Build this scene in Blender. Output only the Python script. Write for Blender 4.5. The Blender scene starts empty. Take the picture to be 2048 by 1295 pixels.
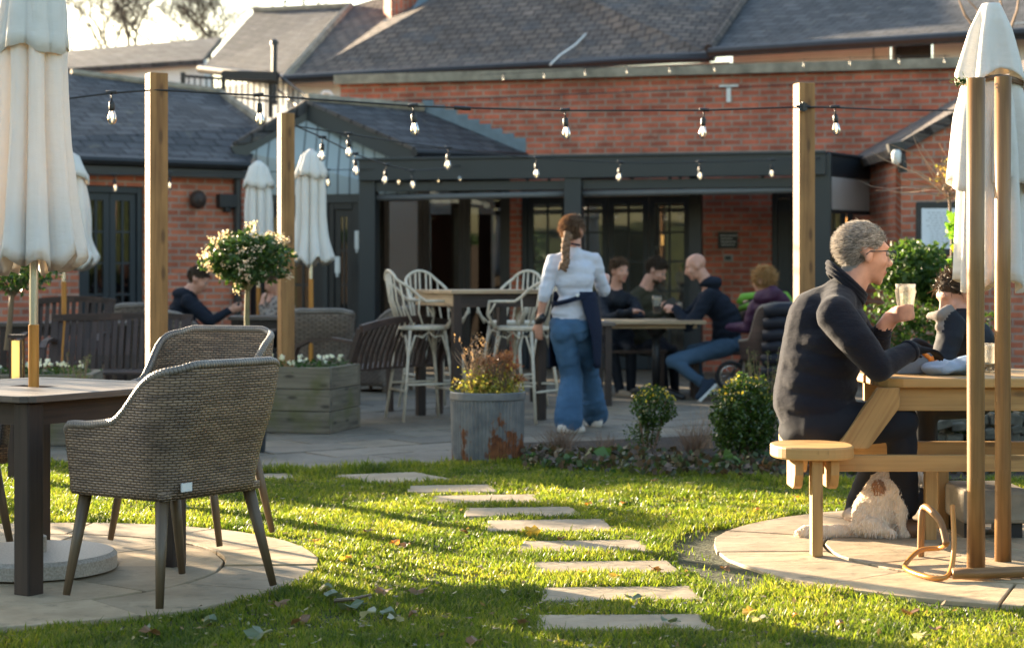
import bpy, bmesh, math, random
import numpy as np
from mathutils import Vector, Matrix, noise
random.seed(7); np.random.seed(7)
scene = bpy.context.scene
COL = scene.collection

# ------------------------------------------------------------------ camera, sky, sun
F, HY, CX, H = 3600.0, 548.0, 1024.0, 1.2     # focal length and horizon row (photo pixels), eye height (m)
cam_d = bpy.data.cameras.new('camera'); cam = bpy.data.objects.new('camera', cam_d); COL.objects.link(cam)
cam.location = (0, 0, H); cam.rotation_euler = (math.radians(90), 0, 0)
cam_d.sensor_width = 36; cam_d.lens = 36 * F / 2048
cam_d.shift_y = (HY - 647.5) / 2048
cam_d.clip_end = 2000; cam_d.clip_start = 0.1
cam_d.dof.use_dof = True; cam_d.dof.focus_distance = 7.3; cam_d.dof.aperture_fstop = 3.4
scene.camera = cam
SUN_AZ, SUN_EL = 44.0, 12.5                   # degrees left of the view direction (beyond the scene), elevation
sd = Vector((-math.sin(math.radians(SUN_AZ)) * math.cos(math.radians(SUN_EL)),
             math.cos(math.radians(SUN_AZ)) * math.cos(math.radians(SUN_EL)), math.sin(math.radians(SUN_EL))))
sun_d = bpy.data.lights.new('sun', 'SUN'); sun_d.energy = 5.0; sun_d.angle = math.radians(0.6); sun_d.color = (1.0, 0.80, 0.55)
sun = bpy.data.objects.new('sun', sun_d); COL.objects.link(sun); sun.rotation_euler = sd.to_track_quat('Z', 'Y').to_euler()
world = bpy.data.worlds.new('World'); scene.world = world; world.use_nodes = True
wn = world.node_tree; bg = wn.nodes['Background']
sky = wn.nodes.new('ShaderNodeTexSky'); sky.sky_type = 'NISHITA'; sky.sun_disc = False
sky.sun_elevation = math.radians(SUN_EL); sky.sun_rotation = math.radians(-SUN_AZ)
sky.air_density = 1.2; sky.dust_density = 1.5; sky.ozone_density = 1.0
wn.links.new(sky.outputs[0], bg.inputs[0]); bg.inputs[1].default_value = 0.08
scene.view_settings.view_transform = 'Standard'; scene.view_settings.look = 'None'
scene.view_settings.exposure = 2.65; scene.view_settings.gamma = 1
scene.render.engine = 'CYCLES'; scene.cycles.max_bounces = 6; scene.cycles.transparent_max_bounces = 8

def P(px, py, Y): return Vector(((px - CX) / F * Y, Y, H - (py - HY) / F * Y))
def G(px, py, z=0.0):
    Y = (H - z) * F / (py - HY); return Vector(((px - CX) / F * Y, Y, z))

# ------------------------------------------------------------------ helpers
def off(o):
    v = Vector((0, 0, 0))
    while o is not None: v += o.location; o = o.parent
    return v
def tag(o, label=None, cat=None, group=None, kind=None):
    if label: o['label'] = label
    if cat: o['category'] = cat
    if group: o['group'] = group
    if kind: o['kind'] = kind
    return o
def thing(name, loc, label, cat, group=None, rz=0.0):
    o = bpy.data.objects.new(name, None); COL.objects.link(o); o.empty_display_size = 0.1
    o.location = loc; o.rotation_euler = (0, 0, rz); return tag(o, label, cat, group)
def relabel(o, label): o['label'] = label; return o
def copy_tree(o, loc=None, rz=None, label=None):
    def cp(a, par):
        c = a.copy(); COL.objects.link(c); c.parent = par
        for ch in [x for x in bpy.data.objects if x.parent == a]: cp(ch, c)
        return c
    c = cp(o, None)
    if loc is not None: c.location = loc
    if rz is not None: c.rotation_euler = (0, 0, rz)
    if label: c['label'] = label
    return c

class MB:
    def __init__(s): s.v = []; s.f = []; s.uv = []; s.mi = []
    def add(s, vs, fs, uvs=None, mi=0):
        b = len(s.v); s.v += [tuple(v) for v in vs]
        for k, f in enumerate(fs):
            s.f.append([b + i for i in f]); s.mi.append(mi)
            s.uv.append(uvs[k] if uvs else [(vs[i][0] + vs[i][1] * .7, vs[i][2]) for i in f])
        return s
    def box(s, c, size, R=None, mi=0):
        c = Vector(c); hx, hy, hz = [a / 2 for a in size]
        L = [Vector((x, y, z)) for x in (-hx, hx) for y in (-hy, hy) for z in (-hz, hz)]
        fs = [(0, 1, 3, 2), (4, 6, 7, 5), (0, 4, 5, 1), (2, 3, 7, 6), (0, 2, 6, 4), (1, 5, 7, 3)]
        order = sorted(range(3), key=lambda i: -size[i]); uvs = []
        for f in fs:
            cs = [L[i] for i in f]; sp = [max(a[k] for a in cs) - min(a[k] for a in cs) for k in range(3)]
            ax = [k for k in order if sp[k] > 1e-9 or True]; ax = [k for k in ax if sp[k] > 1e-7][:2]
            if len(ax) < 2: ax = [0, 1]
            uvs.append([(a[ax[0]], a[ax[1]] + 0.37 * (3 - ax[0] - ax[1])) for a in cs])
        if R is not None: L = [R @ a for a in L]
        return s.add([a + c for a in L], fs, uvs, mi)
    def beam(s, a, b, w, h, roll=0.0, mi=0):
        a = Vector(a); b = Vector(b); d = b - a; l = d.length; x = d.normalized()
        up = Vector((0, 0, 1)) if abs(x.z) < .95 else Vector((0, 1, 0))
        y = up.cross(x).normalized(); z = x.cross(y)
        R = Matrix((x, y, z)).transposed() @ Matrix.Rotation(roll, 3, 'X')
        return s.box((a + b) / 2, (l, w, h), R, mi)
    def tube(s, pts, r, n=8, mi=0, cap=True, vscale=1.0):
        pts = [Vector(p) for p in pts]; m = len(pts)
        if m < 2: return s
        rr = r if isinstance(r, (list, tuple)) else [r] * m
        t0 = (pts[1] - pts[0]).normalized(); ref = Vector((0, 0, 1)) if abs(t0.z) < .9 else Vector((1, 0, 0))
        nrm = t0.cross(ref).normalized(); vs = []; ln = [0.0]
        for i in range(m):
            t = (pts[min(i + 1, m - 1)] - pts[max(i - 1, 0)]).normalized()
            nrm = (nrm - t * nrm.dot(t)); nrm = nrm.normalized() if nrm.length > 1e-6 else t.orthogonal().normalized()
            bn = t.cross(nrm)
            if i: ln.append(ln[-1] + (pts[i] - pts[i - 1]).length)
            for k in range(n):
                a = 2 * math.pi * k / n; vs.append(pts[i] + (nrm * math.cos(a) + bn * math.sin(a)) * rr[i])
        fs = []; uvs = []
        for i in range(m - 1):
            for k in range(n):
                k2 = (k + 1) % n; fs.append((i * n + k, i * n + k2, (i + 1) * n + k2, (i + 1) * n + k))
                c = 2 * math.pi * rr[i] / n
                uvs.append([(ln[i], k * c), (ln[i], (k + 1) * c), (ln[i + 1], (k + 1) * c), (ln[i + 1], k * c)])
        if cap:
            fs.append(tuple(reversed(range(n)))); uvs.append([(0, 0)] * n)
            fs.append(tuple(range((m - 1) * n, m * n))); uvs.append([(0, 0)] * n)
        return s.add(vs, fs, uvs, mi)
    def lathe(s, prof, c=(0, 0, 0), n=32, mi=0, fn=None, capb=True, capt=True):
        c = Vector(c); vs = []
        for j, (r, z) in enumerate(prof):
            for k in range(n):
                a = 2 * math.pi * k / n; q = r * (fn(a, j) if fn else 1)
                vs.append(c + Vector((q * math.cos(a), q * math.sin(a), z)))
        fs = []; uvs = []
        for j in range(len(prof) - 1):
            for k in range(n):
                k2 = (k + 1) % n; fs.append((j * n + k, j * n + k2, (j + 1) * n + k2, (j + 1) * n + k))
                R = max(prof[j][0], .05); u0 = 2 * math.pi * R * k / n; u1 = 2 * math.pi * R * (k + 1) / n
                uvs.append([(u0, prof[j][1]), (u1, prof[j][1]), (u1, prof[j + 1][1]), (u0, prof[j + 1][1])])
        if capb: fs.append(tuple(reversed(range(n)))); uvs.append([(vs[i][0], vs[i][1]) for i in reversed(range(n))])
        if capt:
            q = range((len(prof) - 1) * n, len(prof) * n); fs.append(tuple(q)); uvs.append([(vs[i][0], vs[i][1]) for i in q])
        return s.add(vs, fs, uvs, mi)
    def prism(s, poly, z0, z1, mi=0):
        n = len(poly); vs = [Vector((x, y, z0)) for x, y in poly] + [Vector((x, y, z1)) for x, y in poly]
        fs = [tuple(reversed(range(n))), tuple(range(n, 2 * n))]; uvs = [[poly[i] for i in reversed(range(n))], [poly[i] for i in range(n)]]
        for i in range(n):
            j = (i + 1) % n; fs.append((i, j, n + j, n + i)); l = math.dist(poly[i], poly[j])
            uvs.append([(0, z0), (l, z0), (l, z1), (0, z1)])
        return s.add(vs, fs, uvs, mi)
    def plate(s, pts, th, u=None, mi=0):
        """planar polygon (counter-clockwise seen from outside) thickened inwards; uv in metres in its own plane"""
        pts = [Vector(p) for p in pts]; nrm = Vector((0, 0, 0))
        for i in range(len(pts)): nrm += pts[i].cross(pts[(i + 1) % len(pts)])
        nrm.normalize(); u = (Vector(u) if u else pts[1] - pts[0]); u = (u - nrm * u.dot(nrm)).normalized(); w = nrm.cross(u)
        o = pts[0]; n = len(pts); vs = pts + [p - nrm * th for p in pts]
        uvp = [((p - o).dot(u), (p - o).dot(w)) for p in pts]
        fs = [tuple(range(n)), tuple(reversed(range(n, 2 * n)))]; uvs = [uvp, list(reversed(uvp))]
        for i in range(n):
            j = (i + 1) % n; fs.append((j, i, n + i, n + j)); uvs.append([uvp[j], uvp[i], (uvp[i][0], uvp[i][1] + th), (uvp[j][0], uvp[j][1] + th)])
        return s.add(vs, fs, uvs, mi)
    def wall(s, o, u, length, z0, z1, th, holes=(), mi=0):
        """vertical wall from o along unit u, outside = towards the camera side (u rotated -90); holes: (a0,a1,z0,z1)"""
        xs = sorted({0, length} | {h[0] for h in holes} | {h[1] for h in holes}); zs = sorted({z0, z1} | {h[2] for h in holes} | {h[3] for h in holes})
        nb = Vector((-u[1], u[0], 0)); uu = Vector((u[0], u[1], 0)); o = Vector((o[0], o[1], 0))
        for a, b in zip(xs, xs[1:]):
            for c, d in zip(zs, zs[1:]):
                m = ((a + b) / 2, (c + d) / 2)
                if any(h[0] < m[0] < h[1] and h[2] < m[1] < h[3] for h in holes): continue
                q = [o + uu * x + Vector((0, 0, z)) for x, z in ((a, c), (b, c), (b, d), (a, d))]
                vs = q + [p + nb * th for p in q]; uv = [(a, c), (b, c), (b, d), (a, d)]
                fs = [(0, 1, 2, 3), (7, 6, 5, 4), (0, 4, 5, 1), (1, 5, 6, 2), (2, 6, 7, 3), (3, 7, 4, 0)]
                uvs = [uv, uv[::-1], [(a, c), (a, c + th), (b, c + th), (b, c)], [(b, c), (b + th, c), (b + th, d), (b, d)], [(b, d), (b, d + th), (a, d + th), (a, d)], [(a, d), (a - th, d), (a - th, c), (a, c)]]
                s.add(vs, fs, uvs, mi)
        return s
    def build(s, name, mats, parent=None, world=True, smooth=False, bevel=0, label=None):
        me = bpy.data.meshes.new(name); o3 = off(parent) if (parent is not None and world) else Vector((0, 0, 0))
        me.from_pydata([(v[0] - o3.x, v[1] - o3.y, v[2] - o3.z) for v in s.v], [], s.f)
        uvl = me.uv_layers.new(name='UVMap'); flat = [c for f in s.uv for p in f for c in p]
        if len(flat) == 2 * len(me.loops): uvl.data.foreach_set('uv', flat)
        if not isinstance(mats, (list, tuple)): mats = [mats]
        for m in mats: me.materials.append(m)
        if len(mats) > 1: me.polygons.foreach_set('material_index', s.mi)
        if smooth: me.polygons.foreach_set('use_smooth', [True] * len(me.polygons))
        me.update(); o = bpy.data.objects.new(name, me); COL.objects.link(o)
        if parent is not None: o.parent = parent
        if bevel:
            b = o.modifiers.new('bevel', 'BEVEL'); b.width = bevel; b.segments = 2; b.limit_method = 'ANGLE'
        if label: o['label'] = label
        return o
def arrays(name, V, Fc, mat, parent=None, smooth=False, world=True):
    """V (n,3) numpy, Fc (m,k) numpy"""
    me = bpy.data.meshes.new(name); V = np.asarray(V, dtype=np.float32); Fc = np.asarray(Fc, dtype=np.int32); k = Fc.shape[1]
    if parent is not None and world: V = V - np.array(off(parent), dtype=np.float32)
    me.vertices.add(len(V)); me.vertices.foreach_set('co', V.ravel()); me.loops.add(Fc.size); me.loops.foreach_set('vertex_index', Fc.ravel())
    me.polygons.add(len(Fc)); me.polygons.foreach_set('loop_start', np.arange(0, Fc.size, k, dtype=np.int32))
    me.update(calc_edges=True); me.validate()
    for m in (mat if isinstance(mat, (list, tuple)) else [mat]): me.materials.append(m)
    if smooth: me.polygons.foreach_set('use_smooth', [True] * len(me.polygons))
    o = bpy.data.objects.new(name, me); COL.objects.link(o)
    if parent is not None: o.parent = parent
    return o
def ribbons(name, lines, width, mat, parent=None):
    """lines: (n, m, 3) array of polylines -> flat tapering ribbons"""
    L = np.asarray(lines, dtype=np.float64); n, m, _ = L.shape
    d = L[:, -1] - L[:, 0]; rnd = np.random.normal(size=(n, 3)); side = np.cross(d, rnd); side /= (np.linalg.norm(side, axis=1, keepdims=True) + 1e-9)
    w = np.linspace(1, .25, m)[None, :, None] * (width if np.isscalar(width) else np.asarray(width)[:, None, None]) * .5
    A = L - side[:, None] * w; B = L + side[:, None] * w; V = np.stack([A, B], 2).reshape(-1, 3)
    base = (np.arange(n) * m * 2)[:, None]; j = np.arange(m - 1)[None] * 2
    Fc = np.stack([base + j, base + j + 1, base + j + 3, base + j + 2], 2).reshape(-1, 4)
    return arrays(name, V, Fc, mat, parent)
def leaves(name, C, size, mat, parent=None, flat=0.0, aspect=.55):
    C = np.asarray(C); n = len(C); d = np.random.normal(size=(n, 3)); d[:, 2] *= (1 - flat); d /= np.linalg.norm(d, axis=1, keepdims=True)
    e = np.cross(d, np.random.normal(size=(n, 3)) * [1, 1, 1] + [0, 0, flat * 6]); e /= np.linalg.norm(e, axis=1, keepdims=True); nn = np.cross(d, e)
    sz = (np.random.uniform(.65, 1.25, n) * size)[:, None]
    V = np.stack([C - d * sz * .5, C + e * sz * .5 * aspect + nn * sz * .06, C + d * sz * .5, C - e * sz * .5 * aspect + nn * sz * .06], 1).reshape(-1, 3)
    Fc = np.arange(n * 4).reshape(n, 4); return arrays(name, V, Fc, mat, parent)

# ------------------------------------------------------------------ materials
def nt(name):
    m = bpy.data.materials.new(name); m.use_nodes = True; t = m.node_tree; return m, t, t.nodes['Principled BSDF']
def N(t, k, **kw):
    n = t.nodes.new('ShaderNode' + k)
    for a, b in kw.items(): setattr(n, a, b)
    return n
def ramp(t, fac, stops):
    r = N(t, 'ValToRGB'); el = r.color_ramp.elements
    while len(el) < len(stops): el.new(0.5)
    for e, (p, c) in zip(el, stops): e.position = p; e.color = (*c, 1) if len(c) == 3 else c
    t.links.new(fac, r.inputs[0]); return r.outputs[0]
def mix(t, fac, a, b, mode='MIX'):
    m = N(t, 'MixRGB', blend_type=mode)
    for s, v in zip(m.inputs, (fac, a, b)):
        if hasattr(v, 'links'): t.links.new(v, s)
        elif isinstance(v, (int, float)): s.default_value = v
        else: s.default_value = (*v, 1)
    return m.outputs[0]
def vec(t, src='Object', scale=(1, 1, 1), rot=(0, 0, 0), rnd=False):
    c = N(t, 'TexCoord'); mp = N(t, 'Mapping'); mp.inputs['Scale'].default_value = scale; mp.inputs['Rotation'].default_value = rot
    t.links.new(c.outputs[src], mp.inputs[0])
    if rnd:
        g = N(t, 'NewGeometry'); mu = N(t, 'Math', operation='MULTIPLY'); mu.inputs[1].default_value = 13; t.links.new(g.outputs['Random Per Island'], mu.inputs[0])
        cb = N(t, 'CombineXYZ'); t.links.new(mu.outputs[0], cb.inputs[0]); t.links.new(mu.outputs[0], cb.inputs[1]); t.links.new(cb.outputs[0], mp.inputs['Location'])
    return mp.outputs[0]
def noi(t, v, scale, detail=4, rough=.55):
    n = N(t, 'TexNoise'); n.inputs['Scale'].default_value = scale; n.inputs['Detail'].default_value = detail; n.inputs['Roughness'].default_value = rough
    if v is not None: t.links.new(v, n.inputs[0])
    return n.outputs[0]
def bump(t, b, h, strength=.3, dist=.01):
    n = N(t, 'Bump'); n.inputs['Strength'].default_value = strength; n.inputs['Distance'].default_value = dist
    t.links.new(h, n.inputs['Height']); t.links.new(n.outputs[0], b.inputs['Normal']); return n
def plain(name, col, rough=.6, var=.25, scale=8, bmp=0.0, bscale=60, metal=0.0, spec=.5, bdist=.005, col2=None, sheen=0):
    m, t, b = nt(name); v = vec(t); n = noi(t, v, scale)
    c2 = col2 or tuple(c * (1 - var) for c in col); c1 = tuple(min(1, c * (1 + var * .5)) for c in col)
    t.links.new(ramp(t, n, [(.3, c2), (.7, c1)]), b.inputs['Base Color']); b.inputs['Roughness'].default_value = rough
    b.inputs['Metallic'].default_value = metal; b.inputs['Specular IOR Level'].default_value = spec
    if sheen: b.inputs['Sheen Weight'].default_value = sheen
    if bmp: bump(t, b, noi(t, v, bscale, 3), bmp, bdist)
    return m
def wood(name, light, dark, rough=.6, grain=(1.5, 45, 1), knots=True, bmp=.25, moss=None):
    m, t, b = nt(name); v = vec(t, 'UV', grain, rnd=True)
    g = noi(t, v, 1.0, 6, .65); big = noi(t, vec(t, 'UV', (1.2, 5, 1), rnd=True), 1.5, 3)
    c = ramp(t, g, [(.36, dark), (.55, light), (.8, tuple(min(1, x * 1.15) for x in light))])
    c = mix(t, .45, c, ramp(t, big, [(.35, tuple(x * .65 for x in dark)), (.6, light)]), 'MULTIPLY' if False else 'MIX')
    geo = N(t, 'NewGeometry'); c = mix(t, 1.0, c, ramp(t, geo.outputs['Random Per Island'], [(0, (.78, .78, .78)), (1, (1.12, 1.1, 1.06))]), 'MULTIPLY')
    if knots:
        vo = N(t, 'TexVoronoi'); vo.voronoi_dimensions = '2D'; vo.inputs['Scale'].default_value = 1.0; t.links.new(vec(t, 'UV', (2.4, 7.5, 1), rnd=True), vo.inputs[0])
        c = mix(t, ramp(t, vo.outputs['Distance'], [(.05, (.85,) * 3), (.13, (0,) * 3)]), c, tuple(x * .5 for x in dark))
    if moss:
        c = mix(t, ramp(t, noi(t, vec(t, 'Object'), 4, 5), [(.5, (0,) * 3), (.68, (.7,) * 3)]), c, moss)
    t.links.new(c, b.inputs['Base Color']); b.inputs['Roughness'].default_value = rough; bump(t, b, g, bmp, .004); return m
def brick(name, c1, c2, mortar, w=.225, h=.075, ms=.012, bmp=.5, rot=0, src='UV', tint=None, rough=.85, offs=.5, bd=.01, big=((.5,) * 3, (1.15,) * 3), bigs=.7):
    m, t, b = nt(name); v = vec(t, src, rot=(0, 0, rot)); dn = noi(t, v, 6, 2)
    br = N(t, 'TexBrick'); t.links.new(v, br.inputs[0]); br.offset = offs
    br.inputs['Color1'].default_value = (*c1, 1); br.inputs['Color2'].default_value = (*c2, 1); br.inputs['Mortar'].default_value = (*mortar, 1)
    br.inputs['Scale'].default_value = 1; br.inputs['Mortar Size'].default_value = ms; br.inputs['Mortar Smooth'].default_value = .2
    br.inputs['Brick Width'].default_value = w; br.inputs['Row Height'].default_value = h; br.inputs['Bias'].default_value = 0
    c = mix(t, .8, br.outputs[0], ramp(t, noi(t, v, 3.5, 8, .7), [(.3, big[0]), (.7, big[1])]), 'MULTIPLY')
    c = mix(t, .5, c, ramp(t, noi(t, v, bigs, 3, .6), [(.3, big[0]), (.7, big[1])]), 'MULTIPLY')
    if tint: c = mix(t, ramp(t, noi(t, v, tint[1], 5, .7), [(tint[2], (0,) * 3), (tint[2] + .15, (.8,) * 3)]), c, tint[0])
    t.links.new(c, b.inputs['Base Color']); b.inputs['Roughness'].default_value = rough
    h1 = N(t, 'Math', operation='MULTIPLY_ADD'); t.links.new(br.outputs['Fac'], h1.inputs[0]); h1.inputs[1].default_value = -1
    t.links.new(noi(t, v, 40, 4), h1.inputs[2]); bump(t, b, h1.outputs[0], bmp, bd); return m
def leafmat(name, cols, trans=.4, rough=.45, spec=.4, tt=(1.5, 1.45, .9)):
    m, t, b = nt(name); g = N(t, 'NewGeometry'); c = ramp(t, g.outputs['Random Per Island'], [(i / max(1, len(cols) - 1), c) for i, c in enumerate(cols)])
    t.links.new(c, b.inputs['Base Color']); b.inputs['Roughness'].default_value = rough; b.inputs['Specular IOR Level'].default_value = spec
    tr = N(t, 'BsdfTranslucent'); t.links.new(mix(t, 1, c, tt, 'MULTIPLY'), tr.inputs[0]); mx = N(t, 'MixShader'); mx.inputs[0].default_value = trans
    t.links.new(b.outputs[0], mx.inputs[1]); t.links.new(tr.outputs[0], mx.inputs[2]); t.links.new(mx.outputs[0], t.nodes['Material Output'].inputs[0]); return m
def cloth(name, col, trans=0.0, rough=.9, var=.12, bmp=.25, weave=900, tcol=None, wr=0):
    m, t, b = nt(name); v = vec(t); c = ramp(t, noi(t, v, 3, 5, .6), [(.3, tuple(x * (1 - var) for x in col)), (.7, col)])
    t.links.new(c, b.inputs['Base Color']); b.inputs['Roughness'].default_value = rough; b.inputs['Specular IOR Level'].default_value = .2
    hh = noi(t, v, weave, 2); 
    if wr:
        a = N(t, 'Math', operation='MULTIPLY_ADD'); t.links.new(noi(t, vec(t, scale=(1, 1, 2.2)), wr, 3, .5), a.inputs[0]); a.inputs[1].default_value = 12; t.links.new(hh, a.inputs[2]); hh = a.outputs[0]
    bump(t, b, hh, bmp, .002)
    if trans:
        tr = N(t, 'BsdfTranslucent'); tr.inputs[0].default_value = (*(tcol or col), 1); mx = N(t, 'MixShader'); mx.inputs[0].default_value = trans
        t.links.new(b.outputs[0], mx.inputs[1]); t.links.new(tr.outputs[0], mx.inputs[2]); t.links.new(mx.outputs[0], t.nodes['Material Output'].inputs[0])
    return m
def glassy(name, tint=(1, 1, 1), refl=.12, transp=.9, rough=.02):
    m, t, b = nt(name); t.nodes.remove(b); g = N(t, 'BsdfGlossy'); g.inputs['Roughness'].default_value = rough
    tp = N(t, 'BsdfTransparent'); tp.inputs[0].default_value = (*tint, 1); fr = N(t, 'Fresnel'); fr.inputs[0].default_value = 1.5
    a = N(t, 'Math', operation='MAXIMUM'); t.links.new(fr.outputs[0], a.inputs[0]); a.inputs[1].default_value = refl
    mx = N(t, 'MixShader'); t.links.new(a.outputs[0], mx.inputs[0]); t.links.new(tp.outputs[0], mx.inputs[1]); t.links.new(g.outputs[0], mx.inputs[2])
    t.links.new(mx.outputs[0], t.nodes['Material Output'].inputs[0]); return m
def wickermat(name, a, b_, dark, row=.0098, wid=.031, bmp=.7):
    m, t, b = nt(name); v = vec(t, 'UV'); sp = N(t, 'SeparateXYZ'); t.links.new(v, sp.inputs[0])
    def mm(op, x, y=None, z=None):
        n = N(t, 'Math', operation=op)
        for i, q in enumerate((x, y, z)):
            if q is None: continue
            if hasattr(q, 'links'): t.links.new(q, n.inputs[i])
            else: n.inputs[i].default_value = q
        return n.outputs[0]
    wob = mm('MULTIPLY', noi(t, v, 18, 2), .006); V_ = mm('DIVIDE', mm('ADD', sp.outputs[1], wob), row); fl = mm('FLOOR', V_); fr = mm('SUBTRACT', V_, fl)
    U_ = mm('MULTIPLY_ADD', fl, .5, mm('DIVIDE', sp.outputs[0], wid)); A_ = mm('ABSOLUTE', mm('SINE', mm('MULTIPLY', U_, math.pi))); B_ = mm('SINE', mm('MULTIPLY', fr, math.pi))
    h = mm('MULTIPLY', mm('POWER', A_, .45), mm('POWER', mm('MAXIMUM', B_, .0001), .6))
    strand = N(t, 'CombineXYZ'); t.links.new(mm('MULTIPLY', fl, 3.7), strand.inputs[1]); t.links.new(mm('MULTIPLY', sp.outputs[0], 7), strand.inputs[0])
    col = ramp(t, noi(t, strand.outputs[0], 1.0, 3, .6), [(.35, b_), (.6, a)]); col = mix(t, .7, col, ramp(t, noi(t, v, 6, 4, .7), [(.3, (.6, .55, .52)), (.7, (1.25, 1.2, 1.15))]), 'MULTIPLY')
    t.links.new(mix(t, ramp(t, h, [(.12, (0,) * 3), (.6, (1,) * 3)]), dark, col), b.inputs['Base Color']); b.inputs['Roughness'].default_value = .4
    bump(t, b, h, bmp, .006); return m

MT = {}
MT['pine'] = wood('pine_post', (.40, .205, .07), (.2, .09, .028), .7, grain=(1.0, 26, 1), bmp=.5)
MT['picnic'] = wood('treated_pine', (.50, .30, .11), (.33, .18, .06), .55, grain=(1.2, 55, 1))
MT['teak'] = wood('weathered_teak', (.045, .026, .019), (.014, .008, .006), .6, knots=False)
MT['teaktop'] = wood('grey_teak_top', (.15, .115, .092), (.055, .04, .032), .5, knots=False)
MT['oak'] = wood('oak_leg', (.16, .11, .065), (.08, .05, .03), .45, knots=False, bmp=.1)
MT['bench'] = wood('old_bench', (.065, .036, .028), (.018, .010, .008), .6, knots=False)
MT['bartop'] = wood('bar_top', (.5, .36, .22), (.26, .17, .1), .6, knots=False)
MT['sleeper'] = wood('sleeper', (.2, .17, .125), (.075, .06, .045), .85, moss=(.1, .1, .03), bmp=.6)
MT['orange'] = wood('varnished_pole', (.55, .24, .045), (.36, .13, .02), .3, knots=False, bmp=.05)
MT['bent'] = wood('bent_wood', (.30, .155, .05), (.15, .07, .022), .4, knots=False, bmp=.1)
MT['brick'] = brick('red_brick', (.60, .155, .085), (.38, .10, .058), (.37, .25, .19), tint=((.5, .27, .19), 5, .6), big=((.5,) * 3, (1.35,) * 3))
MT['brickl'] = brick('orange_brick', (.56, .165, .082), (.38, .105, .058), (.38, .26, .2), tint=((.5, .3, .2), 5, .64), big=((.55,) * 3, (1.3,) * 3))
MT['slate'] = brick('grey_slate', (.10, .10, .11), (.045, .048, .055), (.010, .010, .012), w=.28, h=.19, ms=.014, rough=.75, bmp=.8, bd=.03, big=((.45,) * 3, (1.35,) * 3), tint=((.15, .125, .085), 3.5, .58))
MT['tile'] = brick('brown_tile', (.20, .155, .13), (.11, .095, .09), (.04, .03, .028), w=.2, h=.16, ms=.014, rough=.85, bmp=.8, bd=.04, big=((.45,) * 3, (1.35,) * 3), tint=((.07, .08, .095), 1.2, .52))
MT['flag'] = brick('sandstone_flags', (.29, .25, .2), (.215, .19, .16), (.055, .05, .035), w=.95, h=.6, ms=.012, src='Object', rot=math.radians(38), rough=.8, offs=.37, bd=.012, big=((.72,) * 3, (1.15,) * 3))
MT['canvas'] = cloth('canvas', (.84, .83, .80), trans=.2, tcol=(.85, .68, .46), bmp=.3, wr=14)
MT['chrome'] = plain('steel', (.62, .6, .57), .25, .1, metal=1.0)
MT['black'] = plain('black_metal', (.015, .015, .017), .45, .3)
MT['anth'] = plain('anthracite_aluminium', (.017, .024, .030), .4, .12, scale=2)
MT['teal'] = plain('teal_paint', (.007, .014, .022), .45, .15)
MT['dull'] = plain('dull_grey', (.13, .135, .14), .5, .1)
MT['lteal'] = plain('pale_teal_boarding', (.14, .2, .215), .6, .12, scale=3)
MT['white'] = plain('white_render', (.72, .74, .74), .85, .12, scale=1.5)
MT['cream'] = plain('cream_paint', (.6, .53, .42), .5, .2, scale=25)
MT['coping'] = plain('concrete_coping', (.3, .26, .2), .9, .4, scale=6, bmp=.3)
MT['lead'] = plain('lead', (.14, .19, .23), .5, .2)
MT['glass'] = glassy('door_glass', (.35, .4, .42), .1)
MT['clear'] = glassy('clear_glass', (.98, .98, .96), .05)
gt0 = MT['clear'].node_tree; o_ = gt0.nodes['Material Output']; src_ = o_.inputs[0].links[0].from_socket; tl_ = N(gt0, 'BsdfTranslucent'); tl_.inputs[0].default_value = (.9, .82, .72, 1); mx_ = N(gt0, 'MixShader'); mx_.inputs[0].default_value = .07
gt0.links.new(src_, mx_.inputs[1]); gt0.links.new(tl_.outputs[0], mx_.inputs[2]); gt0.links.new(mx_.outputs[0], o_.inputs[0])
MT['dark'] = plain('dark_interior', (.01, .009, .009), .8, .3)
MT['skin'] = plain('skin', (.52, .27, .19), .5, .12, scale=30, spec=.4)
MT['soil'] = plain('dark_soil', (.035, .025, .018), .95, .6, scale=20, bmp=.9, bscale=35, bdist=.03)
MT['galv'] = None
# ------------------------------------------------------------------ ground, paving, lawn
def stone_mat(name, base, bmp=.35, moss=.5):
    m, t, b = nt(name); v = vec(t); g = N(t, 'NewGeometry')
    c = ramp(t, g.outputs['Random Per Island'], [(0, tuple(x * .78 for x in base)), (.5, base), (1, tuple(min(1, x * a) for x, a in zip(base, (1.2, 1.12, 1.0))))])
    c = mix(t, .9, c, ramp(t, noi(t, v, 3.5, 8, .68), [(.32, (.62, .6, .55)), (.7, (1.15,) * 3)]), 'MULTIPLY')
    c = mix(t, ramp(t, noi(t, v, 9, 6, .7), [(.56, (0,) * 3), (.72, (moss,) * 3)]), c, (.06, .06, .03))
    t.links.new(c, b.inputs['Base Color']); b.inputs['Roughness'].default_value = .7
    bump(t, b, noi(t, vec(t, scale=(1, 2.2, 1)), 6, 9, .62), bmp, .03); return m
MT['stone'] = stone_mat('patio_sandstone', (.21, .18, .14), moss=.7)
MT['stone2'] = stone_mat('circle_sandstone', (.42, .33, .22), moss=.6)
gnd = MB(); gnd.prism([(-120, -15), (120, -15), (120, 160), (-120, 160)], -.12, -.06)
tag(gnd.build('ground', MT['soil'], world=False), kind='structure')
CL, RL = (-2.1, 7.25), 1.32; CR, RR = (2.27, 7.72), 1.4
def in_circ(x, y, c, r): return (x - c[0]) ** 2 + (y - c[1]) ** 2 < r * r
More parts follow.
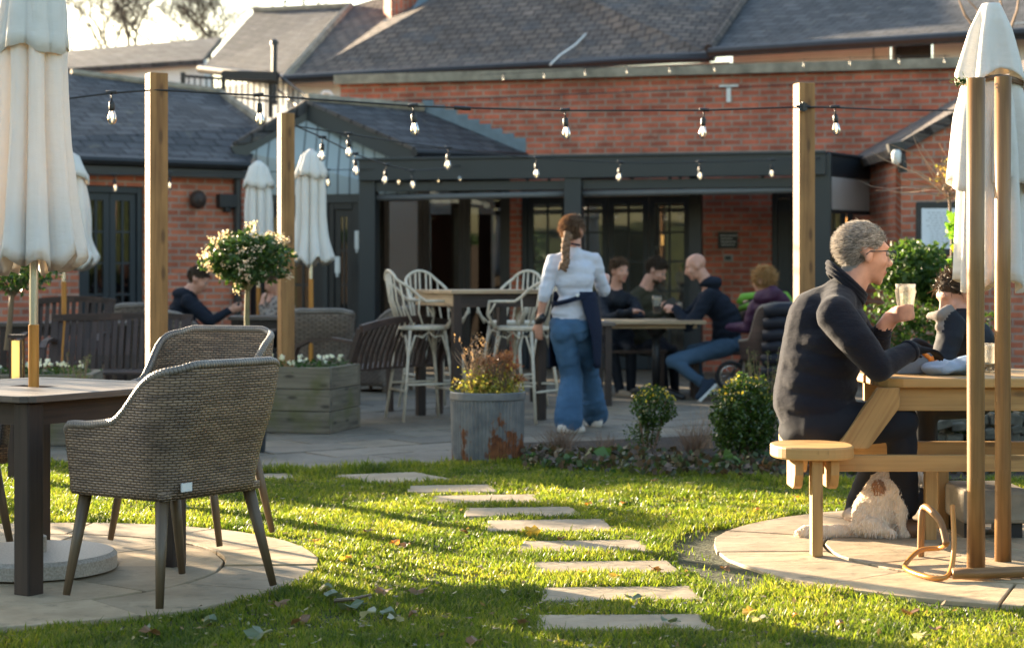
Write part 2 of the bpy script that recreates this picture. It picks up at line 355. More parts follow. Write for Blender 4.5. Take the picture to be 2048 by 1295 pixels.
# main patio: irregular coursed slabs laid diagonally
def slab_field(mb, poly_in, ang, x0, x1, y0, y1, z0=-.05, z1=0.0, gap=.02):
    ca, sa = math.cos(ang), math.sin(ang); v = y0
    while v < y1:
        h = random.choice((.28, .45, .6, .6)); u = x0 + random.uniform(-.5, 0)
        while u < x1:
            w = random.choice((.45, .6, .9, .9, .75)); q = [(u + gap / 2, v + gap / 2), (u + w - gap / 2, v + gap / 2), (u + w - gap / 2, v + h - gap / 2), (u + gap / 2, v + h - gap / 2)]
            q = [(a * ca - b * sa, a * sa + b * ca) for a, b in q]; cx = sum(p[0] for p in q) / 4; cy = sum(p[1] for p in q) / 4
            if poly_in(cx, cy):
                dz = random.uniform(-.004, .003); mb.prism([(a + random.uniform(-.004, .004), b + random.uniform(-.004, .004)) for a, b in q], z0, z1 + dz)
            u += w
        v += h
pm = MB(); slab_field(pm, lambda x, y: y > 10 and y < 26 and abs(x) < 9.5, math.radians(37), -25, 35, -10, 35)
tag(pm.build('patio', MT['stone'], world=False, bevel=.006), kind='structure')
def circle(name, c, radii, counts, ph):
    mb = MB(); prev = 0.02
    for r, n, p in zip(radii, counts, ph):
        cuts = [p + 2 * math.pi * (k + random.uniform(-.12, .12)) / n for k in range(n)]; cuts.append(cuts[0] + 2 * math.pi)
        for a, b in zip(cuts, cuts[1:]):
            g = .006; st = max(3, int((b - a) / .12)); rin = prev + g; ro = r - g; jit = random.uniform(-.008, .01)
            out = [(c[0] + (ro + jit + .006 * math.sin(i * 2.1)) * math.cos(a + g / ro + (b - a - 2 * g / ro) * i / st), c[1] + (ro + jit) * math.sin(a + g / ro + (b - a - 2 * g / ro) * i / st)) for i in range(st + 1)]
            inn = [(c[0] + rin * math.cos(a + g / rin * (rin > .1) + (b - a - 2 * g / rin * (rin > .1)) * i / st), c[1] + rin * math.sin(a + g / rin * (rin > .1) + (b - a - 2 * g / rin * (rin > .1)) * i / st)) for i in range(st, -1, -1)]
            mb.prism(out + inn, -.03, .022 + random.uniform(-.003, .004))
        prev = r
    tag(mb.build(name, MT['stone2'], world=False, bevel=.004), kind='structure')
circle('paved_circle_under_wicker_chairs', CL, (.5, .93, RL), (4, 9, 13), (.3, .1, .5))
circle('paved_circle_under_picnic_table', CR, (.42, .92, RR), (4, 8, 12), (.2, .5, .1))
# lawn outline (front edge of the patio / flower bed)
edge_px = [(-700, 918), (0, 925), (250, 936), (500, 945), (700, 944), (830, 935), (900, 927), (1050, 925), (1200, 936), (1400, 950), (1560, 965), (1750, 968), (2048, 962), (2700, 955)]
edge = [G(a, b) for a, b in edge_px]
def edgeY(x):
    for a, b in zip(edge, edge[1:]):
        if a.x <= x <= b.x: return a.y + (b.y - a.y) * (x - a.x) / (b.x - a.x)
    return edge[0].y if x < edge[0].x else edge[-1].y
lawn = MB(); lawn.prism([(-6, 3.2), (6, 3.2)] + [(p.x, p.y) for p in reversed(edge)], -.05, .006)
MT['lawn'] = plain('turf_earth', (.05, .055, .018), .95, .6, scale=14, bmp=.8, bscale=50, bdist=.02)
tag(lawn.build('lawn', MT['lawn'], world=False), kind='structure')
bed_front = [(1040, 926), (1200, 936), (1400, 950), (1560, 965), (1900, 968), (2300, 962)]
bed_back = [(2300, 850), (1900, 852), (1700, 862), (1560, 868), (1400, 878), (1200, 888), (1040, 893)]
bed = MB(); bed.prism([(G(a, b).x, G(a, b).y) for a, b in bed_front + bed_back], -.05, .03)
tag(bed.build('flower_bed', MT['soil'], world=False), kind='structure')
# stepping stones
steps = [(1066, 1423, 1238, 1269), (1079, 1402, 1182, 1209), (1056, 1357, 1130, 1154), (1031, 1300, 1088, 1111), (970, 1226, 1046, 1070), (925, 1162, 1021, 1039), (859, 1083, 996, 1013), (812, 992, 976, 990), (668, 912, 949, 972), (470, 588, 953, 963)]
ords = ['nearest narrow stepping stone at the bottom of the picture', 'second stepping stone up the lawn, with a grey leaf lying on it', 'third stepping stone from the bottom of the picture', 'fourth stepping stone from the bottom of the picture', 'fifth stepping stone up the lawn, with an upright yellow leaf on it',
        'sixth stepping stone up the lawn', 'seventh stepping stone up the lawn, third before the wide slab', 'eighth stepping stone, the small thin one just before the wide slab', 'wide shaded slab where the stepping stone path meets the patio', 'slab set in grass beside the back leg of the wicker chair']
srects = []
for (x0, x1, y0, y1), lb in zip(steps, ords):
    sk = (x1 - x0) * .07; q = [G(x0 + sk * .2, y1), G(x1 + sk * .3, y1 - 1), G(x1 - sk, y0 - 2), G(x0 + sk * .3, y0 + 1)]; c = sum(q, Vector()) / 4
    if y0 == 949: q = [G(750, 974), G(914, 965), G(830, 949), G(672, 955)]
    mb = MB(); pts = []
    for i in range(4):
        for k in range(5):
            p = q[i].lerp(q[(i + 1) % 4], k / 5); pts.append((p.x - c.x + random.uniform(-.006, .006), p.y - c.y + random.uniform(-.006, .006)))
    mb.prism(pts, -.04, .019); o = mb.build('stepping_stone', MT['stone2'], world=False, bevel=.006); o.location = (c.x, c.y, 0)
    tag(o, lb, 'stepping stone', 'stepping stones across the lawn'); srects.append([(p.x, p.y) for p in q])
def inq(x, y, q, m=0.0):
    xs = [p[0] for p in q]; cx = sum(xs) / 4; cy = sum(p[1] for p in q) / 4
    for i in range(4):
        a, b = q[i], q[(i + 1) % 4]; L = math.dist(a, b) + 1e-9
        if ((b[0] - a[0]) * (y - a[1]) - (b[1] - a[1]) * (x - a[0])) / L < m: return False
    return True
def grass_ok(x, y, edge_m=0.0):
    if y > edgeY(x) + edge_m: return False
    wob = .03 * math.sin(x * 9) + .02 * math.sin(y * 13)
    if in_circ(x, y, CL, RL + .005 + wob * .4) or in_circ(x, y, CR, RR + .03 + wob): return False
    if (x - .86) ** 2 / .03 + (y - 7.55) ** 2 / .45 < 1 + wob * 8: return random.random() < .08
    for q in srects:
        if inq(x, y, q, .012 + .03 * max(0, noise.noise(Vector((x * 14, y * 14, 5))))): return False
    return True
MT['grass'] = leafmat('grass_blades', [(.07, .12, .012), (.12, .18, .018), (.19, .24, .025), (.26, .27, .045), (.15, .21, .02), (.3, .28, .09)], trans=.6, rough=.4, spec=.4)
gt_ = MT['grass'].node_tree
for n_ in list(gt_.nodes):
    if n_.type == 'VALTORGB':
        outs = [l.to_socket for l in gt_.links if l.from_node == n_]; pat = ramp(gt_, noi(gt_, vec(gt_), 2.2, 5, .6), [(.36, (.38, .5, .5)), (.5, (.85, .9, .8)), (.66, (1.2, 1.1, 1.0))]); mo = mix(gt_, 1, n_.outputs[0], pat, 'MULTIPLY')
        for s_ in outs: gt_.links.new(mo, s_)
pts = []
Yd = 5.35
NB = 150000
xs = np.random.uniform(-.315, .315, NB * 2); u = np.random.uniform(0, 1, NB * 2)
ys = 5.3 + (11.6 - 5.3) * u ** 1.0
for a, y in zip(xs, ys):
    x = a * y
    if random.random() > 1.25 - .055 * y * 0: continue
    if grass_ok(x, y, .02): pts.append((x, y))
    if len(pts) >= 200000: break
R = np.array(pts); n = len(R)
clump = np.array([noise.noise(Vector((x * 1.7, y * 1.7, 0))) + .6 * noise.noise(Vector((x * 7, y * 7, 3))) for x, y in R])
hgt = (.018 + .014 * np.random.rand(n)) * (1 + .8 * clump) + (np.random.rand(n) < .02) * .02
# longer at the patio edge
hgt *= 1 + .5 * np.array([1.0 if y > edgeY(x) - .25 else 0.0 for x, y in R])
ang = np.random.uniform(0, 2 * np.pi, n); lean = np.random.uniform(.2, 1.1, n) * hgt; wd = np.random.uniform(.0016, .0032, n) * (1 + (R[:, 1] - 6) * .12)
dx, dy = np.cos(ang), np.sin(ang); sx, sy = -dy * wd, dx * wd
z0 = np.full(n, .004)
def st(x, y, z): return np.stack([x, y, z], 1)
V = np.stack([st(R[:, 0] - sx, R[:, 1] - sy, z0), st(R[:, 0] + sx, R[:, 1] + sy, z0),
              st(R[:, 0] + dx * lean * .35 + sx * .8, R[:, 1] + dy * lean * .35 + sy * .8, z0 + hgt * .62), st(R[:, 0] + dx * lean * .35 - sx * .8, R[:, 1] + dy * lean * .35 - sy * .8, z0 + hgt * .62),
              st(R[:, 0] + dx * lean + sx * .1, R[:, 1] + dy * lean + sy * .1, z0 + hgt), st(R[:, 0] + dx * lean - sx * .1, R[:, 1] + dy * lean - sy * .1, z0 + hgt)], 1).reshape(-1, 3)
b0 = (np.arange(n) * 6)[:, None]; Fc = np.concatenate([b0 + [0, 1, 2, 3], b0 + [3, 2, 4, 5]], 0)
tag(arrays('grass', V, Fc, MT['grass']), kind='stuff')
# daylight litter: clover tufts and dead bits too many to count
dd = [(x, y) for x, y in ((random.uniform(-.3, .3) * (yy), yy) for yy in np.random.uniform(5.4, 11.3, 3600)) if grass_ok(x, y)]
MT['litter'] = leafmat('leaf_litter', [(.2, .12, .05), (.35, .25, .12), (.12, .06, .03), (.3, .3, .2), (.4, .3, .1)], trans=.25)
tag(leaves('grass_litter', [(x, y, random.uniform(.012, .035)) for x, y in dd], .026, MT['litter'], flat=.7), kind='stuff')
# fallen leaves: lobed curled leaves lying on the lawn
def leaf_mesh(mb, c, s, rz, tilt):
    k = 14; out = []; R_ = Matrix.Rotation(rz, 3, 'Z') @ Matrix.Rotation(tilt, 3, 'X')
    for i in range(k):
        a = 2 * math.pi * i / k; r = s * (.5 + .5 * abs(math.cos(2.5 * a / 1.0))) * (.8 + .3 * random.random())
        out.append(R_ @ Vector((r * math.cos(a), r * .75 * math.sin(a), .25 * s * math.cos(2 * a) + .1 * s * random.random())))
    mb.add([Vector(c)] + [Vector(c) + o for o in out], [(0, 1 + i, 1 + (i + 1) % k) for i in range(k)])
    mb.tube([Vector(c) + R_ @ Vector((-s * 1.3, 0, -.0)), Vector(c)], .0015, 4)
lc = {'yellow': leafmat('yellow_leaf', [(.65, .38, .04), (.7, .45, .08)], .4), 'brown': leafmat('brown_leaf', [(.17, .09, .045), (.24, .13, .06)], .2),
      'orange': leafmat('orange_leaf', [(.55, .2, .04), (.5, .25, .06)], .35), 'pale': leafmat('pale_leaf', [(.5, .45, .32), (.4, .4, .28)], .3), 'green': leafmat('grey_green_leaf', [(.12, .16, .08), (.17, .2, .12)], .2)}
spots = [(1065, 1062, 'yellow', .045, 1.2), (1265, 1192, 'green', .04, .1), (1335, 1238, 'green', .04, .3), (632, 1080, 'yellow', .03, .4), (690, 1115, 'yellow', .035, .4), (790, 1083, 'orange', .03, .5), (812, 1088, 'brown', .03, .3),
         (735, 1060, 'brown', .03, .2), (928, 1062, 'brown', .03, .5), (1122, 1075, 'brown', .025, .4), (1165, 1141, 'orange', .02, .4), (1232, 1150, 'yellow', .035, .2), (1308, 1136, 'brown', .035, .8), (768, 1180, 'brown', .045, .3), (835, 1180, 'brown', .04, .2),
         (780, 1225, 'green', .05, .3), (700, 1210, 'green', .06, .2), (735, 1225, 'pale', .05, .5), (670, 1190, 'green', .06, .4), (652, 1175, 'green', .05, .3), (790, 1235, 'pale', .04, .4), (825, 1226, 'brown', .03, .4), (950, 1280, 'brown', .04, .2), (1040, 1240, 'brown', .03, .7),
         (1010, 1180, 'pale', .02, .3), (1310, 960, 'orange', .025, .6), (1382, 966, 'pale', .03, .9), (1176, 1006, 'orange', .025, .5), (1244, 1006, 'orange', .03, .6), (1204, 1000, 'pale', .03, .7), (1592, 992, 'orange', .02, .5), (1512, 1018, 'orange', .03, .4), (1500, 1222, 'yellow', .04, .5), (1516, 1235, 'pale', .035, .5),
         (1820, 1222, 'brown', .04, .4), (1590, 1228, 'orange', .02, .4), (1680, 1245, 'brown', .03, .3), (1840, 1270, 'pale', .035, .9), (1870, 1255, 'brown', .03, .3), (1730, 1240, 'pale', .02, .5), (1450, 1135, 'brown', .03, .3), (560, 1205, 'brown', .04, .3), (300, 1262, 'brown', .05, .3), (420, 1240, 'green', .05, .3), (600, 1240, 'brown', .05, .2), (520, 1265, 'green', .06, .3)]
for px, py, cn, s, tl in spots:
    c = G(px, py, .035); mb = MB(); leaf_mesh(mb, (0, 0, 0), s, random.uniform(0, 6), tl); o = mb.build('fallen_leaf', lc[cn], world=False, smooth=False); o.location = c
    nm = {'yellow': 'bright yellow', 'brown': 'dry brown', 'orange': 'orange', 'pale': 'pale bleached', 'green': 'limp grey green'}[cn]
    tag(o, nm + ' fallen leaf lying on the lawn or its stones', 'leaf', nm + ' leaves fallen on the lawn')
tw = thing('fallen_twig', G(700, 1196, .03), 'broken pale stick lying in the shaded grass by the near chair', 'twig')
mb = MB(); mb.tube([G(668, 1200, .03), G(705, 1197, .035), (G(742, 1188, .045))], [.008, .007, .004], 6); mb.tube([G(705, 1197, .035), G(722, 1204, .04)], [.004, .002], 5); mb.build('stick', MT['oak'], tw)
# tufts of taller weeds
def tuft(name, label, c, n, h, spread, mat, cat='grass tuft', group=None):
    L = []
    for i in range(n):
        a = random.uniform(0, 6.28); r = random.uniform(0, spread) * .3; p = Vector((c[0] + r * math.cos(a), c[1] + r * math.sin(a), c[2])); hh = h * random.uniform(.5, 1)
        q = p + Vector((math.cos(a) * spread * .5, math.sin(a) * spread * .5, hh * .7)); e = p + Vector((math.cos(a) * spread, math.sin(a) * spread, hh)); L.append([p, q, e])
    o = ribbons(name, [[tuple(p) for p in l] for l in L], .006, mat)
    return tag(o, label, cat, group)
tuft('grass_tuft', 'tall tuft of grass at the edge of the patio by the big slab', G(588, 968), 18, .1, .05, MT['grass'])

# ------------------------------------------------------------------ buildings
BX = lambda x: (x, 22.7 - .249 * x)                      # ground line of the big brick wall
BU = Vector((1, -.249, 0)).normalized()
def wall_t(px, base, u):
    """distance along the wall line (base + u t) seen at picture column px"""
    k = (px - CX) / F; return (k * base[1] - base[0]) / (u[0] - k * u[1])
W0 = BX(-2.22)
def wt(px): return wall_t(px, W0, BU)
def wp(t, z, out=0.0): return Vector((W0[0] + BU.x * t, W0[1] + BU.y * t, z)) + Vector((BU.y, -BU.x, 0)) * out
def rot_of(u): return Matrix.Rotation(math.atan2(u[1], u[0]), 3, 'Z')
brick_b = thing('brick_extension', wp(0, 0), 'long flat roofed red brick extension behind the pergola, with dark glazed doors', 'building')
holes = [(wt(752), wt(1020), 0, 2.42), (wt(1042), wt(1390), 0, 2.25), (wt(1543), wt(1592), 0, 2.2), (wt(1630), wt(1806), 0, 2.25)]
mb = MB(); mb.wall(W0, BU, wt(1960), 0, 3.64, .25, holes); mb.build('wall', MT['brick'], brick_b)
mb = MB(); mb.beam(wp(-.05, 3.70, -.1), wp(wt(1960) + .05, 3.70, -.1), .42, .12); mb.build('coping', MT['coping'], brick_b)
# dark room behind the doors
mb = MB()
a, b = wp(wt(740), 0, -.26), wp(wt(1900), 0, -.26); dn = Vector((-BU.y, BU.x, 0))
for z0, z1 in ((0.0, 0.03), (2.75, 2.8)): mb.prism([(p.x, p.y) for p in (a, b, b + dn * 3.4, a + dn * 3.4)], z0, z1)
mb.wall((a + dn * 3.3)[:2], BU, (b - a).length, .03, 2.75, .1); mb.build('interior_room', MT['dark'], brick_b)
lampm, t_, b_ = nt('warm_lamp'); b_.inputs['Emission Color'].default_value = (1, .42, .1, 1); b_.inputs['Emission Strength'].default_value = 1.0
for px, py, s in ((1690, 442, .16), (1640, 462, .16), (1645, 500, .12), (1760, 440, .12), (1325, 478, .05)):
    Yb = 23.3 if px > 1500 else 23.6; p = P(px, py, Yb); mb = MB(); mb.lathe([(.02, .05), (s * .3, -.05), (s * .36, -.08)], p, 12); mb.build('hanging_lamp', lampm, brick_b, smooth=True)
for px, w in ((1660, .6), (1740, .5), (900, .5), (960, .3)):
    p = P(px, 560, 24.2); shelf = MB(); shelf.box((p.x, p.y, 1.0), (w, .3, 2.0)); shelf.build('cabinet', MT['bench'], brick_b)
def door_unit(parent, org, u, t0, t1, z1, panels, rows, mat=None, inset=.06, name='door', z0=0.0, cols=2):
    mat = mat or MT['teal']; u = Vector((u[0], u[1], 0)); nb = Vector((-u.y, u.x, 0)); o = Vector((org[0], org[1], 0)); fr = MB(); R_ = rot_of(u)
    def bx(a, b, c, d, y0, th): fr.box(o + u * ((a + b) / 2) + nb * (y0 + th / 2) + Vector((0, 0, (c + d) / 2)), (b - a, th, d - c), R_)
    bx(t0 + .002, t0 + .07, z0, z1 - .002, inset - .03, .1); bx(t1 - .07, t1 - .002, z0, z1 - .002, inset - .03, .1); bx(t0 + .072, t1 - .072, z1 - .08, z1 - .002, inset - .032, .1)
    f = fr.build('door_frame' if name == 'door' else 'window_frame', mat, parent, bevel=.004); w = (t1 - t0 - .14) / panels
    for k in range(panels):
        a = t0 + .07 + k * w; b = a + w; fr = MB(); s = .075
        bx(a + .004, a + s, z0 + .02, z1 - .085, inset, .05); bx(b - s, b - .004, z0 + .02, z1 - .085, inset, .05)
        bx(a + s, b - s, z0 + .02, z0 + .26, inset + .001, .048); bx(a + s, b - s, z1 - .165, z1 - .085, inset + .001, .048)
        for i in range(1, rows): z = z0 + .26 + (z1 - .165 - z0 - .26) * i / rows; bx(a + s, b - s, z - .012, z + .012, inset + .008, .03)
        for i in range(1, cols): x = a + s + (b - a - 2 * s) * i / cols; bx(x - .012, x + .012, z0 + .26, z1 - .165, inset + .005, .036)
        d = fr.build(name, mat, parent); fr = MB(); bx(a + s, b - s, z0 + .26, z1 - .165, inset + .02, .008); fr.build('pane', MT['glass'], d)
    return f
door_unit(brick_b, W0, BU, wt(1042), wt(1390), 2.25, 4, 5); door_unit(brick_b, W0, BU, wt(1543), wt(1592), 2.2, 1, 5)
door_unit(brick_b, W0, BU, wt(1630), wt(1806), 2.25, 3, 5)
# glazed screen with timber posts (left bay)
door_unit(brick_b, W0, BU, wt(752), wt(1020), 2.42, 3, 1, MT['black'], cols=1)
mb = MB()
for px in (902, 992): mb.box(wp(wt(px), 1.2, -.32), (.16, .1, 2.4), rot_of(BU))
mb.build('timber_post', MT['bench'], brick_b)
# small fixings
sg = MB(); sg.box(wp(wt(1456), 1.2 + (548 - 481) / F * 22.3, .02), (.24, .03, .2), rot_of(BU)); sign = sg.build('wall_sign', MT['black'], None); tag(sign, 'small black notice with white lettering fixed to the brick between doors', 'sign')
sign.location = (0, 0, 0)
mt_wp = plain('white_paint', (.75, .75, .72), .5, .05)
def textlines(parent, c, u, w, h, rows, mat, th=.003, size=.012):
    mb = MB(); R_ = rot_of(u)
    for r in range(rows):
        z = h / 2 - h * (r + .5) / rows; x = -w / 2 * random.uniform(.6, .95); end = w / 2 * random.uniform(.6, .95)
        while x < end:
            l = random.uniform(.02, .05) * w / .24 * .7; mb.box(Vector(c) + Vector((u[0], u[1], 0)) * (x + l / 2) + Vector((0, 0, z)), (l, th, size), R_); x += l + .012 * w / .24
    return mb.build('lettering', mat, parent)
textlines(sign, wp(wt(1456), 1.2 + (548 - 481) / F * 22.3, .037), BU, .2, .15, 4, mt_wp)
o = MB().box(wp(wt(1457), 1.2 + (548 - 516) / F * 22.3, .02), (.12, .04, .09), rot_of(BU)); e = o.build('door_entry_panel', plain('grey_plastic', (.35, .33, .3), .5), None, bevel=.01); tag(e, 'little grey entry panel under the black notice on the brick', 'entry panel')
o = MB().box(wp(wt(1457), 1.2 + (548 - 516) / F * 22.3, .045), (.07, .01, .045), rot_of(BU)); o.build('speaker_grille', MT['black'], e)
o = MB().box(wp(wt(1453), 1.2 + (548 - 380) / F * 22.3, .04), (.1, .08, .09), rot_of(BU)); e = o.build('junction_box', mt_wp, None, bevel=.01); tag(e, 'white plastic box on the brick above the black notice', 'junction box')
e = thing('tee_bracket', wp(wt(1458), 2.1 + 1.2, .0), 'white T shaped cable bracket high on the brick wall', 'bracket')
mb = MB(); mb.box(wp(wt(1458), 1.2 + (548 - 193) / F * 22.3, .03), (.05, .05, .2), rot_of(BU)); mb.box(wp(wt(1458), 1.2 + (548 - 177) / F * 22.3, .03), (.23, .05, .02), rot_of(BU)); mb.build('bracket_arm', mt_wp, e)
# ------------ left building with slate roof
d1 = Vector((.79, .61, 0)).normalized()
LA = P(465, 548, 21.3); L0 = Vector((LA.x, LA.y, 0)) - d1 * 7.0          # wall line from left to the corner at px 465
lb = thing('slate_roofed_wing', L0, 'low brick wing with grey slate roof and dark french doors on the left', 'building')
def lt(px): return wall_t(px, L0, d1)
mb = MB(); lh = [(lt(158), lt(288), 0, 2.2)]; mb.wall(L0, d1, lt(500), 0, 2.46, .25, lh); mb.build('wall', MT['brickl'], lb)
door_unit(lb, L0, d1, lt(158), lt(288), 2.2, 2, 5)
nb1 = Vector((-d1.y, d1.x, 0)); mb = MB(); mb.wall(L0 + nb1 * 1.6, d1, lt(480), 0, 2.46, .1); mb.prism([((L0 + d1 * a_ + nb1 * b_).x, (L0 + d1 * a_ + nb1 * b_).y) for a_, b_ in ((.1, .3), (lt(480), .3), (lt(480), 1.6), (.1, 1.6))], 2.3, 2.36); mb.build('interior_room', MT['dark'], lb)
ev0 = L0 - nb1 * .25; A = P(150, 314, (L0 + d1 * lt(150)).y - .2); B = P(500, 327, (L0 + d1 * lt(500)).y - .15)
ud = (B - A).normalized(); A2 = A - ud * 3.2
mb = MB(); mb.plate([A2, B, P(525, 245, 22.6), P(441, 186, 24.3), P(142, 147, 23.3) , P(142, 147, 23.3) + (P(142, 147, 23.3) - P(441, 186, 24.3)) * .9], .06, ud); rf = mb.build('roof', MT['slate'], lb)
mb = MB(); mb.beam(A2 + Vector((0, 0, -.1)), B + Vector((0, 0, -.1)), .05, .16); mb.tube([A2 + Vector((0, -.07, -.03)), B + Vector((0, -.07, -.03))], .055, 8); mb.build('gutter', MT['black'], lb)
mb = MB(); mb.tube([P(142, 146, 23.3), P(441, 185, 24.3), P(525, 243, 22.6)], .06, 6); mb.build('ridge_tile', MT['coping'], lb)
mb = MB(); mb.plate([P(440, 222, 23.6), P(505, 238, 23.4), P(545, 262, 23.2), P(440, 262, 23.6)], .1); mb.build('gable_brick', MT['brickl'], lb)
for px, py, w, h, nm, lab in ((390, 399, .12, .2, 'wall_light', 'round brown bulkhead light on the brick by the french doors'), (450, 402, .24, .16, 'floodlight', 'dark rectangular floodlight on the brick near the downpipe')):
    q = L0 + d1 * lt(px) - nb1 * .05; q.z = P(px, py, q.y).z; mb = MB()
    if nm == 'wall_light': mb.lathe([(.1, 0), (.11, .03), (.08, .08), (.02, .1)], (0, 0, 0), 16); R_ = rot_of(d1) @ Matrix.Rotation(math.pi / 2, 3, 'X'); mb.v = [tuple(R_ @ Vector(v)) for v in mb.v]
    else: mb.box((0, 0, 0), (w, .1, h), rot_of(d1)); mb.box((0, 0, -h * .62), (w * .3, .06, .06), rot_of(d1))
    o = mb.build(nm, MT['bench'] if nm == 'wall_light' else MT['black'], None, world=False, bevel=.008); o.location = q; tag(o, lab, 'light')
mb = MB(); q = L0 + d1 * lt(470) - nb1 * .06; mb.tube([q + Vector((0, 0, .1)), q + Vector((0, 0, 2.35))], .045, 8); mb.build('downpipe', MT['black'], lb)
# unseen barn added out of frame on the left to shade the patio
nb_ = thing('added_barn', (-14, 24, 0), 'unseen long barn added beyond the left edge to shade the patio', 'building')
mb = MB(); mb.wall((-19, 22.5), (1, 0), 10.3, 0, 2.3, .25); mb.wall((-19, 26.5), (1, 0), 10.3, 0, 2.3, .25); mb.build('wall', MT['brickl'], nb_)
mb = MB(); mb.plate([(-19.2, 22.2, 2.2), (-8.6, 22.2, 2.2), (-8.6, 24.5, 3.92), (-19.2, 24.5, 3.92)], .06); mb.plate([(-8.6, 26.8, 2.2), (-19.2, 26.8, 2.2), (-19.2, 24.5, 3.92), (-8.6, 24.5, 3.92)], .06); mb.build('roof', MT['slate'], nb_)
mb = MB(); mb.plate([(-8.75, 22.3, 0), (-8.75, 26.7, 0), (-8.75, 26.7, 2.25), (-8.75, 24.5, 3.6), (-8.75, 22.3, 2.25)], .2); mb.build('gable', MT['brickl'], nb_)
# ------------ boarded gable porch
pb = thing('boarded_porch', P(615, 548, 22) * 1, 'pale teal boarded gable porch with slate roof joining the brick wall', 'building'); pb.location.z = 0
ap, gl, gr = P(615, 209, 22), P(470, 294, 21.62), P(830, 303, 21.2)
gm = nt('teal_boards'); m_, t_, b_ = gm; wv = N(t_, 'TexWave'); wv.bands_direction = 'X'; wv.inputs['Scale'].default_value = 2.2; wv.inputs['Distortion'].default_value = 0; t_.links.new(vec(t_, 'Object'), wv.inputs[0])
t_.links.new(mix(t_, .8, ramp(t_, wv.outputs['Fac'], [(.02, (.3, .3, .3)), (.09, (1, 1, 1))]), (.15, .215, .225), 'MULTIPLY'), b_.inputs['Base Color']); b_.inputs['Roughness'].default_value = .6
gz = 2.15; mb = MB(); mb.plate([Vector((gl.x + .15, gl.y, gz)), Vector((gr.x, gr.y, gz)), gr + Vector((0, 0, -.05)), ap + Vector((0, 0, -.08)), gl + Vector((.15, 0, -.06))], .12); mb.build('boarding', m_, pb)
mb = MB(); o1 = Vector((.0, -.06, 0))
for a, b in ((ap, gl), (ap, gr)):
    mb.beam(a + o1 + Vector((0, 0, -.09)), b + o1 + Vector((0, 0, -.09)), .06, .2)
mb.build('bargeboard', MT['anth'], pb)
mb = MB(); mb.beam(ap + o1 * 1.5 + Vector((0, 0, .03)), gr + o1 * 1.5 + Vector((0, 0, .03)), .09, .04); mb.beam(ap + o1 * 1.5 + Vector((0, 0, .03)), gl + o1 * 1.5 + Vector((0, 0, .03)), .09, .04); mb.build('verge', MT['tile'], pb)
rb, eb = P(845, 221, 22.95), P(1052, 306, 22.62); mb = MB(); mb.plate([gr + Vector((0, -.1, .05)), eb, rb, ap + Vector((0, -.1, .05))], .05, eb - gr)
lb_ = rb + (gl - ap) * 1.0; mb.plate([ap + Vector((0, -.1, .05)), rb, lb_ + Vector((0, .3, 0)), gl + Vector((0, -.1, .05))], .05, rb - ap); mb.build('roof', MT['slate'], pb)
mb = MB(); mb.tube([ap + Vector((0, -.1, .07)), rb + Vector((0, 0, .04))], .06, 6); mb.build('ridge_tile', MT['coping'], pb)
mb = MB()
for k in range(9):
    a = rb.lerp(eb, k / 9) ; b = rb.lerp(eb, (k + 1) / 9); a = wp(wt(CX + a.x / a.y * F), a.z, .012); b = wp(wt(CX + b.x / b.y * F), b.z, .012); top = a.z + .13
    mb.plate([a, b, Vector((b.x, b.y, top)), Vector((a.x, a.y, top))], .008)
mb.build('stepped_flashing', MT['lead'], pb)
mb = MB(); mb.tube([gr + Vector((0, -.15, -.02)), eb + Vector((0, -.12, -.05))], .05, 8); mb.build('gutter', MT['black'], pb)
gu = (Vector((gr.x, gr.y, 0)) - Vector((gl.x, gl.y, 0))).normalized(); G0 = Vector((gl.x + .15, gl.y, 0))
def gt(px): return wall_t(px, G0, gu)
mb = MB(); mb.wall(G0, gu, gt(752), 0, gz - .002, .2, [(gt(500), gt(645), 0, 2.05), (gt(655), gt(715), 0, 2.05)]); mb.build('wall', MT['anth'], pb)
door_unit(pb, G0, gu, gt(500), gt(645), 2.05, 2, 4, MT['black']); door_unit(pb, G0, gu, gt(655), gt(715), 2.05, 1, 4, MT['black'])
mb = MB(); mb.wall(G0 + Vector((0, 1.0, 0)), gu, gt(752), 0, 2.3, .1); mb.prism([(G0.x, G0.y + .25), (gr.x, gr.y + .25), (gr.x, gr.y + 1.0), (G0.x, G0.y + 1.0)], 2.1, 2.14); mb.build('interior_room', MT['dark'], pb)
for px, py, w, h, lab, c in ((714, 480, .05, .22, 'white hand sanitiser dispenser hanging beside the porch door', 0), (675, 530, .06, .2, 'small white bottle dispenser low on the porch door', 0)):
    Yq = 21.0; o = MB(); p = P(px, py, Yq); o.box((0, 0, 0), (w, .08, h)); o.box((0, -.03, -h * .5 - .02), (w * .5, .05, .04)); e = o.build('dispenser', mt_wp, None, world=False, bevel=.012); e.location = p; tag(e, lab, 'dispenser')
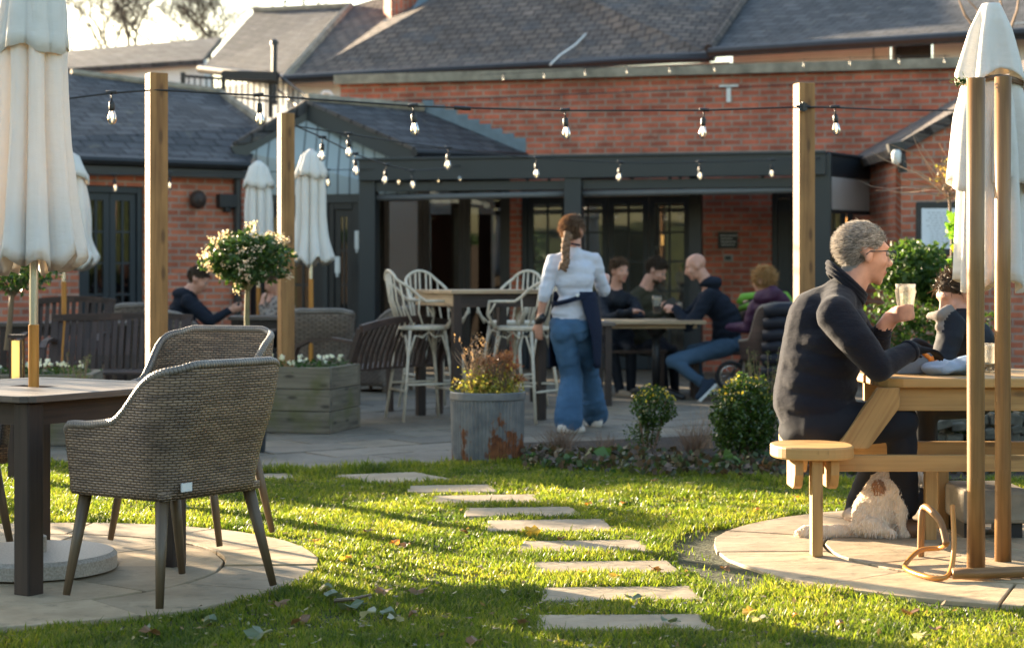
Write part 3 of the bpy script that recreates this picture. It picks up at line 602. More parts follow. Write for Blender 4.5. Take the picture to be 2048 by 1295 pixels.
# ------------ buildings with slate roofs behind
hb = thing('old_slate_roofed_house', P(800, 548, 28), 'old house rising behind the brick wall with brown tiled hipped roof and chimney', 'building'); hb.location.z = 0
e1, e2 = P(572, 156, 27), P(1428, 110, 24.6); h1 = P(700, 13, 30.2); rg = P(1000, -80, 29.0) ; t2 = P(1520, -75, 28.2)
mb = MB(); mb.plate([e1, e2, t2, rg, P(780, 6, 30.0), h1], .08, e2 - e1); mb.build('roof', MT['tile'], hb)
mb = MB(); mb.plate([P(404, 137, 29.0), e1, h1, P(510, 22, 31.5)], .08, e1 - P(404, 137, 29)); mb.build('roof', MT['slate'], hb)
mb = MB(); mb.tube([e1, h1, P(510, 22, 31.5)], .07, 6); mb.build('ridge_tile', MT['coping'], hb)
mb = MB(); mb.tube([e1 + Vector((0, -.1, -.03)), e2 + Vector((0, -.1, -.03))], .07, 8); mb.tube([P(400, 138, 28.9), e1 + Vector((0, -.1, -.03))], .07, 8)
mb.tube([P(1105, 132, 25.2), P(1170, 127, 25.0), P(1250, 122, 24.8), P(1420, 118, 24.5)], .05, 8); mb.build('gutter', MT['black'], hb)
mb = MB(); hw = Vector((e1.x + .1, e1.y + .3, 0)); mb.wall(hw, Vector((e2.x - e1.x, e2.y - e1.y, 0)).normalized(), 6.75, 0, 4.13, .25)
hw2 = P(404, 137, 29); d2 = Vector((e1.x - hw2.x, e1.y - hw2.y, 0)); mb.wall((hw2.x, hw2.y + .3), d2.normalized(), d2.length, 0, 4.2, .25); mb.build('wall', MT['white'], hb)
cp_ = P(808, -30, 29.2); mb = MB(); mb.box((cp_.x, cp_.y, 5.9), (.55, .5, 1.7), Matrix.Rotation(.3, 3, 'Z')); ch = mb.build('chimney', MT['brick'], hb)
mb = MB(); mb.plate([P(765, 52, 28.7), P(815, 44, 28.5), P(865, -10, 28.9), P(850, -20, 28.9), P(812, 36, 28.55), P(768, 40, 28.75)], .02); mb.build('flashing', MT['lead'], ch)
mb = MB(); mb.tube([P(1203, -30, 27.5), P(1195, 12, 27.2), P(1180, 60, 26.4), P(1150, 90, 25.8), P(1118, 112, 25.4), P(1100, 130, 25.1)], .014, 5); mb.tube([P(1222, -30, 27.4), P(1232, 35, 27.0), P(1246, 68, 26.6)], .018, 5); mb.lathe([(.05, -.08), (.07, 0), (.03, .08)], P(1248, 70, 26.6), 8); mb.build('aerial_cable', mt_wp, hb)
rb2 = thing('low_slate_roofed_annex', P(1700, 548, 26), 'annex with dark slate roof and narrow window strip above the right of the brick wall', 'building'); rb2.location.z = 0
f1, f2 = P(1418, 101, 24.4), P(2140, 56, 21.4); g1 = P(1495, -10, 27.0); g2 = P(2200, -60, 24.6)
mb = MB(); mb.plate([f1, f2, g2, g1], .08, f2 - f1); mb.build('roof', MT['slate'], rb2)
mb = MB(); mb.tube([f1 + Vector((0, 0, .02)), g1 + Vector((0, 0, .03))], .07, 6); mb.build('hip_tile', MT['tile'], rb2)
mb = MB(); mb.tube([f1 + Vector((0, -.08, -.04)), f2 + Vector((0, -.08, -.04))], .07, 8); mb.build('gutter', MT['black'], rb2)
fu = Vector((f2.x - f1.x, f2.y - f1.y, 0)).normalized(); FW = Vector((f1.x + .35, f1.y + .25, 0))
def ft(px): return wall_t(px, FW, fu)
wh = [(ft(1744), ft(1783), 3.95, 4.16), (ft(1787), ft(1866), 3.92, 4.18)]
mb = MB(); mb.wall(FW, fu, 6.5, 0, 4.3, .25, wh); mb.build('wall', MT['white'], rb2)
for k, (a, b, c, d) in enumerate(wh):
    fr = MB(); q = FW + fu * ((a + b) / 2) + Vector((0, .1, (c + d) / 2)); fr.box(q, (b - a - .004, .03, d - c - .004), rot_of(fu)); w = fr.build('window', mt_wp if k == 0 else MT['black'], rb2)
fb = thing('far_slate_roofed_barn', P(280, 548, 34), 'distant white walled outbuilding with dark slate roof on the far left', 'building'); fb.location.z = 0
q = [P(20, 144, 34), P(405, 119, 33), P(442, 74, 36), P(20, 112, 37)]; mb = MB(); mb.plate(q, .1); mb.build('roof', MT['slate'], fb)
mb = MB(); wu = Vector((q[1].x - q[0].x, q[1].y - q[0].y, 0)); mb.plate([Vector((q[0].x, q[0].y + .2, 0)), Vector((q[1].x, q[1].y + .2, 0)), q[1] + Vector((0, .2, .02)), q[0] + Vector((0, .2, .02))], .3); mb.build('wall', MT['white'], fb)
# iron railing of an outside stair, flue pipe, wall hook
rl = thing('iron_railing', P(460, 230, 25.5), 'black iron stair railing in front of the white wall', 'railing')
mb = MB(); ra, rbb = P(366, 152, 25.6), P(556, 152, 25.2)
mb.beam(ra, P(556, 166, 25.2), .04, .04); mb.beam(P(366, 180, 25.6), P(556, 205, 25.2), .03, .03)
for k in range(17):
    a = ra.lerp(P(556, 166, 25.2), k / 16); mb.beam(a, a - Vector((0, 0, .55)), .018, .018)
for a, b in (((556, 150), (640, 215)), ((556, 180), (620, 232))): mb.beam(P(*a, 25.2), P(*b, 24.4), .03, .03)
for k in range(8): a = P(556 + 10 * k, 152 + 8 * k, 25.2 - .1 * k); mb.beam(a, a - Vector((0, 0, .35)), .018, .018)
for px in (366, 447, 541): mb.beam(P(px, 145, 25.3), P(px, 235, 25.3), .06, .06)
mb.beam(P(447, 150, 25.3), P(556, 153, 25.1), .1, .12); mb.build('balustrade', MT['black'], rl)
pp = thing('flue_pipe', P(550, 185, 25.6), 'grey vertical flue pipe standing against the old slate roof', 'pipe'); mb = MB(); mb.tube([P(549, 90, 25.6), P(548, 210, 25.6)], .04, 10); mb.lathe([(.055, 0), (.055, .06), (.01, .09)], P(549, 90, 25.6), 10); mb.build('pipe', MT['anth'], pp)
hk = thing('wall_vent_pipe', P(652, 195, 26), 'white bent pipe hook on the white wall beside the brick', 'pipe'); mb = MB(); mb.tube([P(643, 200, 26), P(643, 188, 26), P(648, 184, 26), P(658, 184, 26), P(663, 190, 26), P(663, 202, 26)], .025, 6); mb.build('pipe', mt_wp, hk)
# ------------ right building
rd = thing('brick_gable_outhouse', P(1860, 548, 19), 'orange brick outhouse with sloping verge at the right edge', 'building'); rd.location.z = 0
ga, gb = P(1802, 292, 18.6), P(1990, 188, 18.2); gc = P(2300, 10, 17.6)
mb = MB(); mb.plate([Vector((ga.x, ga.y, 0)), Vector((gc.x, gc.y, 0)), gc, ga], .25); mb.build('wall', MT['brickl'], rd)
mb = MB(); mb.plate([Vector((ga.x, ga.y + 2.6, 0)), Vector((ga.x, ga.y + .26, 0)), Vector((ga.x, ga.y + .26, ga.z)), Vector((ga.x, ga.y + 2.6, ga.z))], .2); mb.build('side_wall', MT['brickl'], rd)
mb = MB(); up_ = (gc - ga).normalized(); a = ga - up_ * .2 + Vector((0, -.06, .05)); b = gc + Vector((0, -.06, .05)); mb.plate([a, a + Vector((0, 2.8, 0)), b + Vector((0, 2.8, 0)), b][::-1], .1); mb.build('roof', MT['tile'], rd)
mb = MB(); mb.tube([P(1800, 300, 18.4), P(1806, 345, 18.4)], .05, 8); mb.beam(P(1776, 298, 18.4), P(1806, 292, 18.4), .12, .1); mb.build('gutter', MT['black'], rd)
cc = thing('security_light', P(1790, 314, 18.2), 'small white security light under the end of the outhouse gutter', 'light'); mb = MB(); mb.lathe([(.01, -.08), (.045, -.05), (.05, .04), (.03, .07)], P(1793, 314, 18.15), 12); mb.build('lamp_head', mt_wp, cc, smooth=True); mb = MB(); mb.beam(P(1793, 312, 18.2), P(1810, 300, 18.4), .03, .03); mb.build('arm', MT['black'], cc)
mbd = thing('menu_board', P(1880, 505, 17.6), 'black framed menu case with white page on the outhouse wall', 'menu board')
c = P(1882, 457, 17.9); mb = MB(); mb.box(c, (.5, .05, .53)); mb.build('frame', MT['black'], mbd, bevel=.01); mb = MB(); mb.box(c + Vector((.0, -.03, .0)), (.4, .01, .4)); pg = mb.build('menu_page', plain('menu_paper', (.72, .75, .8), .5, .05), mbd)
textlines(pg, c + Vector((0, -.037, 0)), (1, 0), .34, .34, 13, plain('grey_ink', (.45, .48, .52), .6), size=.008)
# ------------ pergola
pg_ = thing('aluminium_pergola', G(740, 760), 'dark grey aluminium pergola with louvred roof in front of the brick wall', 'pergola')
pl, pm_, pr = P(738, 345, 20.5), P(1148, 345, 19.9), P(1645, 345, 19.3)
zt = 1.2 + (548 - 322) / F * 20.5
def V2(p, z): return Vector((p.x, p.y, z))
for q, w in ((pl, .19), (pm_, .19), (pr, .19)):
    mb = MB(); mb.box(V2(q, zt / 2 - .001), (w, .16, zt - .004), rot_of(BU)); mb.build('post', MT['anth'], pg_, bevel=.006)
mb = MB(); mb.beam(V2(pl, zt - .11) - BU * .1 + Vector((0, -.09, 0)), V2(pr, zt - .11) + BU * .02 + Vector((0, -.09, 0)), .12, .24); mb.beam(V2(pl, zt + .01) - BU * .12 + Vector((0, -.09, 0)), V2(pr, zt + .01) + BU * .02 + Vector((0, -.09, 0)), .17, .03); mb.build('front_beam', MT['anth'], pg_, bevel=.005)
pe = P(1803, 345, 21.1); mb = MB(); mb.beam(V2(pr, zt - .11), V2(pe, zt - .11), .12, .24); mb.beam(V2(pr, zt + .01), V2(pe, zt + .01), .17, .03); mb.build('side_beam', MT['anth'], pg_, bevel=.005)
dnv = Vector((-BU.y, BU.x, 0)); mb = MB()
le = V2(pl, zt - .11) + dnv * 2.3; mb.beam(V2(pl, zt - .11), le, .12, .24); mb.build('cross_beam', MT['anth'], pg_); mb = MB(); mb.beam(V2(pm_, zt - .12), V2(pm_, zt - .12) + dnv * 2.2, .12, .2); mb.build('cross_beam', MT['anth'], pg_)
mb = MB()
for k in range(22):
    p = V2(pl, zt - .02) + dnv * (.12 + k * .1); q = V2(pr, zt - .02) + dnv * (.12 + k * .1); mb.beam(p, q, .085, .015, roll=.35)
mb.build('roof_louvres', MT['anth'], pg_)
mb = MB(); mb.tube([V2(pl, zt - .42) + BU * .1, V2(pm_, zt - .4) - BU * .1], .035, 10); mb.tube([V2(pm_, zt - .4) + BU * .1, V2(pr, zt - .38) - BU * .1], .035, 10); mb.build('blind_roller', MT['dull'], pg_, smooth=True)
mb = MB(); mb.beam(V2(pl, zt - .3), V2(pr, zt - .3), .1, .1); mb.build('blind_cassette', MT['anth'], pg_)
mb = MB(); rp = P(1392, 400, 21.0); mb.box(V2(rp, zt / 2), (.14, .14, zt - .1), rot_of(BU)); mb.build('rear_post', MT['black'], pg_)
bl = MB(); za = zt - .24; q0, q1 = V2(pr, 0) + Vector((.09, 0, 0)), V2(pe, 0); 
bl.plate([q0 + Vector((0, 0, 1.2 + 127 / F * 19.4)), q1 + Vector((0, 0, 1.2 + 120 / F * 21.1)), q1 + Vector((0, 0, za)), q0 + Vector((0, 0, za))], .008); bl.build('roller_blind', cloth('blind_grey', (.62, .6, .58), trans=.3), pg_)
mb = MB(); mb.beam(q0 + Vector((0, 0, 1.2 + 125 / F * 19.4)), q1 + Vector((0, 0, 1.2 + 118 / F * 21.1)), .03, .04); mb.build('blind_bar', MT['anth'], pg_)
# sliding glass leaf edge and stage spotlights under the pergola
for px in (1055, 1098, 1180, 1192, 1264, 1340, 1360, 1525):
    p = P(px, 365, 21.4); mb = MB(); mb.lathe([(.02, .08), (.02, .0), (.035, 0), (.035, -.07), (.01, -.075)], p, 8); mb.build('spotlight', MT['black'], pg_)
# unseen greenery added behind the viewer: darkens glass reflections and ambient light
hg = MB()
for i in range(26):
    x = -16 + i * 1.28; hg.box((x, -7 + random.gauss(0, .4), 1.35 + random.gauss(0, .15)), (1.5, 2.2, 2.7 + random.gauss(0, .5)), Matrix.Rotation(random.gauss(0, .15), 3, 'Z'))
hgm = plain('hedge_green', (.03, .045, .015), .9, .6, scale=6, bmp=1, bscale=25, bdist=.05)
tag(hg.build('added_hedge', hgm, world=False, bevel=.15), 'tall evergreen screen added unseen behind the camera to darken glass reflections', 'added_hedge')
hg = MB()  # second unseen row on the right, added to darken the left doors' reflections
for i in range(22): hg.box((15.5 + random.gauss(0, .3), -8 + i * 1.28, 1.6 + random.gauss(0, .15)), (2.2, 1.5, 3.2 + random.gauss(0, .5)), Matrix.Rotation(random.gauss(0, .15), 3, 'Z'))
tag(hg.build('added_hedge', hgm, world=False, bevel=.15), 'unseen evergreen screen added on the right to darken reflections in the doors', 'added_hedge')
# laurel row added out of frame on the left to shade the lawn corner
lh2 = thing('added_hedge', (-7, 10, 0), 'clipped laurel row added out of view on the left to shade the lawn', 'added_hedge'); C_ = []
for i in range(9000):
    u_2 = random.random(); v_2 = random.uniform(-.35, .35); z_2 = random.random() ** .8 * (1.93 + .1 * math.sin(u_2 * 20)); C_.append((-5.15 - 4.2 * u_2 + v_2 * .5, 11.55 - 3.0 * u_2 + v_2, z_2))
leaves('foliage', C_, .13, leafmat('laurel', [(.03, .07, .02), (.05, .1, .03)], .2), lh2)
mb = MB(); mb.plate([(-5.3, 11.2, 0), (-5.3, 11.2, 1.8), (-9.3, 8.3, 1.8), (-9.3, 8.3, 0)], .5); mb.build('branches', MT['soil'], lh2)
# bare trees far behind
def bare_tree(name, label, base, height, seed, mat, spread=.55, depth=6, r0=.16, group=None, ln0=.32):
    random.seed(seed); mb = MB()
    def grow(p, d, l, r, k):
        pts = [p]; q = p; dd = d.copy()
        for i in range(3):
            dd = (dd + Vector((random.uniform(-.18, .18), random.uniform(-.18, .18), random.uniform(-.04, .12)))).normalized(); q = q + dd * l / 3; pts.append(q)
        mb.tube(pts, [r, r * .88, r * .76, r * .64], 6 if k > 3 else 4, cap=False)
        if k <= 0: return
        for j in range(3 if k > 1 else 4):
            a = random.uniform(0, 6.28); s = Vector((math.cos(a), math.sin(a), random.uniform(-.1, .5))).normalized(); nd = (dd * .75 + s * spread).normalized()
            grow(pts[random.choice((2, 3, 3))], nd, l * random.uniform(.68, .92), max(r * .6, .006), k - 1)
    tr = thing(name, base, label, 'tree', group)
    grow(Vector(base), Vector((0, 0, 1)), height * ln0, r0, depth); mb.build('branches', mat, tr); return tr
MT['bark'] = plain('bark', (.09, .065, .045), .9, .4)
for lab, px, pyb, Y_, hh, sd_, r_ in (('bare winter tree with a tall trunk rising beyond the far left roof', 268, 110, 46, 7.5, 3, .12), ('bushy bare tree directly left of the old slate roof ridge', 425, 100, 44, 6.0, 11, .1),
        ('bare tree partly hidden by the big left parasol', 175, 120, 48, 6.5, 21, .1), ('small bare tree between the two taller bare trees on the left', 345, 105, 50, 5.5, 41, .09), ('faint bare tree showing over the middle of the old slate roof', 620, 40, 52, 6.5, 32, .09)):
    p_ = P(px, pyb + 125, Y_); bare_tree('bare_tree', lab, tuple(p_), hh * .85, sd_, MT['bark'], group='bare trees behind the roofs', r0=r_ * .75, depth=6, spread=.8, ln0=.22)
random.seed(99)
# ------------------------------------------------------------------ timber posts and lights
def post(label, px, Y, ztop, rz, w=.1):
    p = P(px, 548, Y); t = thing('timber_post', (p.x, p.y, 0), label, 'post', 'square timber posts carrying the string lights', rz)
    mb = MB(); mb.box((0, 0, ztop / 2), (w, w, ztop)); mb.v = [(a * (1 + .0), b, c) for a, b, c in mb.v]; mb.build('shaft', MT['pine'], t, world=False, bevel=.004)
    return t
p1 = post('tallest looking square timber post, left one behind the rear wicker chair', 313, 10.3, 1.2 + 401 / F * 10.3, math.radians(28), .105)
p2 = post('square timber post rising out of the flower planter', 572, 13.92, 1.2 + 321 / F * 13.92, math.radians(24), .108)
p3 = post('square timber post right of centre, behind the grey haired man', 1608, 11.6, 1.2 + 381 / F * 11.6, math.radians(14), .108)
mb = MB(); c = P(1604, 214, 11.52); mb.box((0, 0, 0), (.055, .04, .05)); mb.tube([(-.05, -.01, 0), (.05, -.01, 0)], .012, 6); mb.tube([(0, -.02, -.03), (0, -.02, .03)], .01, 6); o = mb.build('cable_clamp', MT['black'], p3, world=False); o.location = p3.matrix_world.inverted() @ c if False else (Matrix.Rotation(-math.radians(14), 3, 'Z') @ (c - p3.location)); 
MT['bulb'] = glassy('bulb_glass', (.98, .96, .92), .22)
fil, t_, b_ = nt('filament'); b_.inputs['Emission Color'].default_value = (1, .75, .4, 1); b_.inputs['Emission Strength'].default_value = 1.5; b_.inputs['Base Color'].default_value = (.8, .6, .3, 1)
MT['fil'] = fil
bproto = {}
def bulb(parent, p, k, tilt=0.0):
    """hanging socket with a clear bulb, p = point on the cable"""
    key = round(k, 2)
    if key not in bproto:
        s = MB(); s.tube([(0, 0, .0), (0, 0, -.045 * k)], .004 * k, 6); s.lathe([(.013, -.045), (.017, -.06), (.016, -.095), (.013, -.1)], n=12); s.v = [(a * (k if abs(c) > 0 else 1), b * k, c * (k if c < -.046 * k or True else 1)) if False else (a, b, c) for a, b, c in s.v]
        s = MB(); s.tube([(0, 0, 0), (0, 0, -.05 * k)], .0045 * k, 6); s.lathe([(r * k, z * k) for r, z in ((.012, -.045), (.017, -.055), (.0165, -.09), (.014, -.098))], n=12); s.tube([(-.03 * k, 0, .004), (.03 * k, 0, .004)], .011 * k, 8)
        g = MB(); g.lathe([(r * k, z * k) for r, z in ((.012, -.098), (.016, -.108), (.024, -.13), (.0265, -.148), (.023, -.165), (.013, -.176), (.002, -.179))], n=14)
        f = MB(); f.tube([(0, 0, -.1 * k), (.006 * k, 0, -.13 * k), (0, 0, -.16 * k), (-.006 * k, 0, -.13 * k), (0, 0, -.1 * k)], .0016 * k, 4)
        bproto[key] = [b_.build(nm, m, None, smooth=True).data for b_, nm, m in ((s, 'socket', MT['black']), (g, 'bulb', MT['bulb']), (f, 'filament', MT['fil']))]
        for o in [x for x in bpy.data.objects if x.data in bproto[key]]: bpy.data.objects.remove(o)
    sk, gl, fi = bproto[key]; B = bpy.data.objects.new('bulb', gl); COL.objects.link(B); B.parent = parent; B.location = p - off(parent); B.rotation_euler = (0, tilt, 0)
    for nm, d in (('socket', sk), ('filament', fi)):
        o = bpy.data.objects.new(nm, d); COL.objects.link(o); o.parent = B
def strand(label, pts, bulbs, k, r=.006, hang=0.0):
    """pts: cable points (px,py,Y); bulbs: list of photo columns"""
    W = [P(*p) for p in pts]; t = thing('string_light', W[0], label, 'string light', 'strings of festoon bulbs')
    C = []
    for i in range(len(W) - 1):
        a, b = W[i], W[i + 1]; sag = (b - a).length * hang
        for j in range(10): u = j / 10; C.append(a.lerp(b, u) - Vector((0, 0, 4 * sag * u * (1 - u))))
    C.append(W[-1]); mb = MB(); mb.tube(C, r, 6)
    mb.build('cable', MT['black'], t, smooth=True)
    for bx in bulbs:
        best = min(range(len(C) - 1), key=lambda i: 0 if (CX + C[i].x / C[i].y * F - bx) * (CX + C[i + 1].x / C[i + 1].y * F - bx) <= 0 else min(abs(CX + C[i].x / C[i].y * F - bx), 999) + 1)
        a, b = C[best], C[best + 1]; xa, xb = CX + a.x / a.y * F, CX + b.x / b.y * F; u = 0 if abs(xb - xa) < 1e-6 else max(0, min(1, (bx - xa) / (xb - xa)))
        bulb(t, a.lerp(b, u), k, random.uniform(-.12, .12))
    return t
strand('nearest string of large bulbs crossing the whole picture between the left and right timber posts', [(-60, 215, 9.6), (145, 196, 10.0), (224, 186, 10.15), (313, 180, 10.25), (516, 191, 10.45), (826, 212, 10.8), (930, 216, 10.9), (1128, 221, 11.1), (1405, 221, 11.4), (1604, 214, 11.52), (1670, 215, 11.6), (1780, 220, 11.9), (1905, 221, 12.2), (2100, 214, 12.6)], [223, 517, 826, 1130, 1408, 1670], 1.0)
for px, py, Y in ((925, 216, 10.88),):
    mb = MB(); c = P(px, py, Y); mb.tube([c - Vector((.05, 0, -.002)), c + Vector((.05, 0, -.004))], .013, 8); o = mb.build('connector', MT['black'], [x for x in bpy.data.objects if x.get('label', '').startswith('nearest string')][0])
strand('string of bulbs running from the planter post to the right end of the pergola', [(592, 252, 13.86), (697, 268, 14.2), (895, 296, 15.4), (1073, 316, 16.5), (1241, 325, 17.3), (1400, 324, 18.2), (1543, 320, 18.9), (1640, 316, 19.1)], [697, 897, 1073, 1241, 1400, 1543], 1.05, hang=.004)
strand('string of bulbs falling from the planter post toward the left bay of the pergola', [(592, 252, 13.86), (645, 275, 14.3), (710, 308, 15.6), (773, 330, 17.0), (825, 342, 18.4), (877, 338, 19.4), (925, 330, 20.2)], [645, 710, 773, 825, 920], 1.05)
strand('faint distant string of small bulbs under the porch and left eaves', [(100, 352, 19.4), (228, 350, 19.8), (340, 346, 20.2), (492, 345, 20.5), (655, 340, 20.4), (800, 338, 20.3), (900, 333, 20.2)], [162, 228, 340, 492, 655, 800, 877], 1.05, r=.005)
strand('thin string of tiny lamps along the coping of the brick wall', [(960, 150, 22.4), (1087, 143, 22.2), (1168, 138, 22.0), (1252, 134, 21.9), (1338, 132, 21.8), (1428, 129, 21.6), (1600, 120, 21.4), (1790, 113, 21.1), (1900, 112, 21.0)], [1007, 1088, 1170, 1253, 1338, 1428, 1608, 1700, 1798, 1890], .5, r=.004)
cb = thing('overhead_cable', P(690, 205, 22.6), 'thin dark cable sagging along the face of the brick wall', 'cable'); mb = MB(); mb.tube([P(690, 205, 22.8), P(1000, 195, 22.3), P(1300, 182, 21.9), P(1620, 168, 21.4), P(1900, 160, 20.9)], .006, 5); mb.build('wire', MT['black'], cb)

# ------------------------------------------------------------------ parasols
def fold(n, amp, ph=0.0, sharp=1.6):
    return lambda a, j: 1 - amp * (1 - abs(math.cos(n * a / 2 + ph)) ** sharp) + .03 * math.sin(3 * a + j * .5)
def parasol(name, label, base, zbot, zhood, ztop, R, poleparts, lobes=8, ph=0.0, skew=.0, cat='parasol', group='closed cream parasols', finial=False, canopy_scale=1.0):
    t = thing(name, base, label, cat, group)
    for nm, z0, z1, r, m in poleparts:
        mb = MB(); mb.tube([(0, 0, z0), (0, 0, z1)], r, 16); mb.build(nm, m, t, world=False, smooth=False)
    zs = [zbot + (ztop - .08 - zbot) * (i / 22) for i in range(23)]
    def rad(z): 
        u = (z - zbot) / (ztop - zbot); return R * (1 + .13 * max(0, 1 - (z - zbot) / .22) ** 1.5) * (1.0 - .42 * u - .5 * max(0, u - .75) / .25 * .55) * (1 + .06 * math.sin(u * 9 + ph))
    mb = MB(); n = 112
    rnd = random.Random(hash(round(ph * 100)) % 1000); lob = [rnd.uniform(.85, 1.15) for _ in range(lobes)]; hem = [rnd.uniform(-.5, .6) for _ in range(lobes * 2)]
    def rr(a, z, inner=0.0):
        fine = 1 + .022 * math.sin(a * 31 + z * 5 + ph) * math.sin(a * 7 + z * 11) + .02 * noise.noise(Vector((math.cos(a) * 5, math.sin(a) * 5, z * 4 + ph)))
        k = (a / (2 * math.pi) * lobes) % lobes; i = int(k); f = k - i; u = (z - zbot) / (ztop - zbot)
        tw = .22 * math.sin(z * 2.3 + i * 1.7); f2 = min(1, max(0, f + tw * f * (1 - f) * 2)); s = abs(math.sin(math.pi * f2)) ** .55
        return rad(z) * (.54 + .46 * s * lob[i]) * (1 - inner) * fine
    rows = []
    def zz(a, z, first):
        k = a / (2 * math.pi) * lobes * 2; i = int(k) % (lobes * 2); f = k - int(k); h = hem[i] * (1 - f) + hem[(i + 1) % (lobes * 2)] * f
        return z + (R * .22 * h - R * .36 * math.cos(lobes * a) * .5) * first
    prof = [(z, 0.0) for z in zs]
    inner = [(zbot + R * 1.3, .62), (zbot + R * .5, .3), (zbot + R * .15, .1)]
    vs = []
    seq = [(z, i_, True) for z, i_ in inner] + [(z, 0, False) for z in zs]
    for q, (z, i_, inn) in enumerate(seq):
        for k in range(n):
            a = 2 * math.pi * k / n; r = rr(a, max(z, zbot), i_); u = max(0, 1 - (z - zbot) / (R * 1.6)); vs.append((r * math.cos(a) + skew * (1 - (z - zbot) / (ztop - zbot)) * .0, r * math.sin(a), zz(a, z, u)))
    m = len(seq); fs = [(j * n + k, j * n + (k + 1) % n, (j + 1) * n + (k + 1) % n, (j + 1) * n + k) for j in range(m - 1) for k in range(n)]
    fs.append(tuple(range((m - 1) * n, m * n)))
    mb.add(vs, fs, None); mb.build('canopy', MT['canvas'], t, world=False, smooth=True)
    # vent hood over the top
    mb = MB(); hs = [(R * .82, zhood), (R * .80, zhood + .06), (R * .66, zhood + (ztop - zhood) * .45), (R * .5, zhood + (ztop - zhood) * .8), (R * .3, ztop - .02), (.02, ztop + .01)]
    lh_ = [rnd.uniform(.8, 1.2) for _ in range(lobes)]
    def hf(a, j):
        k = (a / (2 * math.pi) * lobes) % lobes; i = int(k); f = k - i; return .86 + .14 * abs(math.sin(math.pi * f)) ** .7 * lh_[i]
    mb.lathe(hs, n=96, fn=hf, capb=False, capt=False); mb.v = [(x, y, z + (.008 * math.cos(lobes * math.atan2(y, x)) + .02 * math.sin(3 * math.atan2(y, x) + ph)) * (R / .2) * max(0, 1 - (z - zhood) / .2)) for x, y, z in mb.v]
    o = mb.build('vent_hood', MT['canvas'], t, world=False, smooth=True); s = o.modifiers.new('thickness', 'SOLIDIFY'); s.thickness = .004
    return t
TC = Vector((-1.9, 7.15, 0))
big = parasol('parasol', 'large closed cream parasol in the left foreground standing through the wooden table', TC, 1.24, 2.08, 2.62, .172,
        [('steel_tube', .06, .34, .026, MT['chrome']), ('lower_pole', .34, 1.0, .021, MT['orange']), ('upper_pole', 1.0, 1.35, .018, MT['chrome'])], ph=.7)
mb = MB(); mb.lathe([(.3, .028), (.325, .035), (.325, .085), (.31, .1), (.05, .1), (.05, .16), (.03, .17)], TC, 48); o = mb.build('stone_base', plain('terrazzo', (.42, .36, .3), .5, .35, scale=120), big, smooth=False)
def bgp(label, px, Y, ytop, ybot, wpx, hood, ph):
    b = P(px, 548, Y); zt_ = 1.2 + (548 - ytop) / F * Y; zb_ = 1.2 + (548 - ybot) / F * Y
    t = parasol('parasol', label, (b.x, b.y, 0), zb_, 1.2 + (548 - hood) / F * Y, zt_, wpx / 2 / F * Y, [('lower_pole', .08, zb_ - .15, .022, MT['orange']), ('upper_pole', zb_ - .15, zb_ + .1, .02, MT['chrome'])], ph=ph)
    mb = MB(); mb.lathe([(.28, 0), (.28, .07), (.04, .09), (.04, .14)], (0, 0, 0), 24); o = mb.build('base', MT['coping'], t, world=False)
bgp('closed cream parasol behind the planter post, rightmost of the background pair', 622, 16.6, 300, 525, 82, 355, 1.3)
bgp('closed cream parasol left of the planter post, behind the flowering standard tree', 517, 18.2, 323, 545, 76, 375, 2.1)
bgp('closed cream parasol half hidden behind the big left foreground parasol', 128, 15.5, 300, 528, 120, 360, 3.3)

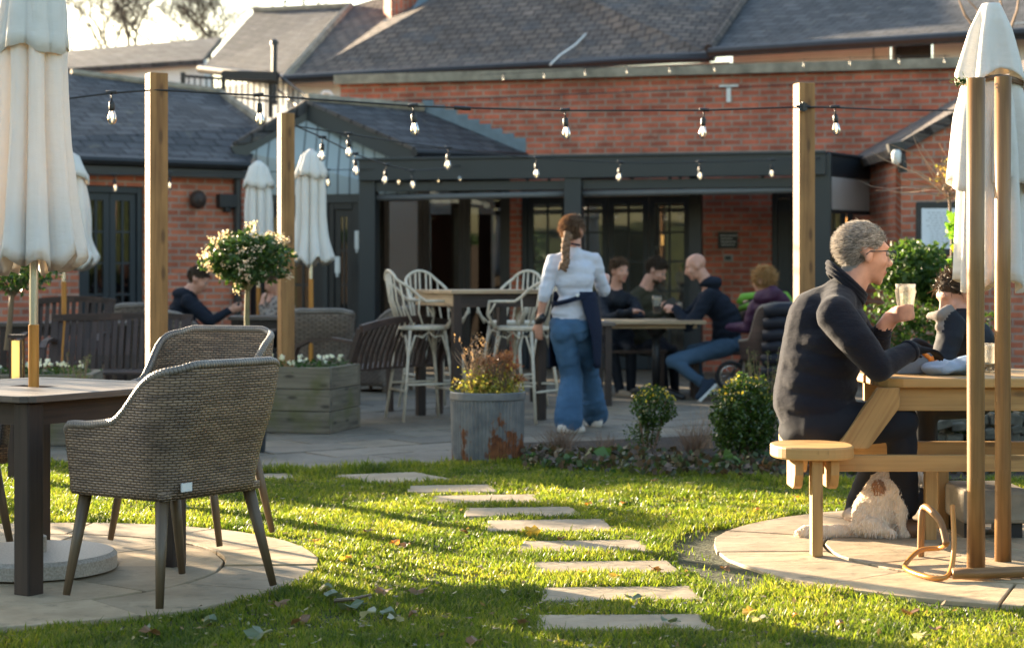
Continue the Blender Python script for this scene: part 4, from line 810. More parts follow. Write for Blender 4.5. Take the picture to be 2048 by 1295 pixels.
# ------------------------------------------------------------------ wicker armchairs (tub shape)
WK = wickermat('woven_rattan', (.31, .215, .14), (.14, .095, .065), (.02, .014, .01))
WK2 = wickermat('tan_wicker', (.27, .215, .17), (.2, .16, .13), (.04, .03, .025), row=.022, wid=.07)
RIM = wickermat('braided_rim', (.27, .23, .19), (.17, .145, .12), (.03, .022, .018), row=.03, wid=.013)
def tub_chair(name, label, group, W=.58, D=.54, zb=.385, za=.655, zk=.862, lean=.06, th=.028, legs=True, wk=None, legmat=None, cushion=None, seat=.47, splay=.0, tagp=True):
    """origin on the floor, facing +y (front), back at -y"""
    t = thing(name, (0, 0, 0), label, 'armchair', group)
    # plan path from front-left round the back to front-right
    r = .13; hw, hd = W / 2, D / 2; path = []
    def seg(a, b, n): return [(a[0] + (b[0] - a[0]) * i / n, a[1] + (b[1] - a[1]) * i / n) for i in range(n)]
    fr_ = .05
    path += [(-hw + fr_ - fr_ * math.cos(q), hd - fr_ + fr_ * math.sin(q)) for q in [math.pi / 2 * (1 - i / 5) for i in range(5)]]
    path += seg((-hw, hd - fr_), (-hw, -hd + r), 14)
    path += [(-hw + r - r * math.cos(q), -hd + r - r * math.sin(q)) for q in [math.pi / 2 * i / 8 for i in range(8)]]
    path += seg((-hw + r, -hd), (0, -hd), 10)
    path = path + [(0, -hd)] + [(-x, y) for x, y in reversed(path)]
    m = len(path); ln = [0.0]
    for i in range(1, m): ln.append(ln[-1] + math.dist(path[i], path[i - 1]))
    sm = lambda e: max(0, min(1, e)) ** 2 * (3 - 2 * max(0, min(1, e)))
    tops = []
    for (x, y) in path:
        u = sm(((-hd + .27) - y) / .22); front = sm((y - (hd - .06)) / .06)
        z = za - .018 * sm((y + .05) / .2) + (zk - za) * u - .03 * front
        z -= .03 * max(0, 1 - abs((abs(x) - hw) / .1)) * sm((-hd + .16 - y) / .12) * (1 - max(0, (-hd + .02 - y)) * 20)
        tops.append(z)
    rows = 14; Vo = []; Vi = []; nrm = []
    for i in range(m):
        a = path[max(0, i - 1)]; b = path[min(m - 1, i + 1)]; tx, ty = b[0] - a[0], b[1] - a[1]; l = math.hypot(tx, ty); nrm.append((-(-ty) / l * -1, -tx / l * 1) if False else (ty / l * -1 * -1, -tx / l * -1 * -1))
    # outward normal: path runs clockwise seen from above starting front-left -> back -> front-right
    nrm = []
    for i in range(m):
        a = path[max(0, i - 1)]; b = path[min(m - 1, i + 1)]; tx, ty = b[0] - a[0], b[1] - a[1]; l = math.hypot(tx, ty); nrm.append((ty / l, -tx / l))
    def pos(i, f, inner):
        x, y = path[i]; nx, ny = nrm[i]; z = zb + (tops[i] - zb) * f; d = (z - zb)
        bk = sm(((-hd + .30) - y) / .27); out = .022 * (d / (zk - zb)) * bk * lean / .06
        taper = -.03 * (1 - (z - zb) / (za - zb)) if z < za else 0
        yy = y - lean * sm((z - seat) / (zk - seat)) * bk
        o = out + taper - (th if inner else 0)
        return (x + nx * o, yy + ny * o, z)
    mb = MB()
    for inner in (0, 1):
        vs = [pos(i, j / rows, inner) for j in range(rows + 1) for i in range(m)]
        fs = []; uvs = []
        for j in range(rows):
            for i in range(m - 1):
                q = (j * m + i, j * m + i + 1, (j + 1) * m + i + 1, (j + 1) * m + i); z0_ = [vs[k][2] for k in q]; uv = [(ln[i], z0_[0]), (ln[i + 1], z0_[1]), (ln[i + 1], z0_[2]), (ln[i], z0_[3])]
                fs.append(q if not inner else q[::-1]); uvs.append(uv if not inner else uv[::-1])
        mb.add(vs, fs, uvs)
    b2 = (rows + 1) * m
    fs = [(i + 1, i, b2 + i, b2 + i + 1) for i in range(m - 1)]; base = 0
    mb.f += [list(f) for f in fs]; mb.uv += [[(ln[i + 1], 0), (ln[i], 0), (ln[i], .03), (ln[i + 1], .03)] for i in range(m - 1)]; mb.mi += [0] * len(fs)
    for e in (0, m - 1):
        for j in range(rows):
            f = [j * m + e, (j + 1) * m + e, b2 + (j + 1) * m + e, b2 + j * m + e]; mb.f.append(f if e == 0 else f[::-1]); mb.uv.append([(0, mb.v[k][2]) if q < 2 else (.03, mb.v[k][2]) for q, k in enumerate(f)]); mb.mi.append(0)
    # front apron and seat
    fr = MB(); y0 = hd - .012; 
    mb.box((0, y0 - .015, (zb + seat) / 2), (W - .1, .03, seat - zb - .01)); mb.box((0, .0, zb + .015), (W - .09, D - .08, .028))
    mb.build('woven_shell', wk or WK, t, world=False, smooth=True)
    rim = [Vector(pos(i, 1, 0)) * .5 + Vector(pos(i, 1, 1)) * .5 for i in range(m)]; dn = [Vector(pos(0, f, 0)) * .5 + Vector(pos(0, f, 1)) * .5 for f in (0, .4, .8)]; dn2 = [Vector(pos(m - 1, f, 0)) * .5 + Vector(pos(m - 1, f, 1)) * .5 for f in (.8, .4, 0)]
    mb = MB(); mb.tube(dn + rim + dn2, th * .62, 10); mb.build('braided_rim', RIM, t, world=False, smooth=True)
    mb = MB(); mb.box((0, -.0, seat - .02), (W - .12, D - .12, .07)); mb.build('seat', cushion or wk or WK, t, world=False, bevel=.02)
    if legs:
        for sx in (-1, 1):
            for sy, dy in ((-1, .235), (1, .2)):
                mb = MB(); mb.tube([(sx * (hw - .07), sy * (hd - .075), zb), (sx * (hw - .0 + splay), sy * (dy + .02), .022)], [.024, .014], 14); mb.build('leg', legmat or MT['oak'], t, world=False, smooth=True)
                mb = MB(); mb.tube([(sx * (hw + splay), sy * (dy + .02), .022), (sx * (hw + splay), sy * (dy + .02), .0)], .013, 10)
    if tagp:
        mb = MB(); mb.box((-.16, -hd - .001 + .016, zb + .045), (.05, .006, .03)); mb.build('label_tag', mt_wp, t, world=False)
    return t
u_ = Vector((.53, .85, 0)); v_ = Vector((-.85, .53, 0))
def face(v): return math.atan2(v.y, v.x) - math.pi / 2
nc = tub_chair('wicker_armchair', 'woven wicker armchair nearest the camera, seen from behind, right of the wooden table', 'wicker armchairs round the wooden table')
nc.location = (-1.265, 6.62, .02); nc.rotation_euler = (0, 0, face(Vector((-.82, .57, 0))))
rc = copy_tree(nc, (-1.42, 7.95, .02), face(Vector((-.36, -.93, 0))), 'wicker armchair beyond the wooden table, its sunlit inner back showing over the nearest chair')
rc.scale = (.94, .97, 1.075)
lc_ = copy_tree(nc, (-2.47, 7.52, .02), face(Vector((.82, -.57, 0))), 'wicker armchair at the left edge, only a leg and strip of weave in view')
# ---- wooden table
tb = thing('wooden_table', TC + Vector((0, 0, .02)), 'square dark teak table with greyed slatted top in the left foreground', 'table', rz=math.atan2(v_.y, v_.x))
S = .93; mb = MB(); ns = 9; wS = (S - .16) / ns; R0 = .05
for k in range(ns):
    y = -S / 2 + .08 + wS * (k + .5); 
    if abs(y) < .05: mb.box((-.27, y, .725), (S / 2 - .12, wS - .004, .022)); mb.box((.27, y, .725), (S / 2 - .12, wS - .004, .022))
    else: mb.box((0, y, .725), (S - .16, wS - .004, .022))
mb.build('tabletop_slats', MT['teaktop'], tb, world=False, bevel=.002)
mb = MB()
def rr_(h): 
    out = []
    for cx, cy, a0 in ((1, 1, 0), (-1, 1, 90), (-1, -1, 180), (1, -1, 270)):
        for i in range(6): a = math.radians(a0 + 18 * i); out.append((cx * (h - .06) + .06 * math.cos(a), cy * (h - .06) + .06 * math.sin(a)))
    return out
for side in range(4):
    R_ = Matrix.Rotation(side * math.pi / 2, 3, 'Z'); prof = [(-S / 2 + .078, -S / 2 + .078), (-S / 2 + .02, -S / 2 + .02), (-S / 2 + .045, -S / 2 + .002), (-S / 2 + .08, -S / 2), (S / 2 - .08, -S / 2), (S / 2 - .045, -S / 2 + .002), (S / 2 - .02, -S / 2 + .02), (S / 2 - .078, -S / 2 + .078)]
    mb.prism([(R_ @ Vector((a, b, 0)))[:2] for a, b in prof], .712, .737)
mb.build('tabletop_frame', MT['teaktop'], tb, world=False, bevel=.003)
mb = MB()
for sx, sy, a, b in ((0, 1, .72, .022), (0, -1, .72, .022), (1, 0, .022, .72), (-1, 0, .022, .72)): mb.box((sx * .375, sy * .375, .665), (a, b, .085))
mb.build('apron', MT['teak'], tb, world=False)
for sx in (-1, 1):
    for sy in (-1, 1): mb = MB(); mb.box((sx * .385, sy * .385, .355), (.078, .078, .71)); mb.build('leg', MT['teak'], tb, world=False, bevel=.008)

# ------------------------------------------------------------------ background lounge chairs
def lounge(label, px, Y, rz, W=.62, D=.66, zk=.86, grp='wicker lounge chairs on the patio'):
    p = P(px, 548, Y); t = tub_chair('lounge_chair', label, grp, W=W, D=D, zb=.06, za=.58, zk=zk, lean=.16, th=.05, legs=False, wk=WK2, cushion=MT['anth'], seat=.4, tagp=False)
    for sx in (-1, 1):
        for sy in (-1, 1): mb = MB(); mb.tube([(sx * W * .38, sy * D * .38, .08), (sx * W * .4, sy * D * .4, 0)], .02, 8); mb.build('leg', MT['oak'], t, world=False)
    t.location = (p.x, p.y, 0); t.rotation_euler = (0, 0, rz); return t
lounge('wicker lounge chair with curved arm that the man in the navy hoodie sits in', 425, 16.9, math.radians(-62), W=.7, D=.74)
lounge('high backed wicker lounge chair seen square from behind, right of the planter post', 640, 17.0, math.radians(6), W=.56, D=.66)
lounge('wicker lounge chair turned sideways between the square backed one and the bar stools', 755, 18.6, math.radians(58), W=.6, D=.66)
lounge('small tan wicker chair by the french doors behind the slatted bench', 243, 17.6, math.radians(35), W=.5, D=.5, zk=.9)
def coffee(label, px, py, Y, w, d, h, rz=0, grp=None):
    p = P(px, 548, Y); t = thing('patio_table', (p.x, p.y, 0), label, 'table', grp, rz); mb = MB()
    for k in range(6): mb.box((0, -d / 2 + d * (k + .5) / 6, h - .015), (w, d / 6 - .006, .03))
    mb.build('tabletop', MT['teaktop'], t, world=False); mb = MB()
    mb.box((0, -d / 2 + .06, h - .075), (w - .14, .02, .08)); mb.box((0, d / 2 - .06, h - .075), (w - .14, .02, .08)); mb.build('apron', MT['teak'], t, world=False)
    for sx in (-1, 1):
        for sy in (-1, 1): mb = MB(); mb.box((sx * (w / 2 - .06), sy * (d / 2 - .06), (h - .03) / 2), (.06, .06, h - .03)); mb.build('leg', MT['teak'], t, world=False)
    return t
coffee('patio table in front of the two seated friends, behind the flowering tree', 560, 0, 17.3, .95, .8, .8, .1)
coffee('long weathered table beside the left french doors', 130, 0, 16.6, 1.15, .7, .76, .15)
coffee('dark wooden dining table right beside the waitress, only its end showing', 1140, 0, 16.7, .75, .75, .76, .08)
# ------------------------------------------------------------------ slatted benches
def bench(label, px, Y, rz, W=1.3, n=17, zk=.86, m=None, curved=.06):
    """facing +y; back at -y"""
    m = m or MT['bench']; p = P(px, 548, Y); t = thing('slatted_bench', (p.x, p.y, 0), label, 'bench', 'curved dark slatted garden benches', rz)
    mb = MB()
    for k in range(6): mb.box((0, -.2 + .085 * k, .43), (W - .06, .07, .02))
    mb.build('seat', m, t, world=False)
    def top(x): return zk - curved * (2 * x / W) ** 2
    mb = MB()
    for k in range(n):
        x = -W / 2 + .07 + (W - .14) * k / (n - 1); pts = [(x, -.23, .44), (x, -.25, .55), (x, -.30, .68), (x, -.36, top(x) - .02)]
        for a, b in zip(pts, pts[1:]): mb.beam(a, b, .035, .014, roll=0)
    mb.build('back_slats', m, t, world=False)
    mb = MB(); q = [Vector((-W / 2 + W * i / 12, -.365 - .02 * math.cos(i / 12 * math.pi), top(-W / 2 + W * i / 12))) for i in range(13)]
    for a, b in zip(q, q[1:]): mb.beam(a, b, .035, .055)
    mb.build('top_rail', m, t, world=False)
    for sx in (-1, 1):
        x = sx * (W / 2 - .03); mb = MB(); q = [Vector((x, -.3, .66)), Vector((x, -.1, .685)), Vector((x, .12, .67)), Vector((x, .24, .62)), Vector((x, .28, .52))]
        for a, b in zip(q, q[1:]): mb.beam(a, b, .05, .028)
        mb.build('arm', m, t, world=False)
        mb = MB(); mb.beam((x, .26, 0), (x, .27, .56), .045, .045); mb.build('leg', m, t, world=False)
        mb = MB(); mb.beam((x, -.24, 0), (x, -.24, .45), .045, .045); mb.beam((x, -.24, .45), (x, -.36, zk - curved), .045, .045); mb.build('leg', m, t, world=False)
    return t
bench('slatted bench on the left facing the camera, between parasol pole and timber post', 232, 14.2, math.radians(184), W=1.12, n=19, zk=.86, curved=.015)
bench('dark slatted bench right of the planter, seen from behind with curved top rail', 742, 15.0, math.radians(62), W=1.5, n=19, zk=.83)
bench('dark slatted chair bench behind the left bench, beside the left parasol pole', 128, 15.6, math.radians(180), W=.72, n=11, zk=.98, curved=.03)
# ------------------------------------------------------------------ bar table and stools
bt = thing('bar_table', (-.27, 15.1, 0), 'tall wooden bar table with pale top among the cream stools', 'table', rz=math.atan2(.3, .69))
mb = MB()
for k in range(7): mb.box((0, -.47 + .94 * (k + .5) / 7, 1.055), (.88, .94 / 7 - .004, .03))
mb.build('tabletop', MT['bartop'], bt, world=False, bevel=.003)
mb = MB(); 
for sx, sy, a, b in ((0, 1, .7, .025), (0, -1, .7, .025), (1, 0, .025, .76), (-1, 0, .025, .76)): mb.box((sx * .375, sy * .41, .985), (a, b, .11))
mb.build('apron', MT['teak'], bt, world=False)
mb = MB(); mb.box((-.408, 0, .99), (.012, .86, .1)); mb.build('sunlit_end_panel', MT['bartop'], bt, world=False)  # paler board on the left end: direct sun put into the colour
for sx in (-1, 1):
    for sy in (-1, 1): mb = MB(); mb.box((sx * .375, sy * .41, .52), (.07, .07, 1.04)); mb.build('leg', MT['teak'], bt, world=False)
def stool(label, px, Y, rz):
    """rattan bar stool with hooped spindle back; facing +y"""
    p = P(px, 548, Y); t = thing('bar_stool', (p.x, p.y, 0), label, 'bar stool', 'cream spindle back bar stools', rz); m = MT['cream']; zs = .76
    mb = MB(); mb.lathe([(.2, zs - .02), (.225, zs - .01), (.225, zs + .01), (.2, zs + .02)], n=28); mb.build('seat', m, t, world=False, smooth=False)
    # hoop: arms sweep forward then rise into the back
    mb = MB(); hoop = []
    for i in range(33):
        a = math.pi * i / 32; s = math.sin(a); x = -.25 * math.cos(a) ; 
        y = .18 - .42 * min(1, s * 1.35) ** 1.0; z = zs + .22 + .25 * (max(0, (s - .45) / .55) ** .6); hoop.append((x * (1 - .12 * s), y - .05 * max(0, (s - .45) / .55), z))
    mb.tube([(-.2, .16, zs)] + [(-.245, .2, zs + .12)] + hoop + [(.245, .2, zs + .12), (.2, .16, zs)], .0125, 8); mb.build('back_hoop', m, t, world=False, smooth=True)
    mb = MB()
    for i in (5, 8, 11, 13.3, 16, 18.7, 21, 24, 27):
        j = int(i); h = Vector(hoop[j]); a = math.pi * i / 32; b = Vector((-.2 * math.cos(a), .1 - .3 * math.sin(a), zs)); mb.tube([b, (b + h) / 2 + Vector((0, -.025, 0)), h], .008, 6)
    for sx in (-1, 1): mb.tube([(sx * .16, .15, zs), (sx * .26, .19, zs + .1), (sx * .24, .12, zs + .225)], .009, 6)
    mb.build('spindles', m, t, world=False, smooth=True)
    L = []
    for sx in (-1, 1):
        for sy in (-1, 1):
            a = Vector((sx * .15, sy * .15, zs - .02)); b = Vector((sx * .235, sy * .235, 0)); L.append((a, b)); mb = MB(); mb.tube([a, b], [.0145, .012], 8); mb.build('leg', m, t, world=False, smooth=True)
    mb = MB()
    def at_(i, z): a, b = L[i]; return a.lerp(b, (a.z - z) / (a.z - b.z))
    for i, j, z in ((0, 1, .3), (2, 3, .3), (0, 2, .25), (1, 3, .25)): mb.tube([at_(i, z), at_(j, z)], .011, 6)
    mb.build('footrest', m, t, world=False, smooth=True)
    mb = MB()
    for i, j in ((0, 1), (1, 3), (3, 2), (2, 0)):
        a, b = at_(i, .5), at_(j, .5); c_ = (a + b) / 2; c_.z = zs - .03; mb.tube([a, a.lerp(c_, .35) + Vector((0, 0, .12)), c_.lerp(a, .3) + Vector((0, 0, .02)), c_, c_.lerp(b, .3) + Vector((0, 0, .02)), b.lerp(c_, .35) + Vector((0, 0, .12)), b], .009, 6)
    mb.build('arched_braces', m, t, world=False, smooth=True)
    return t
stool('cream bar stool left of the bar table, its back toward the slatted bench', 843, 14.9, math.radians(-68))
stool('cream bar stool behind the bar table, its round hoop back facing the camera side', 868, 16.2, math.radians(-150))
stool('cream bar stool in front of the bar table beside the waitress', 1047, 14.7, math.radians(62))
stool('cream bar stool at the far side of the bar table, mostly hidden by another stool', 1025, 16.3, math.radians(150))
# ------------------------------------------------------------------ dining table of the group
dt = thing('dining_table', (P(1304, 548, 17.4).x, 17.4, 0), 'pale planked pub table on a black pedestal where the group sits', 'table', rz=.02)
mb = MB()
for k in range(7): mb.box((0, -.4 + .8 * (k + .5) / 7, .745), (.95, .8 / 7 - .004, .035))
mb.build('tabletop', MT['bartop'], dt, world=False, bevel=.003); mb = MB(); mb.box((0, 0, .705), (.8, .6, .04)); mb.build('under_frame', MT['bartop'], dt, world=False)
mb = MB(); mb.tube([(.04, 0, .69), (.04, 0, .07)], .04, 12)
mb.tube([(.04, .0, .69), (.04, 0, .6)], [.12, .05], 12); mb.build('pedestal', MT['black'], dt, world=False, smooth=True)
mb = MB()
for k in range(4): a = math.pi / 4 + k * math.pi / 2; mb.tube([(.04, 0, .09), (.04 + .2 * math.cos(a), .2 * math.sin(a), .06), (.04 + .34 * math.cos(a), .34 * math.sin(a), .02)], [.035, .028, .03], 8)
mb.build('cross_foot', MT['black'], dt, world=False, smooth=True)
for px, Y, label, W in ((1440, 17.5, 'low dark wooden bench the bald man sits on', .6), (1240, 17.9, 'low dark wooden bench under the two young men', .9)):
    p = P(px, 548, Y); t = thing('low_bench', (p.x, p.y, 0), label, 'bench', rz=.05); mb = MB()
    for k in range(3): mb.box((0, -.12 + .12 * k, .435), (W, .11, .03))
    mb.build('seat', MT['bench'], t, world=False)
    for sx in (-1, 1):
        for sy in (-1, 1): mb = MB(); mb.box((sx * (W / 2 - .05), sy * .12, .21), (.05, .05, .42)); mb.build('leg', MT['bench'], t, world=False)
wc = tub_chair('dining_armchair', 'brown wooden chair with a black padded coat over it, under the curly haired woman', None, W=.5, D=.5, zb=.4, za=.6, zk=.93, lean=.05, legs=True, wk=MT['bench'], tagp=False)
p = P(1545, 548, 16.7); wc.location = (p.x, p.y, 0); wc.rotation_euler = (0, 0, math.radians(20))
cg = MB(); 
for j in range(7):
    z = .2 + .11 * j; cg.tube([(-.24, -.30 - .03 * j * .5, z), (-.12, -.36 - .015 * j, z + .02), (.12, -.36 - .015 * j, z + .02), (.24, -.30 - .015 * j, z)], [.05, .062, .062, .05], 12)
o = cg.build('padded_coat', cloth('black_padding', (.02, .02, .028), bmp=.3, rough=.5), None, world=False, smooth=True); o.location = wc.location; o.rotation_euler = (0, 0, math.radians(14)); tag(o, 'black padded coat draped over the back of the curly haired woman\'s chair', 'coat')
# pushchair with lime trim
pc = thing('pushchair', (P(1530, 548, 17.6).x, 17.6, 0), 'black pushchair with lime green hood trim behind the curly haired woman', 'pushchair')
mb = MB(); Y = 17.6
mb.tube([P(1478, 607, Y), P(1484, 594, Y), P(1530, 588, Y), P(1572, 590, Y), P(1586, 610, Y), P(1588, 640, Y)], .035, 8); mb.tube([P(1480, 618, Y - .1), P(1510, 606, Y - .2), P(1560, 604, Y - .2)], .03, 8); mb.build('hood_trim', plain('lime_fabric', (.17, .38, .03), .6, .1), pc, smooth=True)
mb = MB(); c = P(1532, 630, Y + .1); vs = []
mb.lathe([(.28, -.15), (.3, 0), (.26, .12), (.15, .2), (.02, .23)], c, 20); mb.build('hood', MT['black'], pc, smooth=True)
for px in (1462, 1570):
    mb = MB(); c = P(px, 752, 17.2); mb.tube([c + Vector((.13 * math.cos(a), .03, .13 * math.sin(a))) for a in [i / 20 * 2 * math.pi for i in range(21)]], .018, 8); w_ = mb.build('wheel', MT['black'], pc, smooth=True)
    mb = MB(); mb.tube([c + Vector((.1 * math.cos(a), .03, .1 * math.sin(a))) for a in [i / 20 * 2 * math.pi for i in range(21)]], .009, 6)
    for i in range(6): a = i * math.pi / 3; mb.tube([c + Vector((0, .03, 0)), c + Vector((.1 * math.cos(a), .03, .1 * math.sin(a)))], .005, 5)
    mb.build('rim', MT['chrome'], w_, smooth=True)
mb = MB(); mb.tube([P(1462, 752, 17.2), P(1500, 690, 17.4), P(1580, 640, 17.6)], .014, 6); mb.tube([P(1570, 752, 17.2), P(1530, 690, 17.4), P(1500, 640, 17.6)], .014, 6); mb.build('frame', MT['chrome'], pc)
# glasses on the group's table
def pint(name, label, base, k, fill, drink, grp=None):
    t = thing(name, base, label, 'glass', grp); pr_ = [(.030, 0), (.031, .01), (.034, .06), (.041, .105), (.043, .118), (.040, .13), (.042, .148)]
    mb = MB(); mb.lathe([(r * k, z * k) for r, z in pr_] + [(r * k - .0025, z * k) for r, z in reversed(pr_[1:])] , n=28, capt=True); mb.build('tumbler', MT['clear'], t, world=False, smooth=True)
    mb = MB(); mb.lathe([(.028 * k, .012 * k), (.031 * k, .05 * k), (.031 * k + .009 * k * min(1, fill), .012 * k + fill * .1 * k)], n=24); mb.build('drink', drink, t, world=False, smooth=True)
    return t
stout = plain('stout', (.02, .008, .005), .2, .1); foam = plain('beer_foam', (.75, .68, .55), .7, .1)
pint('pint_glass', 'pint glass half full of dark beer standing on the group\'s table', P(1314, 627, 17.2), 1.15, .5, stout)
pint('small_glass', 'small pale glass near the bald man\'s hands', P(1360, 625, 17.5), .7, .5, foam)

# ------------------------------------------------------------------ planters and plants
GREEN = leafmat('shrub_leaves', [(.02, .055, .012), (.035, .08, .015), (.06, .11, .02), (.03, .06, .02)], .25)
BOX = leafmat('box_leaves', [(.022, .05, .01), (.04, .085, .014), (.075, .13, .02), (.03, .06, .012)], .35, rough=.25, spec=.6)
GOLD = leafmat('golden_tips', [(.55, .38, .03), (.5, .42, .06), (.4, .35, .05)], .4)
WHITEP = leafmat('white_petals', [(.8, .8, .74), (.7, .72, .62), (.85, .8, .7)], .3, rough=.6)
PINKP = leafmat('pinkish_blossom', [(.75, .6, .48), (.7, .5, .38), (.8, .72, .6)], .3, rough=.6)
TWIG = plain('dry_twig', (.22, .14, .09), .8, .3)
def cloud(c, rx, ry, rz, n, core=.55, flat=0, lump=.25, seed=0):
    out = []; 
    while len(out) < n:
        d = np.random.normal(size=3); d /= np.linalg.norm(d); r = core + (1 - core) * np.random.rand() ** .6
        r *= 1 + lump * (noise.noise(Vector(d * 2.1) + Vector((seed, 0, 0))) + .6 * noise.noise(Vector(d * 5) + Vector((0, seed, 0))))
        out.append((c[0] + d[0] * rx * r, c[1] + d[1] * ry * r, c[2] + d[2] * rz * r))
    return out
def planter_box(label, c, w, d, h, rz, grp='weathered sleeper planters'):
    t = thing('wooden_planter', c, label, 'planter', grp, rz); mb = MB(); nr = 3
    for k in range(nr):
        z = h * (k + .5) / nr; hh = h / nr - .004
        mb.box((0, -d / 2 + .03, z), (w, .06, hh)); mb.box((0, d / 2 - .03, z), (w, .06, hh)); mb.box((-w / 2 + .03, 0, z), (.06, d - .122, hh)); mb.box((w / 2 - .03, 0, z), (.06, d - .122, hh))
    mb.build('boards', MT['sleeper'], t, world=False, bevel=.006); mb = MB(); mb.box((0, 0, h - .06), (w - .121, d - .121, .02)); mb.build('soil', MT['soil'], t, world=False); return t
rzp = math.atan2(.26, .965) * 1
pcen = Vector((-1.81, 13.97, 0)); angp = math.atan2(.965, .26) - math.pi / 2
pb1 = planter_box('weathered wooden planter of white pansies round the base of the planter post', pcen, 1.1, .68, .5, angp)
def flowers(label, name, pts, h, nb, mat=WHITEP, group='white pansies in the planters'):
    """low bedding plants: leaves plus blooms"""
    for p in pts:
        t = thing(name, p, label, 'plant', group); c = [(random.gauss(0, .045), random.gauss(0, .045), random.uniform(0, h)) for _ in range(70)]
        leaves('foliage', c, .035, GREEN, t, world=False) if False else None
        o = leaves('foliage', c, .035, GREEN, None); o.parent = t
        b = []
        for _ in range(nb):
            q = (random.gauss(0, .045), random.gauss(0, .045) - .02, h + random.uniform(-.01, .035)); b += [(q[0] + random.gauss(0, .009), q[1] + random.gauss(0, .009), q[2] + random.gauss(0, .009)) for _ in range(6)]
        if b: o = leaves('blossom', b, .03, mat, None, aspect=.9); o.parent = t
Rp = Matrix.Rotation(angp, 3, 'Z')
flowers('small white flowered pansy growing in the planter at the planter post', 'pansy', [pcen + Rp @ Vector((-.45 + .18 * i + random.uniform(-.03, .03), sgn * .2 + random.uniform(-.08, .08), .46)) for i in range(6) for sgn in (-1, .6)], .08, 3)
pb2 = planter_box('weathered planter behind the left table filled with white flowers and a standard tree', P(85, 548, 12.9) * Vector((1, 1, 0)) if False else Vector((P(85, 548, 12.9).x, 12.9, 0)), .78, .7, .5, .12)
flowers('small white flowered pansy growing in the left planter', 'pansy', [Vector((P(5 + 28 * i, 548, 12.75).x, 12.75 + .15 * (i % 2), .46)) for i in range(6)], .08, 3, group='white pansies in the left planter')
# flowering standard tree
st_ = thing('standard_tree', (P(495, 548, 12.2).x, 12.2, 0), 'round headed standard shrub covered in small white and pink blossom', 'tree')
tc = P(492, 520, 12.2); mb = MB(); bx_ = P(495, 548, 12.2).x; mb.tube([(bx_, 12.2, .2), (bx_ + .005, 12.2, .6), (bx_ - .005, 12.2, .9), (bx_, 12.2, 1.12)], [.022, .019, .018, .016], 8)
for k in range(9): a = k * .7; mb.tube([(bx_, 12.2, 1.08), (bx_ + .12 * math.cos(a), 12.2 + .12 * math.sin(a), 1.25), (bx_ + .26 * math.cos(a), 12.2 + .26 * math.sin(a), 1.34)], [.01, .007, .003], 5)
mb.build('trunk', plain('green_bark', (.2, .17, .08), .8, .3), st_)
cr = cloud((tc.x, 12.2, tc.z + .01), .295, .29, .19, 3000, core=.35, lump=.3, seed=3); cr = [c for c in cr if c[2] > tc.z - .16 or random.random() < .3]
leaves('crown', cr, .045, GREEN, st_)
bl_ = []
for _ in range(72):
    q = cloud((tc.x, 12.2, tc.z + .02), .305, .3, .2, 1, core=.97, lump=.3, seed=3)[0]
    if q[2] < tc.z - .1 and random.random() < .6: continue
    bl_ += [(q[0] + random.gauss(0, .016), q[1] + random.gauss(0, .016), q[2] + random.gauss(0, .011)) for _ in range(14)]
leaves('blossom', bl_, .017, PINKP, st_, aspect=.9)
mb = MB(); mb.lathe([(.12, 0), (.14, .3), (.145, .32), (.13, .32), (.12, .26)], (bx_, 12.2, 0), 24); o = mb.build('plant_pot', MT['anth'], st_)
s2 = thing('standard_tree', (P(22, 548, 12.8).x, 12.8, 0), 'second standard tree with pale trunk at the left edge, under the big parasol', 'tree')
c = P(30, 548, 12.8); mb = MB(); mb.tube([P(14, 700, 12.8), P(20, 640, 12.8), P(24, 590, 12.8)], [.022, .02, .017], 8)
for dx_ in (-40, -20, 0, 25, 45): mb.tube([P(24, 595, 12.8), P(24 + dx_ * .5, 570, 12.8), P(24 + dx_, 548, 12.8)], [.012, .008, .004], 5)
mb.build('trunk', MT['oak'], s2); leaves('crown', cloud(P(30, 540, 12.8), .34, .3, .16, 1700, core=.3, lump=.4), .04, GREEN, s2)
# rosemary and clipped box
def spiky(name, label, base, n, h, spread, mat, cat='plant', group=None, lw=.02, per=26, ls=.022):
    t = thing(name, base, label, cat, group); mb = MB(); C = []
    for i in range(n):
        a = random.uniform(0, 6.28); r = spread * random.random() ** .5; p = Vector(base) + Vector((math.cos(a) * r * .5, math.sin(a) * r * .5, 0)); q = Vector(base) + Vector((math.cos(a) * r, math.sin(a) * r, h * random.uniform(.55, 1)))
        mb.tube([p, p.lerp(q, .5) + Vector((0, 0, .03)), q], [.004, .003, .002], 4)
        for _ in range(per): s = random.uniform(.25, 1.03); z = p.lerp(q, s); C.append((z.x + random.gauss(0, lw * .5), z.y + random.gauss(0, lw * .5), z.z))
    mb.build('stems', TWIG, t); leaves('foliage', C, ls, mat, t, aspect=.22 if ls < .03 else .5); return t
ROS = leafmat('rosemary', [(.1, .14, .05), (.16, .2, .07), (.25, .26, .1)], .35)
spiky('rosemary_bush', 'upright rosemary bush behind the big clipped box bush', G(1535, 880, 0) * 1, 20, .66, .16, ROS, 'shrub', per=70, lw=.025)
spiky('rosemary_bush', 'pale green rosemary sprigs behind the far edge of the left table', (P(148, 548, 12.0).x, 12.0, .3), 9, .38, .1, ROS, 'shrub', per=60, lw=.025)
